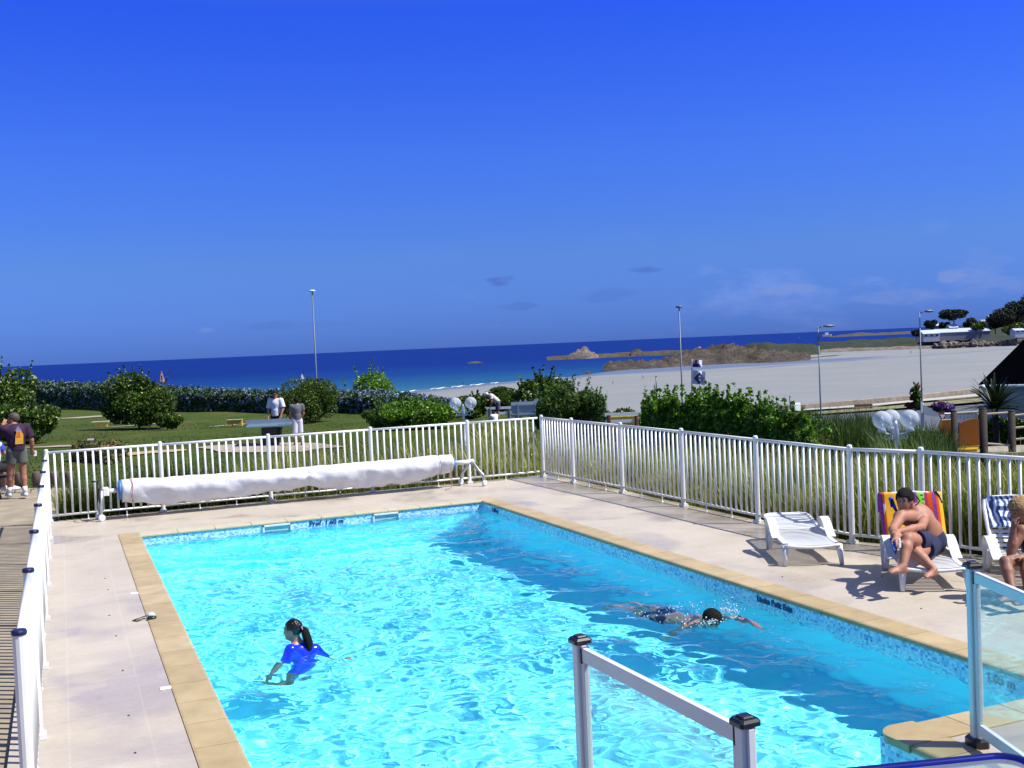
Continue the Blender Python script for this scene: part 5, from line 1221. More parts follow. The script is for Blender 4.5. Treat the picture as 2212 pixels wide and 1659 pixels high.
# ---- girl in the pool
root = empty('person', (.93, -6.9, -.5), 'girl with a long dark ponytail in a shiny blue rash vest in the pool', 'person'); s = .80; U0 = 9.62
J = dict(head=vp(632, 1361, U0-.02), neck=vp(645, 1389, U0), chest=vp(655, 1420, U0), waist=vp(662, 1466, U0), hip=vp(654, 1502, U0), shL=vp(628, 1405, U0-.10), shR=vp(680, 1404, U0+.06), elL=vp(612, 1452, U0-.16), elR=vp(704, 1442, U0+.10), wrL=vp(592, 1492, U0-.2), wrR=vp(738, 1474, U0+.22),
         hL=vp(644, 1508, U0-.05), hR=vp(664, 1508, U0+.05), knL=vp(618, 1545, U0-.05), knR=vp(636, 1560, U0), anL=vp(565, 1560, U0+.40), anR=vp(585, 1580, U0+.42))
hp_, hax = head_prims(J['head'], -RT*1.0+FH*.12-UP*.12, UP, s*.92)
P = torso(J, s, .86)+limbs(J, s, .85)+hp_+hand_prims(J['wrL'], J['wrL']-J['elL'], -UP, s*.9, .15, 1)+hand_prims(J['wrR'], J['wrR']-J['elR'], -UP, s*.9, .15, 1)+foot_prims(J['anL'], J['anL']-J['knL'], UP, s*.9)+foot_prims(J['anR'], J['anR']-J['knR'], UP, s*.9)
g1 = body('body', P, SK, root, h=.009, k=.02); hair_cap(root, J['head'], hax, s*.92, plain('wet dark hair', (.006, .004, .004), .32, var=.4, scale=40), .0, .0, .0075, .003, .06); head_details(root, J['head'], hax, s*.92, MT)
f, r_, u_ = hax
m = MB(); h0 = J['head']-f*.085*s+u_*.02*s; pts = [h0, h0-f*.035-u_*.02, h0-f*.05-u_*.08, h0-f*.065-u_*.15-RT*.0, h0-f*.06-u_*.20, h0-f*.055-u_*.235]; m.tube(pts, [.022, .03, .036, .034, .024, .006], 10); m.tube([q+r_*.02-f*.012 for q in pts[1:]], [.02, .022, .022, .014, .004], 8); m.build('ponytail', M_HAIRD, root, True)
m = MB(); m.tube([h0-f*.03-u_*.012+.024*(math.cos(t)*r_+math.sin(t)*unit(u_+f*.4)) for t in np.linspace(0, 6.28, 14)], .006, 6); m.build('hair_tie', plain('pink hair tie', (.45, .22, .22), .6), root, True)
g2 = body('rash_vest', torso(J, s, .88)[:7]+sleeves(J, s, .85, .9, .010)+[('c', J['waist'], J['hip'], .11*s, .11*s)], C_BLUE, root, h=.009, k=.025, inflate=.006)
# ---- front-crawl swimmer
root = empty('person', (4.45, -7.1, -.3), 'swimmer with short dark hair doing front crawl near the right side of the pool', 'person'); s = .9
zw = -.14
Hd = at(1538, 1330, -.10); tail = np.array([4.36, -6.0, -.32]); dr = unit((Hd-tail)*[1, 1, 0]); sd = np.array([dr[1], -dr[0], 0]); up = np.array([0, 0, 1.])
def sp(a, b, z): return Hd-dr*a+sd*b+[0, 0, z+.05-.11*min(1, max(0, a)/.35)]
J = dict(head=sp(0, 0, -.10), neck=sp(.16, 0, -.16), chest=sp(.30, 0, -.19), waist=sp(.55, 0, -.24), hip=sp(.72, 0, -.25), shL=sp(.20, -.17, -.15), shR=sp(.20, .16, -.17), elL=sp(-.06, -.26, -.12), elR=sp(.30, .26, -.38), wrL=sp(-.32, -.22, -.125), wrR=sp(.45, .22, -.50),
         hL=sp(.78, -.085, -.26), hR=sp(.78, .085, -.26), knL=sp(1.15, -.10, -.32), knR=sp(1.15, .12, -.28), anL=sp(1.5, -.10, -.26), anR=sp(1.5, .14, -.34))
hp_, hax = head_prims(J['head'], dr*.55+sd*-.35-up*.75, dr*.6+up*.8, s)
P = torso(J, s, 1.)+limbs(J, s)+hp_+hand_prims(J['wrL'], J['wrL']-J['elL'], -up, s*.92, .1, 1)+hand_prims(J['wrR'], J['wrR']-J['elR'], -sd, s*.92, .2, 1)+foot_prims(J['anL'], -dr-up*.3, up, s)+foot_prims(J['anR'], -dr-up*.3, up, s)
w1 = body('body', P, skinmat('pink swimmer skin', (.40, .17, .12), .3), root, h=.011, k=.025); hair_cap(root, J['head'], hax, s, M_HAIRD, 0, 0, .009, .004)
w2 = body('trunks', shorts_p(J, s, .35, 1.0, .008), C_NAVY, root, h=.012, k=.03)
RECV += [g1, g2, w1, w2]
M_SPLASH, N_, L_2, b_ = new_mat('splash water'); b_.inputs['Base Color'].default_value = (.75, .85, .9, 1); b_.inputs['Roughness'].default_value = .15; b_.inputs['Transmission Weight'].default_value = .35
r = np.random.default_rng(7); m = MB()
for k in range(460):
    if k < 110: q = at(1572, 1322, -.12)+np.array([r.normal()*.05, r.normal()*.06, abs(r.normal())*.11*r.random()+.0])
    elif k < 300: q = J['head']+dr*(.12*r.random()+.02)+sd*r.normal()*.10+[0, 0, -.03+.03*r.random()]; q[2] = -.14+abs(r.normal())*.018
    else: q = sp(r.random()*.75-.1, r.normal()*.20, 0); q[2] = -.14+abs(r.normal())*.014
    m.ball(q, .0035+.007*r.random()**2, 6)
tag(m.build('splash', M_SPLASH, None, True), 'white splash and droplets thrown up around the crawl swimmer', 'splash', kind='stuff')
# ---- standing people
def stand(P0, face, H, **o):
    """joints of a standing figure; o overrides in (forward, right, up) for a 1.75 m body"""
    s = H/1.75; f = unit([face[0], face[1], 0]); r = np.array([f[1], -f[0], 0]); D = dict(head=(.03, 0, 1.62), neck=(0, 0, 1.48), chest=(0, 0, 1.30), waist=(0, 0, 1.08), hip=(0, 0, .95), shL=(0, -.19, 1.42), shR=(0, .19, 1.42), elL=(-.02, -.25, 1.14), elR=(-.02, .25, 1.14), wrL=(.08, -.26, .90), wrR=(.08, .26, .90), hL=(0, -.085, .90), hR=(0, .085, .90), knL=(.02, -.10, .48), knR=(.02, .10, .48), anL=(-.02, -.11, .08), anR=(-.02, .11, .08))
    D.update(o); return {k: np.asarray(P0, float)+s*(v[0]*f+v[1]*r+np.array([0, 0, v[2]])) for k, v in D.items()}, s, f, r
def dress(label, J, s, f, r, P0, skin, shirt=None, shirt_sl=.5, bottom=None, bottom_t=.6, hair=M_HAIRD, look=None, h=.016, w=1., long_=False, shoes=None, sock=None, hl=0., low=.75, group=None, cap=None, extra=None, fine=False):
    root = empty('person', P0, label, 'person', group); up = np.array([0, 0, 1.])
    lk = f if look is None else look; hp_, ax = head_prims(J['head'], lk, up, s); P = torso(J, s, w)+limbs(J, s, w)+hp_
    for q, sd_ in (('L', -1), ('R', 1)):
        P += hand_prims(J['wr'+q], J['wr'+q]-J['el'+q], f if q == 'L' else f, s, .5, sd_)+foot_prims(J['an'+q], f, up, s)
    body('body', P, skin, root, h=h, k=.025)
    if hair: hair_cap(root, J['head'], ax, s, hair, hl, 0, max(.012, h*.8), .004)
    if shirt: body('shirt', shirt_p(J, s, w, low)+sleeves(J, s, shirt_sl, w), shirt, root, h=h, k=.03, inflate=.012)
    if bottom:
        bp = shorts_p(J, s, min(1, bottom_t), w)
        if long_: bp = shorts_p(J, s, 1., w)+[('c', J['h'+q], J['kn'+q], .09*s*w, .07*s*w) for q in 'LR']+[('f', J['kn'+q], J['kn'+q]+(J['an'+q]-J['kn'+q])*(bottom_t-1), .068*s*w, .058*s*w) for q in 'LR']
        body('trousers' if long_ else 'shorts', bp, bottom, root, h=h, k=.03, inflate=.002)
    for q in 'LR':
        if sock: MB().tube([J['an'+q]-up*.03*s, J['an'+q]+(J['kn'+q]-J['an'+q])*.30], [.044*s, .050*s], 10).build('sock', sock, root, True)
        if shoes: body('shoe', foot_prims(J['an'+q], f, up, s)[:3], shoes, root, h=max(.011, h*.7), k=.02, inflate=.012)
    if cap:
        m = MB(); c = J['head']; m.ball(c+ax[2]*.03*s, .106*s, 14, (1, 1, .9)); V = m.v; m2 = MB(); m2.prism([(.02, -.07), (.17, -.05), (.19, 0), (.17, .05), (.02, .07)], c+ax[2]*.045*s, ax[0]*s, ax[1]*s, .012); m2.add(V, m.f); m2.build('cap', cap, root, True)
    return root, ax
# man in purple at the left, back to the camera
P0 = np.array([*at(42, 1073, -.05)[:2], -.05]); fc = FH*.80-RH*.62
J, s, f, r = stand(P0, fc, 1.72, head=(.13, .0, 1.53), neck=(.06, 0, 1.42), chest=(.0, 0, 1.25), shL=(.06, -.20, 1.35), shR=(.0, .20, 1.36), elL=(.30, -.27, 1.20), wrL=(.36, -.14, 1.42), elR=(-.02, .28, 1.10), wrR=(.06, .30, .88), knL=(.10, -.12, .48), anL=(.20, -.13, .08))
root, ax = dress('man in an aubergine T-shirt with a yellow back print holding papers beside the picnic table', J, s, f, r, P0, SK_TAN, C_PURPLE, .75, C_OLIVE, .55, M_HAIRG, h=.013, w=1.06, shoes=C_SHOE, sock=C_SOCK, low=1.15, look=unit(f*.6-r*.8))
MB().bbox(J['wrR']+f*.05+r*.03-[0, 0, .06], (.13, .02, .10), .003, .4).build('papers', C_WHITE, root)
bk = J['chest']-f*.158*s*1.06
def on_back(pts, mat, name, off):
    V = [bk-f*off+r*a*s+np.array([0, 0, b])*s-f*(-.55*a*a) for a, b in pts]; n = len(V); mesh_np(name, V+[v+f*.02 for v in V], [tuple(range(n)), tuple(range(2*n-1, n-1, -1))]+[(i, n+i, n+(i+1) % n, (i+1) % n) for i in range(n)], mat, root)
C_YEL = cloth('yellow print', (.55, .28, .02)); C_LILAC = cloth('lilac print', (.22, .18, .30)); C_ORG = cloth('orange print', (.50, .10, .02))
on_back([(-.06, -.20), (.09, -.20), (.10, -.02), (.06, .06), (-.02, .06), (-.05, -.08)], C_YEL, 'back_print', .004)
on_back([(-.05, .06), (.08, .05), (.01, .16)], C_LILAC, 'back_print', .006); on_back([(-.03, -.06), (.04, -.06), (.04, .05), (-.01, .04)], C_ORG, 'back_print', .009)
# seated person half out of the frame
P0 = np.array([*at(-14, 1065, -.05)[:2], -.05]); 
J, s, f, r = stand(P0, RH*.3+FH*.9, 1.7, head=(.05, 0, 1.22), neck=(.0, 0, 1.08), chest=(0, 0, .90), waist=(-.04, 0, .68), hip=(-.05, 0, .54), shL=(0, -.18, 1.02), shR=(0, .18, 1.02), elL=(.12, -.24, .78), elR=(.12, .24, .80), wrL=(.34, -.16, .80), wrR=(.34, .14, .80), hL=(-.02, -.09, .52), hR=(-.02, .09, .52), knL=(.40, -.12, .50), knR=(.40, .12, .50), anL=(.40, -.12, .08), anR=(.40, .12, .08))
dress('person in a blue and white shirt seated at the picnic table at the left edge', J, s, f, r, P0, SK_TAN, C_BLUES, .6, C_BLACK, .95, M_HAIRD, h=.018, shoes=C_SHOE)
for q in (1,): body('shirt_panel', [('c', J['shR']+[0, 0, -.02], J['chest']+r*.13, .075, .09), ('c', J['chest']+r*.13, J['waist']+r*.12, .09, .09)], C_WHITE, COL.objects[-1] if False else bpy.data.objects[[o.name for o in bpy.data.objects if o.type == 'EMPTY' and o.get('label', '').startswith('person in a blue')][0]], h=.018, inflate=.016)
# table tennis players
P0 = grd(600, 38.6)
J, s, f, r = stand(P0, -FH*.95-RH*.15, 1.86, elL=(.04, -.27, 1.16), wrL=(.16, -.22, .92), elR=(.02, .26, 1.15), wrR=(.14, .24, .90))
root, ax = dress('man in sunglasses and a loose white T-shirt standing behind the table tennis table', J, s, f, r, P0, SK_TAN, C_WHITE, .9, C_BLACK, 1.45, M_HAIRD, h=.018, w=1.08, long_=True, low=1.3, shoes=M_BLACK)
m = MB(); m.tube([J['head']+ax[0]*.085*s+ax[1]*.07*s+ax[2]*.012, J['head']+ax[0]*.105*s+ax[2]*.01, J['head']+ax[0]*.085*s-ax[1]*.07*s+ax[2]*.012], .022, 6); m.build('sunglasses', M_BLACK, root)
P0 = grd(645, 35.6)
J, s, f, r = stand(P0, FH*.9-RH*.45, 1.64, elL=(.12, -.20, 1.15), wrL=(.28, -.14, 1.02), elR=(.03, .24, 1.14), wrR=(.20, .22, .98), anL=(.06, -.11, .08), anR=(-.08, .11, .08))
root, ax = dress('woman in grey T-shirt and white cropped trousers at the table tennis table', J, s, f, r, P0, SK_TAN, C_GREY, .55, C_WHITE, 1.45, M_HAIRD, h=.018, w=.95, long_=True, hl=.05, low=.9, shoes=M_BLACK)
MB().lathe([(.075, -.006), (.078, 0), (.075, .006)], J['wrL']+f*.12, 14, tuple(f*.2+r)).build('bat', plain('red bat', (.30, .03, .03), .6), root)
# bending man and crouching child
P0 = grd(1077, 52)
J, s, f, r = stand(P0, -RH*.95-FH*.2, 1.72, head=(.52, 0, 1.36), neck=(.40, 0, 1.36), chest=(.28, 0, 1.24), waist=(.10, 0, 1.08), hip=(0, 0, .96), shL=(.36, -.18, 1.30), shR=(.36, .18, 1.30), elL=(.34, -.22, 1.02), elR=(.22, .22, 1.04), wrL=(.40, -.12, .78), wrR=(.34, .12, .80))
dress('man in a white cap and cream shirt bending forward in front of the guard rail', J, s, f, r, P0, SK_TAN, cloth('cream shirt cloth', (.48, .46, .42)), .6, cloth('slate shorts cloth', (.05, .06, .10)), .75, None, h=.022, low=1.0, cap=C_SHOE, look=unit(f-np.array([0, 0, .8])))
P0 = grd(1070, 45)
J, s, f, r = stand(P0, FH*.8-RH*.5, 1.25, head=(.16, 0, .86), neck=(.10, 0, .76), chest=(.04, 0, .60), waist=(-.06, 0, .40), hip=(-.10, 0, .28), shL=(.08, -.18, .70), shR=(.08, .18, .70), elL=(.24, -.24, .50), elR=(.24, .24, .50), wrL=(.34, -.10, .36), wrR=(.34, .10, .36), hL=(-.08, -.09, .26), hR=(-.08, .09, .26), knL=(.26, -.16, .44), knR=(.26, .16, .44), anL=(.10, -.14, .06), anR=(.10, .14, .06))
dress('child in a white T-shirt crouching on the ground below the bending man', J, s, f, r, P0, SK, C_WHITE, .6, C_BLACK, .5, M_HAIRD, h=.02, w=1.15, low=1.0)
# people on the beach
def beach_person(px, u, label, shirt, H=1.72, face=None, **k):
    z = -1e9; z = float(beach_z(np.array(float(u)), np.array(float(px)))); P0 = su(px, u, z)
    J, s, f, r = stand(P0, RH if face is None else face, H, **k); dress(label, J, s, f, r, P0, SK_DARK, shirt, .5, C_BLACK, .6, M_HAIRD, h=.05, w=1.35, group='people walking on the beach')
beach_person(1414, 300, 'person in a pale blue top walking on the sand left of the thin bare pole', cloth('pale blue cloth', (.25, .30, .50)))
beach_person(1389, 408, 'person in a white top walking on the sand just above the grey board', C_WHITE)
beach_person(1324, 360, 'person sitting low on the sand left of the flagpole', C_BLACK, 1.1)
beach_person(1968, 640, 'dark figure walking on the sand nearest the street lamp by the white shed', C_BLACK, 1.8)
beach_person(1941, 790, 'dark figure far off on the sand near the sand bank', C_BLACK, 1.8)
beach_person(1000, 420, 'dark figure standing at the edge of the surf above the twin-globe lamp', C_BLACK, 1.8)
# ================================================================== lamps, poles, signs and far things
M_POLE = plain('weathered zinc', (.10, .13, .16), .5, metal=.2, var=.12, scale=2)
M_GLOBE = mat_glass('opal globe', (.80, .87, .97), .36)
M_LAMPW = plain('white cast metal', (.70, .72, .72), .35, var=.05)
M_BULB = plain('bulb glass', (.85, .85, .82), .2, var=.02)
def globe_lamp(px, u, gy, ang, label, px_spread, rad=.15):
    zc = C[2]+(atd(px, gy, 1.)[2]-C[2])*u; P = su(px, u, zc); zb = gz(P[0], P[1]); P[2] = zb
    root = empty('globe_lamp', P, label, 'lamp', 'white globe lamps'); top = np.array([P[0], P[1], zc])
    m = MB(); m.lathe([(.09, 0), (.085, .04), (.05, .08), (.045, .35), (.032, .42), (.030, zc-zb-.32), (.045, zc-zb-.30), (.045, zc-zb-.18), (.03, zc-zb-.14), (.035, zc-zb-.08), (.012, zc-zb-.02)], P, 14); m.build('pole', M_LAMPW, root, True)
    for k, a in enumerate(ang):
        d = np.array([math.cos(a), math.sin(a), 0]); g = top+d*px_spread
        arm = MB(); arm.tube([top+[0, 0, -.24], top+d*px_spread*.5+[0, 0, -.235], g+[0, 0, -.20]], .014, 6)
        arm.tube([top+d*(.04+.10*t)+np.array([0, 0, -.30-.035*math.sin(t*math.pi*2)*(1-t)]) for t in np.linspace(0, 1, 8)]+[top+d*(.14+.05*math.cos(t))+np.array([0, 0, -.28+.05*math.sin(t)]) for t in np.linspace(-1.5, 4.0, 12)], .008, 5)
        ao = arm.build('arm', M_LAMPW, root, True)
        m = MB(); m.lathe([(.02, -.21), (.06, -.20), (.065, -.17), (.055, -.145), (.05, -.14)], g, 12); m.build('gallery', M_LAMPW, ao, True)
        m = MB(); m.ball(g, rad, 28); m.build('globe', M_GLOBE, ao, True)
        m = MB(); m.tube([g+[0, 0, -.14], g+[0, 0, -.06]], .02, 8); m.ball(g+[0, 0, .0], .032, 10, (1, 1, 1.9)); m.build('bulb', M_BULB, ao, True)
    return root
aR = math.atan2(RH[1], RH[0]); aF = math.atan2(FH[1], FH[0])
globe_lamp(1000, 28, 871, (aR+math.pi+.25, aR-.05), 'white lamp with two clear globes behind the far fence', .20, .155)
globe_lamp(1935, 17.5, 906.5, (aR+math.pi, aR, aF), 'white lamp with three clear globes behind the right-hand fence', .225, .148)
def street_lamp(px, u, top, label, head=1, thick=.075, base=None, hl=1.0):
    zt = C[2]+(atd(px, top, 1.)[2]-C[2])*u; P = su(px, u, -5.0 if px > 1200 else -3.2); 
    if base is not None: P[2] = base
    lean = .0
    root = empty('street_lamp', P, label, 'street lamp', 'tall grey street lamps along the shore'); T = np.array([P[0], P[1], zt])
    MB().tube([P, P+(T-P)*.02, T], [thick*1.3, thick, thick*.6], 10).build('pole', M_POLE, root, True)
    if head:
        d = RH*head
        m = MB(); m.tube([T-[0, 0, .12], T+d*.25+[0, 0, .02], T+d*.45+[0, 0, .04]], .045, 8); m.build('bracket', M_POLE, root, True)
        m = MB(); m.ball(T+d*(.45+.45*hl)+np.array([0, 0, .05]), 1, 14, (.5*hl*abs(d[0])+.12, .5*hl*abs(d[1])+.12, .12)); m.build('lantern', M_POLE, root, True)
    else:
        m = MB(); m.ball(T+[0, 0, .06], .21, 14, (1.3, 1.3, .5)); m.build('lantern', M_POLE if px > 1200 else M_LAMPW, root, True)
    return root
street_lamp(688.5, 88, 630, 'tall street lamp with a small white top standing in front of the open sea', 0)
street_lamp(1477, 84, 664, 'street lamp behind the green hedge beside the flags', 0, base=-4.9)
street_lamp(1774, 88, 706, 'street lamp with a side lantern in the middle of the beach view', 1)
street_lamp(1993, 86, 674, 'street lamp in front of the far white shed', 1, hl=.7)
M_FLAGW = plain('white flag cloth', (.62, .64, .70), .8, var=.08); M_FLAGN = plain('navy flag print', (.02, .03, .16), .8, var=.1)
M_FLAGR = plain('red flag print', (.42, .04, .06), .8); M_FLAGY = plain('gold flag print', (.42, .36, .12), .8)
u = 78; Tp = su(1494.5, u, C[2]+(atd(1494.5, 775, 1.)[2]-C[2])*u); root = empty('flagpole', su(1494.5, u, -4.9), 'thin flagpole beside the street lamp flying two flags', 'flagpole')
MB().tube([root.location, Tp], .04, 8).build('pole', M_POLE, root, True)
def flagp(px, py, off=0.): return atd(px, py, u)+FH*(.10*math.sin((px-1495)*.35))-FH*off
def flag_mesh(pts, mat, name, parent, off=0., nx=8):
    """quad outline (four frame corners) waved in depth"""
    a, b, c, d = [np.array(p, float) for p in pts]; V = []; Fc = []
    for i in range(nx+1):
        t = i/nx; p, q = a+(b-a)*t, d+(c-d)*t
        for s in (0, .33, .66, 1): w = p+(q-p)*s; V.append(flagp(w[0], w[1], off))
        if i:
            for k in range(3): n = 4*i+k; Fc.append((n-4, n, n+1, n-3))
    o = mesh_np(name, V, Fc, mat, parent); md = o.modifiers.new('thickness', 'SOLIDIFY'); md.thickness = .01; return o
f1 = empty('flag', flagp(1495, 785), 'small navy, white and red flag at the top of the flagpole', 'flag')
flag_mesh([(1495.5, 777), (1517, 778), (1517, 794), (1495.5, 793)], M_FLAGW, 'cloth', f1); flag_mesh([(1496, 777.5), (1506, 777.5), (1505, 785), (1496, 785)], M_FLAGR, 'red_band', f1, .05, 4)
flag_mesh([(1499, 777.5), (1501, 777.5), (1501, 785), (1499, 785)], M_FLAGW, 'white_band', f1, .08, 2)
flag_mesh([(1496, 785.5), (1510, 785.5), (1515.5, 793.3), (1496, 793)], M_FLAGN, 'navy_band', f1, .05, 6)
f2 = empty('flag', flagp(1496, 815), 'large white flag with a navy diamond and gold emblem on the flagpole', 'flag')
flag_mesh([(1496.5, 799), (1524, 803), (1523, 832), (1496, 829)], M_FLAGW, 'cloth', f2)
def flat_poly(name, pts, mat, parent, off):
    V = [flagp(x, y, off) for x, y in pts]; n = len(V); return mesh_np(name, V+[v+FH*.02 for v in V], [tuple(range(n)), tuple(range(2*n-1, n-1, -1))]+[(i, n+i, n+(i+1) % n, (i+1) % n) for i in range(n)], mat, parent)
flat_poly('diamond', [(1510, 803.5), (1521, 817), (1510.5, 831), (1499, 817)], M_FLAGN, f2, .14)
flat_poly('emblem', [(1510+4*math.cos(t), 816.5+5.5*math.sin(t)) for t in np.linspace(0, 6.283, 14)[:-1]], M_FLAGY, f2, .18)
flat_poly('emblem_centre', [(1510+2.2*math.cos(t), 816.5+3.3*math.sin(t)) for t in np.linspace(0, 6.283, 12)[:-1]], M_FLAGN, f2, .21)
def pole(name, px, u, top, base, rad, label, cat='pole', mat=None, group=None):
    zt = C[2]+(atd(px, top, 1.)[2]-C[2])*u; zb = C[2]+(atd(px, base, 1.)[2]-C[2])*u; P = su(px, u, zb); m = MB(); m.tube([P, [P[0], P[1], zt]], rad, 8); m.lathe([(rad*1.3, 0), (rad*1.3, rad), (rad*.4, rad*2)], [P[0], P[1], zt], 8)
    return tag(m.build(name, mat or M_POLE, None, True), label, cat, group)
pole('thin_pole', 1419.5, 82, 814, 872, .05, 'thin bare grey pole behind the grey board')
# boards
M_BOARD = plain('pale blue-white board', (.30, .35, .41), .6, var=.06, scale=1); M_FRAME = plain('grey board frame', (.30, .38, .44), .5)
def board(px0, px1, y0, y1, u, label, crest=False, dy=0.):
    def pz(px, y): return C[2]+(atd(px, y, 1.)[2]-C[2])*u
    A, B = su(px0, u, pz(px0, y1)), su(px1, u, pz(px1, y1+dy)); za, zb = pz(px0, y0), pz(px0, y1); ex = unit((B-A)*[1, 1, 0]); L_ = np.linalg.norm((B-A)[:2]); ez = np.array([0, 0, 1.]); H = za-zb
    root = empty('notice_board', A, label, 'board')
    poly = [(0, 0), (L_, 0), (L_, H)]
    if crest: poly += [(L_*.86+L_*.13*math.cos(t), H+L_*.085*math.sin(t)) for t in np.linspace(.15, math.pi-.05, 10)]+[(L_*.53, H), (L_*.47, H+L_*.10), (L_*.42, H+.01), (L_*.36, H), (L_*.31, H+L_*.09), (L_*.26, H)]
    poly += [(0, H)]
    MB().prism(poly, A, ex, ez, .03).build('panel', M_BOARD, root)
    m = MB(); n = np.cross(ex, ez)
    for t in (.22, .78): m.box(A+ex*L_*t+ez*(H*.5-.45)+n*.05, (.06, .06, H*.8+.9), math.atan2(ex[1], ex[0]))
    for t in (.82, .16): m.box(A+ex*L_*.5+ez*H*t+n*.05, (L_, .05, .045), math.atan2(ex[1], ex[0]))
    m.build('frame', M_FRAME, root); return root
board(1105, 1172, 869, 901, 55, 'white board with a zigzag and half-round crest behind the fence corner', True)
board(1385, 1449, 868, 900, 50, 'plain grey-white board on posts left of the green hedge')
def guard_rail(px0, px1, y, u, label, postmat, dy=0.):
    A, B = [su(p, u, C[2]+(atd(p, yy, 1.)[2]-C[2])*u) for p, yy in ((px0, y), (px1, y+dy))]; root = empty('guard_rail', A, label, 'railing'); d = B-A; rz = math.atan2(d[1], d[0]); L_ = np.linalg.norm(d[:2])
    for o in (0, -.28): m = MB(); m.box((A+B)/2+[0, 0, o], (L_, .05, .13), rz); m.build('rail', M_LAMPW, root)
    for t in (.12, .88): m = MB(); m.tube([A+d*t+[0, 0, -1.3], A+d*t+[0, 0, -.05]], .09, 8); m.build('post', postmat, root)
    return root
M_BROWN = plain('brown stained wood', (.16, .07, .04), .8, var=.3, scale=8, bmp=.5)
guard_rail(1051, 1106, 881, 58, 'white double guard rail beside the bending man', M_POLE, 1)
guard_rail(1306, 1384, 894, 44, 'white double guard rail on brown posts behind the right-hand fence', M_BROWN, 2)
M_YEL = plain('mustard painted panel', (.28, .22, .03), .8, var=.3)
u = 44.5; A = su(1315, u, C[2]+(atd(1315, 913, 1.)[2]-C[2])*u); B = su(1380, u, A[2]); m = MB(); m.bbox((A+B)/2, (np.linalg.norm((B-A)[:2]), .3, .5), .03, math.atan2(*(B-A)[[1, 0]])); tag(m.build('planter', M_YEL), 'mustard-coloured low panel under the guard rail with brown posts', 'planter')
# white bollard and small sea front things
pole('bollard', 1732.5, 40, 919, 944, .09, 'short white bollard at the right end of the green hedge', 'bollard', M_LAMPW)
pole('sign_post', 1707.5, 96, 858, 887, .06, 'slim grey post with a small plate near the sea wall', 'post'); 
m = MB(); P = su(1719, 97, C[2]+(atd(1719, 888, 1.)[2]-C[2])*97); m.bbox(P+[0, 0, .35], (.75, .5, .7), .04); tag(m.build('utility_box', M_LAMPW), 'small white box at the edge of the beach', 'box')
P = su(1867, 101, C[2]+(atd(1867, 893, 1.)[2]-C[2])*101); root = empty('bench', P, 'dark bench on the promenade above the triple-globe lamp', 'bench', rz=-YAW)
MB().box((0, 0, .45), (1.7, .45, .07)).build('seat', M_BROWN, root, world=False); MB().box((0, .2, .72), (1.7, .06, .22)).build('backrest', M_BROWN, root, world=False)
for s in (-.7, .7): MB().tube([(s*1.0, 0, 0), (s*.9, 0, .45)], .05, 6).build('leg', M_BROWN, root, world=False)
for px, y in ((1812, 898), (1882, 890)): pole('promenade_post', px, 100, y-9, y+3, .08, f'dark stub post {"left" if px < 1850 else "right"} of the promenade bench', 'post', M_BROWN)
# low hedge mounds near sea wall
bush('shrub', 1742, 92, 40, 889, 'small green mound of scrub beside the coast road', seed=91, n=1800, size=.16, zb=-5.4)
bush('shrub', 1700, 90, 44, 884, 'scrubby bush by the small white box', seed=92, n=1800, size=.16, zb=-5.2, mat=M_L_OLIVE)
# flower tub, purple flowers
M_PURP = leafmat('purple petal', [(0, (.06, .02, .12)), (.6, (.14, .05, .24)), (1, (.28, .14, .34))], .2); M_REDP = leafmat('red petal', [(0, (.16, .01, .02)), (1, (.38, .05, .07))], .2)
M_POT = plain('cream pot', (.55, .48, .35), .7)
def tub(px, y0, y1, u, wpx, label, pm, seed, pot=True):
    zb = C[2]+(atd(px, y1, 1.)[2]-C[2])*u; zt = C[2]+(atd(px, y0, 1.)[2]-C[2])*u; P = su(px, u, zb); w = wpx/F*u; r = np.random.default_rng(seed); root = empty('flower_tub', P, label, 'flower tub')
    h = zt-zb; cp = crown_pts(P+[0, 0, h*.62], np.array([w/2, w/2, h*.36]), 900, r, 9, .5); V, Q = leaves(cp, .07, r); mesh_np('flowers', V, Q, pm, root)
    cp = crown_pts(P+[0, 0, h*.5], np.array([w/2.3, w/2.3, h*.34]), 700, r, 9, .5); V, Q = leaves(cp, .08, r); mesh_np('foliage', V, Q, M_L_BUSH, root)
    MB().lathe([(w*.16, 0), (w*.24, h*.3), (w*.26, h*.34)], P, 14).build('pot', M_POT, root, True); MB().tube([P-[0, 0, 1.4], P], .05, 8).build('stand', M_LAMPW, root); return root
tub(1975, 868, 889, 34, 26, 'tub of red flowers on a stand right above the triple-globe lamp', M_REDP, 93)
tub(2037, 868, 897, 32, 46, 'tub overflowing with purple flowers left of the palm', M_PURP, 94)
r = np.random.default_rng(95); P = su(1979, 34, C[2]+(atd(1979, 872, 1.)[2]-C[2])*34); root = empty('canna_plant', P, 'upright canna with a red bloom growing from the red flower tub', 'plant')
V, Q = leaves(P+[0, 0, .22]+r.normal(size=(110, 3))*[.06, .06, .16], .11, r, 2.2, 1.2); mesh_np('leaves', V, Q, M_L_BUSH, root)
V, Q = leaves(P+[.06, 0, .50]+r.normal(size=(30, 3))*[.03, .03, .09], .06, r, 1.6, 1.); mesh_np('bloom', V, Q, M_REDP, root)
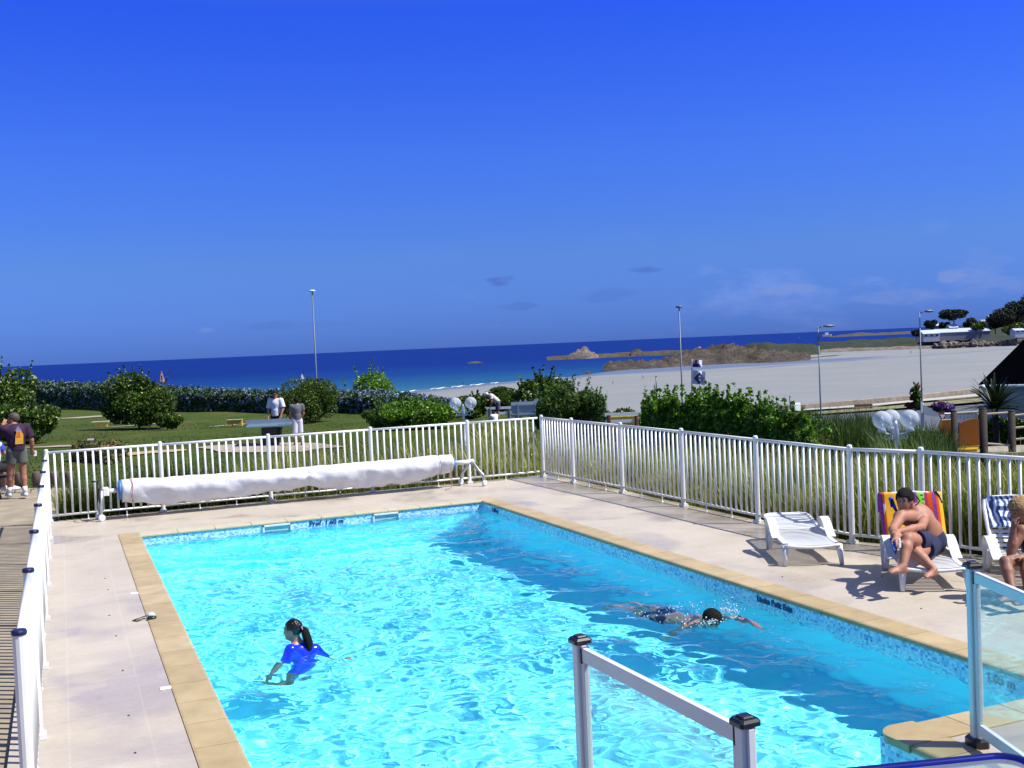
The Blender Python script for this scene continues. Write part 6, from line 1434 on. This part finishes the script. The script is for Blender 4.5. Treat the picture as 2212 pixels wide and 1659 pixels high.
# tilted white direction board, give-way sign, white picket railing
u = 33; pz = lambda px, y: atd(px, y, u)
root = empty('direction_board', pz(1993, 905), 'tilted blank white arrow board on a white post', 'sign')
def plate(name, pts, u_, mat, parent, th=.04): 
    V = [atd(x, y, u_) for x, y in pts]; n = len(V); return mesh_np(name, V+[v+FH*th for v in V], [tuple(range(n)), tuple(range(2*n-1, n-1, -1))]+[(i, n+i, n+(i+1) % n, (i+1) % n) for i in range(n)], mat, parent)
plate('plate', [(1994, 874), (2029, 892), (2023, 901), (1996, 896)], 33, M_BOARD, root); plate('plate', [(1989.5, 867), (1993.5, 867.5), (1994, 892), (1990, 892)], 32.9, M_LAMPW, root); MB().tube([atd(1992, 870, 33.1), atd(1993, 930, 33.1)], .05, 8).build('post', M_LAMPW, root)
M_SRED = plain('sign red', (.28, .02, .03), .5); M_SWHITE = plain('sign white', (.62, .62, .62), .5)
root = empty('give_way_sign', atd(2036, 900, 29), 'inverted red and white triangular give way sign beside the slide', 'sign')
def tri(o, s, u_): return [(o[0]-9*s, o[1]-5.2*s), (o[0]+9*s, o[1]-5.2*s), (o[0], o[1]+9.5*s)]
plate('border', tri((2036, 900), 1, 29), 29, M_SRED, root); plate('face', tri((2036, 899.6), .62, 28.95), 28.95, M_SWHITE, root, .03); MB().tube([atd(2036, 905, 29.1), atd(2036.5, 950, 29.1)], .035, 8).build('post', M_POLE, root)
root = empty('picket_railing', su(2046, 31, -.6), 'white picket railing behind the playground tower', 'railing')
A, B = su(2040, 31, C[2]+(atd(2040, 894, 1.)[2]-C[2])*31), su(2112, 31, C[2]+(atd(2112, 893, 1.)[2]-C[2])*31)
MB().tube([A, B], .03, 6).build('top_rail', M_LAMPW, root); MB().tube([A-[0, 0, .62], B-[0, 0, .62]], .025, 6).build('bottom_rail', M_LAMPW, root)
for k in range(24): q = A+(B-A)*(k+.5)/24; MB().tube([q-[0, 0, .66], q], .014, 5).build('picket', M_LAMPW, root)
# white parked-boat-like tarps beyond the tubs: a row of white garden chairs reads there as pale shapes
# ---- playground tower with slide
M_LOG = plain('log darkened for shade', (.014, .006, .004), .8, var=.35, scale=12, bmp=.6); M_ORG = plain('orange slide plastic', (.30, .095, .006), .4, var=.06, scale=3); M_ROPEB = plain('pale rope rail', (.42, .34, .24), .85)  # log and orange slide colours darkened to stand for shade
M_YELP = plain('yellow plastic', (.45, .28, .015), .4, var=.06)
u = 24; play = empty('playground_tower', su(2075, u, -1.9), 'wooden playground tower with an orange slide behind the right-hand fence', 'playground tower')
def gp(px, y, uu=u): return atd(px, y, uu)
for px, y0, w_ in ((2060, 889, .065), (2123, 884, .085), (2184.5, 889, .08)):
    T = gp(px, y0); m = MB(); m.tube([[T[0], T[1], -2.4], T], w_, 10); m.lathe([(w_, 0), (w_*.8, .03)], T, 10); m.build('post', M_LOG, play, True)
for a, b_ in (((2062, 893), (2122, 889)), ((2125, 895), (2183, 891)), ((2186, 898), (2215, 895)), ((2186, 925), (2215, 922)), ((2186, 950), (2215, 947)), ((2125, 958), (2183, 962))): MB().tube([gp(*a), gp(*b_)], .026, 7).build('rope_rail', M_ROPEB, play)
pn = [(2072, 964), (2117, 961), (2117, 906), (2110, 904), (2100, 905), (2090, 907), (2080, 911), (2075, 914), (2072, 913)]
plate('side_panel', pn, 24.4, M_ORG, play, .05); plate('side_panel', [(2016, 966), (2040, 962), (2062, 960), (2062, 907), (2034, 908), (2028, 925), (2022, 950)], 24.8, M_ORG, play, .05)
m = MB(); m.tube([gp(2034, 907.5, 24.75), gp(2063, 906.5, 24.75)], .018, 6); m.tube([gp(2034, 907.5, 24.75), gp(2016, 966, 24.75)], .018, 6); m.build('slide_lip', M_YELP, play)
V = [gp(2070, 965, 24.2), gp(2118, 962, 24.2), gp(2110, 970, 23.7), gp(2072, 972, 23.7)]; mesh_np('slide_floor', V+[v-np.array([0, 0, .06]) for v in V], [(0, 1, 2, 3), (7, 6, 5, 4), (0, 4, 5, 1), (1, 5, 6, 2), (2, 6, 7, 3), (3, 7, 4, 0)], M_YELP, play)
c = gp(2150, 975, 24.6); MB().box(c, (2.2, 1.4, .08), -YAW).build('platform', M_SLAB, play)
for dz in (.35, .7, 1.05): MB().box(c-[0, 0, dz], (1.9, 1.2, .1), -YAW).build('plank_wall', M_LOG, play)
# hedge and lawn between tower and house
hedge('dark_hedge', (2110, 33), (2290, 29), [906, 906, 905, 905], .8, 'clipped dark hedge in front of the white house', M_L_BUSH, 9000, .10, 44)
# ---- white house with slate roof
M_SLATE = plain('slate roof', (.0012, .0014, .0022), 1., var=.3, scale=1.5, spec=0); M_RENDER = plain('white render', (.30, .31, .32), .85, var=.05, scale=1, bmp=.1)
u = 38; zE = C[2]+(atd(2121, 829, 1.)[2]-C[2])*u; hx = su(2123, u, zE); ey = unit((hx-C)*[1, 1, 0]); ex = unit(np.array([ey[1], -ey[0], 0])-ey*.06); ey = np.array([-ex[1], ex[0], 0]); house = empty('house', hx-[0, 0, 3.2], 'white rendered house with a steep black slate roof at the right edge', 'house')
def hp(a, b, z): return hx+ex*a+ey*b+np.array([0, 0, z])
V = [hp(0, 0, -4.2), hp(20, 0, -4.2), hp(20, 7, -4.2), hp(0, 7, -4.2), hp(0, 0, 0), hp(20, 0, 0), hp(20, 7, 0), hp(0, 7, 0)]; mesh_np('wall', V, [(0, 1, 5, 4), (1, 2, 6, 5), (2, 3, 7, 6), (3, 0, 4, 7), (4, 5, 6, 7)], M_RENDER, house)
e = .12; V = [hp(-e, -e, .0), hp(20+e, -e, .0), hp(20+e, 7+e, .0), hp(-e, 7+e, .0), hp(3.5, 3.5, 3.75), hp(16.5, 3.5, 3.75), hp(-e, -e, -.14), hp(20+e, -e, -.14), hp(20+e, 7+e, -.14), hp(-e, 7+e, -.14)]
rf = mesh_np('roof', V, [(0, 1, 5, 4), (1, 2, 5), (2, 3, 4, 5), (3, 0, 4), (6, 7, 1, 0), (7, 8, 2, 1), (8, 9, 3, 2), (9, 6, 0, 3), (9, 8, 7, 6)], M_SLATE, house)
MB().tube([hp(-e, -e-.03, -.10), hp(20+e, -e-.03, -.10)], .06, 8).build('gutter', M_FRAME, house); MB().tube([hp(.06, -.06, -.2), hp(.06, -.06, -4)], .05, 8).build('downpipe', M_LAMPW, house); MB().ball(hp(.02, -.15, -.12), .10, 10).build('wall_lamp', M_LAMPW, house, True)
# ---- far sheds and houses
M_SHEDW = plain('white painted wall', (.40, .44, .50), .8, var=.08, scale=.3); M_SHEDR = plain('pale metal roof', (.42, .48, .58), .5, var=.06, scale=.2); M_STONE = plain('grey stone gable', (.24, .25, .27), .9, var=.2, scale=.3); M_WIN = plain('dark window', (.02, .025, .03), .2)
def far_house(px0, px1, ye, yr, yb, u, label, wm, rm, dep=10, wins=3, name='far_house', hip=.0, door=False):
    z = lambda px, y: C[2]+(atd(px, y, 1.)[2]-C[2])*u; xm = (px0+px1)/2; A, B = su(px0, u, z(xm, yb)), su(px1, u, z(xm, yb)); L_ = np.linalg.norm((B-A)[:2]); ex = unit((B-A)*[1, 1, 0]); ey = np.array([-ex[1], ex[0], 0]); zb, ze, zr = z(xm, yb), z(xm, ye), z(xm, yr); root = empty(name, A, label, 'building', 'buildings on the far shore')
    q = lambda a, b, zz: np.array([*(A+ex*a+ey*b)[:2], zz]); o = .3
    V = [q(0, 0, zb-3), q(L_, 0, zb-3), q(L_, dep, zb-3), q(0, dep, zb-3), q(0, 0, ze), q(L_, 0, ze), q(L_, dep, ze), q(0, dep, ze), q(0, dep/2, zr-.2), q(L_, dep/2, zr-.2)]
    mesh_np('wall', V, [(0, 1, 5, 4), (1, 2, 6, 9, 5), (2, 3, 7, 6), (3, 0, 4, 8, 7)], wm, root)
    V = [q(-o, -o, ze-.1), q(L_+o, -o, ze-.1), q(L_+o, dep/2, zr), q(-o, dep/2, zr), q(L_+o, dep+o, ze-.1), q(-o, dep+o, ze-.1)]; V += [v-np.array([0, 0, .25]) for v in V]
    mesh_np('roof', V, [(0, 1, 2, 3), (3, 2, 4, 5), (9, 8, 7, 6), (11, 10, 8, 9), (0, 6, 7, 1), (5, 4, 10, 11), (0, 3, 9, 6), (3, 5, 11, 9), (1, 7, 8, 2), (2, 8, 10, 4)], rm, root)
    for k in range(wins):
        a = L_*(k+.5)/wins; MB().box(q(a, -.03, zb+(ze-zb)*.5), (min(1.6, L_/wins*.5), .12, (ze-zb)*.4), math.atan2(ex[1], ex[0])).build('window', M_WIN, root)
    return root
far_house(1995, 2030, 720, 712.5, 729, 790, 'small white shed with a pale roof at the end of the beach', M_SHEDW, M_SHEDR, 14, 3, 'shed')
far_house(2032, 2140, 716, 708.5, 724, 800, 'long low shed with a pale roof beside the white shed', plain('grey-blue shed wall', (.17, .19, .25), .8), M_SHEDR, 26, 0, 'shed')
far_house(2123, 2136, 699, 690, 706, 860, 'pale gable among the trees right of the umbrella pine', M_SHEDW, M_STONE, 8, 1)
far_house(2139, 2151, 690, 679.5, 700, 845, 'tall grey stone gable rising above the long shed', M_STONE, M_STONE, 8, 1)
far_house(2052, 2070, 707, 700, 711, 812, 'white house half hidden under the umbrella pine', M_SHEDW, M_SHEDR, 8, 2)
far_house(2022, 2034, 703, 698.5, 708, 840, 'white house behind the small dark tree', M_SHEDW, M_SHEDR, 8, 2)
far_house(2193, 2215, 713, 709, 719, 730, 'white building at the far right below the wood', M_SHEDW, M_SHEDR, 8, 2)
# boulders along the upper beach
r = np.random.default_rng(97)
for k in range(26):
    px = 2022+k*7.6+r.random()*4; y = np.interp(px, [2020, 2209], [749, 741])-r.random()*2.5; uu = 735+r.random()*18; s = 1.2+1.6*r.random(); P = atd(px, y, uu); m = MB(); m.ball((0, 0, 0), 1, 8)
    V = np.array(m.v)*np.array([s*1.3, s*1.2, s])*(1+.22*r.normal(size=(len(m.v), 1)))+P; side = 'left' if k < 9 else ('middle' if k < 18 else 'right')
    tag(mesh_np('boulder', V, m.f, M_ROCKP), 'brown-pink boulder at the top of the beach below the long shed', 'boulder', 'boulders along the upper beach')
# small boat on the shore scrub, sailing boat
def sailboat(px, u, y0, y1, label, s=1.0):
    P = su(px, u, -12.9); zt = C[2]+(atd(px, y0, 1.)[2]-C[2])*u; h = zt+12.9; root = empty('sailing_boat', P, label, 'sailing boat')
    m = MB(); V = []; 
    for t in np.linspace(-1, 1, 9):
        w = .75*h*.16*(1-abs(t)**2.5)+.03; V += [(t*h*.36, -w, .55), (t*h*.36, 0, -.1), (t*h*.36, w, .55)]
    Fc = [(3*i+k, 3*i+3+k, 3*i+4+k, 3*i+1+k) for i in range(8) for k in (0, 1)]+[(3*i+2, 3*i+5, 3*i+3, 3*i) for i in range(8)]
    m.add(np.array(V)+P, Fc).build('hull', M_LAMPW, root); MB().tube([P, P+[0, 0, h]], .06, 6).build('mast', M_POLE, root)
    MB().prism([(0.1, .9), (h*.30, .9), (h*.16, h*.5), (0.08, h*.97)], P, (RH*.9+FH*.4), (0, 0, 1), .04).build('sail', M_FLAGW, root); MB().prism([(-.1, .9), (-h*.28, .7), (-.05, h*.9)], P, (RH*.9+FH*.4), (0, 0, 1), .04).build('jib', M_FLAGW, root); return root
sailboat(653, 620, 806, 820, 'small boat with a white sail above the ball-shaped shrub')
sailboat(1726, 3000, 733.5, 736, 'tiny white sail far out near the horizon')
m = MB(); P = atd(1786, 726, 900); V = []
for t in np.linspace(-1, 1, 9):
    w = 1.4*(1-abs(t)**2.5)+.1; V += [P+RH*t*4-FH*w+[0, 0, 1.4], P+RH*t*3.6+[0, 0, -.4], P+RH*t*4+FH*w+[0, 0, 1.4]]
m.add(V, [(3*i+k, 3*i+3+k, 3*i+4+k, 3*i+1+k) for i in range(8) for k in (0, 1)]+[(3*i+2, 3*i+5, 3*i+3, 3*i) for i in range(8)]); m.box(P+[0, 0, 2.2], (2.6, 1.6, 1.6), -YAW); tag(m.build('moored_boat', M_LAMPW), 'small white boat moored off the far headland', 'boat')
# ---- triangular warning sign
u = 70; root = empty('warning_sign', atd(631-0, 0, 1)*0+atd(631*1.0-0, 812, u), 'triangular red and white pedestrian warning sign behind the rounded shrub', 'sign') if False else empty('warning_sign', atd(349, 814, 70), 'triangular red and white pedestrian warning sign behind the rounded shrub', 'sign')
rim = [(348.5, 801), (341, 826.5), (357.5, 827.5)]; c_ = np.mean(rim, 0); inn = [tuple(c_+(np.array(p)-c_)*.68) for p in rim]
plate('border', rim, 70, plain('faded red', (.52, .18, .14), .5), root); plate('face', inn, 69.95, plain('faded white', (.62, .60, .58), .5), root, .03)
plate('pedestrian_symbol', [(349.2, 810.5), (350.6, 812), (350.2, 815.5), (351, 819), (350.2, 822.5), (349.4, 819.5), (348.2, 822.5), (347.8, 818.5), (348.2, 815), (347.2, 813.5)], 69.9, M_BLACK, root, .02); MB().tube([atd(350, 826, 70.1), atd(351, 880, 70.1)], .04, 8).build('post', M_POLE, root)
# ---- lawn things
M_WOODY = plain('weathered wood', (.36, .29, .18), .8, var=.2, scale=6); M_OCHRE = plain('ochre painted wood', (.55, .34, .05), .7, var=.15, scale=4)
def gbox(name, px, u, size, mat, label, cat, rz=0., dz=0., group=None):
    P = grd(px, u); m = MB(); m.bbox(P+[0, 0, size[2]/2+dz], size, .02, rz); return tag(m.build(name, mat), label, cat, group)
P = grd(218, 64); root = empty('golf_obstacle', P, 'ochre wooden golf obstacle with a pale top beside the rounded shrub', 'golf obstacle', rz=-.3)
MB().bbox((0, 0, .33), (1.0, .55, .06), .01).build('top_board', M_WOODY, root, world=False)
for s in (-.25, .05, .32): MB().prism([(0, 0), (.16, .02), (.08, .28), (.02, .28)], (s, -.2, 0), (1, 0, 0), (0, 0, 1), .05).build('side_board', M_OCHRE, root, world=False)
P = grd(508, 57); root = empty('golf_obstacle', P, 'ochre wooden golf block with a low arch on the lawn left of the table', 'golf obstacle', rz=-.35)
MB().prism([(-.38, 0), (-.38, .32), (.38, .32), (.38, 0), (.15, 0), (.12, .10), (0, .15), (-.12, .10), (-.15, 0)], (0, 0, 0), (1, 0, 0), (0, 0, 1), .3).build('block', M_OCHRE, root, world=False); MB().bbox((0, 0, .335), (.8, .36, .03), .01).build('top_board', M_WOODY, root, world=False)
P = grd(198, 36); root = empty('golf_number_sign', P, 'blank white square sign on a pale green foot beside the flower bed', 'sign', rz=-.4)
MB().bbox((0, 0, .42), (.24, .03, .22), .01).build('plate', plain('bright white plate', (.85, .85, .85), .5), root, world=False); MB().lathe([(.12, 0), (.07, .2), (.05, .33)], n=10).build('foot', plain('pale green foot', (.25, .38, .22), .7), root, world=False)
m = MB(); P = grd(112, 84); m.lathe([(.18, 0), (.2, .35), (.1, .5)], P, 10); tag(m.build('golf_marker', M_WHITE, None, True), 'small white rounded marker at the far edge of the left lawn', 'marker')
P = grd(247, 35); root = empty('agave', P, 'grey-green agave in the flower bed on the left lawn', 'plant'); r = np.random.default_rng(98); V = []; Q = []
for k in range(26):
    a = r.random()*6.28; el = math.radians(25+55*r.random()); d = np.array([math.cos(a)*math.cos(el), math.sin(a)*math.cos(el), math.sin(el)]); s = unit(np.cross(d, [0, 0, 1])); L_ = .38; n = len(V)
    V += [P-s*.05, P+s*.05, P+d*L_*.5+s*.055, P+d*L_*.5-s*.055, P+d*L_]; Q += [(n, n+1, n+2, n+3), (n+3, n+2, n+4, n+4)]
mesh_np('leaves', V, [q if len(set(q)) == 4 else q[:3] for q in Q], leafmat('agave leaf', [(0, (.10, .18, .11)), (1, (.20, .29, .18))], .1), root)
def patch(name, px, u, w, d, mat, label):
    P = grd(px, u); r = np.random.default_rng(int(px)); pts = [(P[0]+w*math.cos(t)*(1+.15*r.normal()), P[1]+d*math.sin(t)*(1+.15*r.normal())) for t in np.linspace(0, 6.283, 15)[:-1]]; return sheet(name, pts, .035, mat, label, .8)
M_CLAY = plain('dry clay', (.36, .25, .14), .95, var=.2, scale=2)
patch('path', 300, 34, 1.5, .8, M_CLAY, 'tan golf lane beside the flower bed'); patch('path', 190, 86, 2.6, .7, M_SLAB, 'pale golf lane at the far end of the left lawn'); patch('path', 262, 64, 2.2, .6, M_SLAB, 'pale golf lane by the rounded shrub')
patch('path', 150, 42, 1.6, .5, M_SLAB, 'pale lane on the left lawn'); patch('path', 575, 35, 2.2, 2.8, M_SLAB, 'worn slab under the table tennis table'); patch('path', 1130, 40, 1.8, 1.0, M_SLAB, 'pale patch of ground by the bending man'); patch('path', 520, 60, 2, .6, M_SLAB, 'pale golf lane by the ochre block')
hedge('flower_bed', (170, 33), (262, 31), [955, 952, 955], .7, 'rough flower bed of reddish and green plants on the left lawn', leafmat('bed leaf', [(0, (.05, .09, .02)), (.6, (.12, .14, .04)), (1, (.34, .14, .07))], .3), 2600, .07, 45, 'flower bed')
def log_row():
    pts = [(-2.9, 9.9), (-2.55, 9.75), (-2.2, 9.62), (-1.85, 9.5), (-1.5, 9.3), (-1.15, 9.0), (-.85, 8.7)]
    for k, (x, y) in enumerate(pts):
        m = MB(); z = gz(x, y); m.lathe([(.10, 0), (.10, .34), (.085, .37)], (x, y, z-.02), 10); tag(m.build('edging_log', M_BARK, None, True), 'short upright edging log between gravel path and lawn', 'log', 'edging logs along the gravel path')
log_row()
# ---- table tennis table
M_TT = plain('grey-blue table top', (.10, .17, .20), .4, var=.08)
P = grd(586, 36.5); tt = empty('table_tennis_table', P, 'grey outdoor table tennis table with a net on the lawn', 'table', rz=1.35)
MB().bbox((0, 0, .75), (2.5, 1.45, .05), .01).build('table_top', M_TT, tt, world=False)
m = MB(); m.box((0, 0, .845), (.02, 1.6, .14)); m.build('net', M_STEEL, tt, world=False)
for s in (-.85, .85): m = MB(); m.bbox((s, 0, .36), (.08, .5, .72), .02); m.build('leg', M_BLACK, tt, world=False)
# ---- picnic table at the left edge
M_PIC = plain('dark recycled planks', (.035, .035, .042), .6, var=.3, scale=6)
P = np.array([-3.05, 6.9, gz(-3.0, 6.9)]); pt = empty('picnic_table', P, 'dark picnic table with attached benches beside the man in purple', 'picnic table', rz=-.30)
for k in range(5): MB().bbox((0, -.32+.16*k, .74), (2.0, .145, .04), .006).build('plank', M_PIC, pt, world=False)
for s in (-1, 1): MB().bbox((0, s*.72, .43), (2.0, .26, .045), .006).build('bench_seat', M_PIC, pt, world=False)
for x in (-.75, .75):
    MB().box((x, 0, .40), (.05, 1.5, .07)).build('cross_beam', M_BARK, pt, world=False)
    for s in (-1, 1): MB().tube([(x, s*.25, .72), (x, s*.62, 0)], .05, 5).build('leg', M_BARK, pt, world=False)
# ---- deck odds and ends
M_CAP = plain('pale swim cap', (.45, .55, .72), .5)
P = at(325, 1338, .0); root = empty('diving_mask', P, 'small black and pale blue diving mask lying on the deck by the coping', 'mask')
MB().ball(P+[.01, .03, .032], .036, 12, (1.1, .9, .8)).build('lens', M_CAP, root, True)
m = MB(); m.ball(P+[.01, -.03, .022], .040, 12, (1.2, .9, .5)); m.tube([P+[-.05, 0, .02], P+[-.12, -.03, .008], P+[-.16, .02, .006], P+[-.12, .06, .008], P+[-.03, .05, .03]], .006, 6); m.build('strap', M_BLACK, root, True)
for (px, y) in ((300, 1281), (371, 1485)):
    P = at(px, y); m = MB(); m.bbox((P[0], P[1], .004), (.17, .07, .004), .001); o = m.build('deck_marking', plain('white road paint', (.82, .82, .80), .6)); tag(o, 'white paint mark on the deck beside the coping, ' + ('farther from the camera' if y < 1400 else 'nearer to the camera'), 'paint mark')
for px, y in ((385, 1255), (402, 1292), (416, 1337), (430, 1385), (441, 1448), (276, 1372), (289, 1412), (298, 1450), (264, 1520), (1150, 1100), (1195, 1118), (1120, 1095)): pass
for k, (px, y) in enumerate(((227, 1250), (233, 1274), (236, 1330), (251, 1374), (265, 1449), (278, 1546), (292, 1627), (306, 1690), (1700, 1290), (1905, 1245), (1690, 1246), (1990, 1315))):
    P = at(px, y); m = MB(); m.lathe([(.008, 0), (.008, .005), (.003, .007)], P, 8); o = m.build('deck_plug', M_BLACK); tag(o, 'tiny dark plug set in the deck paving', 'plug', 'tiny dark plugs in the deck')
# ---- glass table beside the camera
M_CHROME = plain('blue-tinted chrome', (.05, .06, .32), .12, metal=.9, var=.05); M_TGLASS = mat_glass('table glass', (.78, .92, .90), .12)
tb = empty('glass_table', (.32, -15.1, .9), 'glass table with a dark blue metal rim in the bottom right corner', 'table', rz=0.)
ca, sb = .72, -14.70; a0 = math.atan2(-.07, .27)
ex = np.array([math.cos(a0), math.sin(a0), 0]); ey = np.array([-ex[1], ex[0], 0]); cn = at(2192, 1633, 1.65)
def tp(a, b, z=1.65): q = cn+ex*a+ey*b; return np.array([q[0], q[1], z])
rr = .05; loop_ = []
Lx, Ly = .9, .8
for cxy, t0 in (((-rr, -rr), 0), ((-Lx+rr, -rr), math.pi/2), ((-Lx+rr, -Ly+rr), math.pi), ((-rr, -Ly+rr), 1.5*math.pi)):
    for t in np.linspace(t0, t0+math.pi/2, 7): loop_.append(tp(cxy[0]+rr*math.cos(t), cxy[1]+rr*math.sin(t)))
m = MB(); m.tube(loop_+[loop_[0]], .011, 8, cap=False); m.build('rim', M_CHROME, tb, True)
n = len(loop_); mesh_np('table_top', [p+[0, 0, .002] for p in loop_]+[p-[0, 0, .005] for p in loop_], [tuple(range(n)), tuple(range(2*n-1, n-1, -1))], M_TGLASS, tb)
for a in (-.06, -Lx+.06):
    for b in (-.06, -Ly+.06): MB().tube([tp(a, b, 1.64), tp(a*1.0, b, .9)], .013, 8).build('leg', M_CHROME, tb, True)
for o in RECV: o.cycles.is_caustics_receiver = True
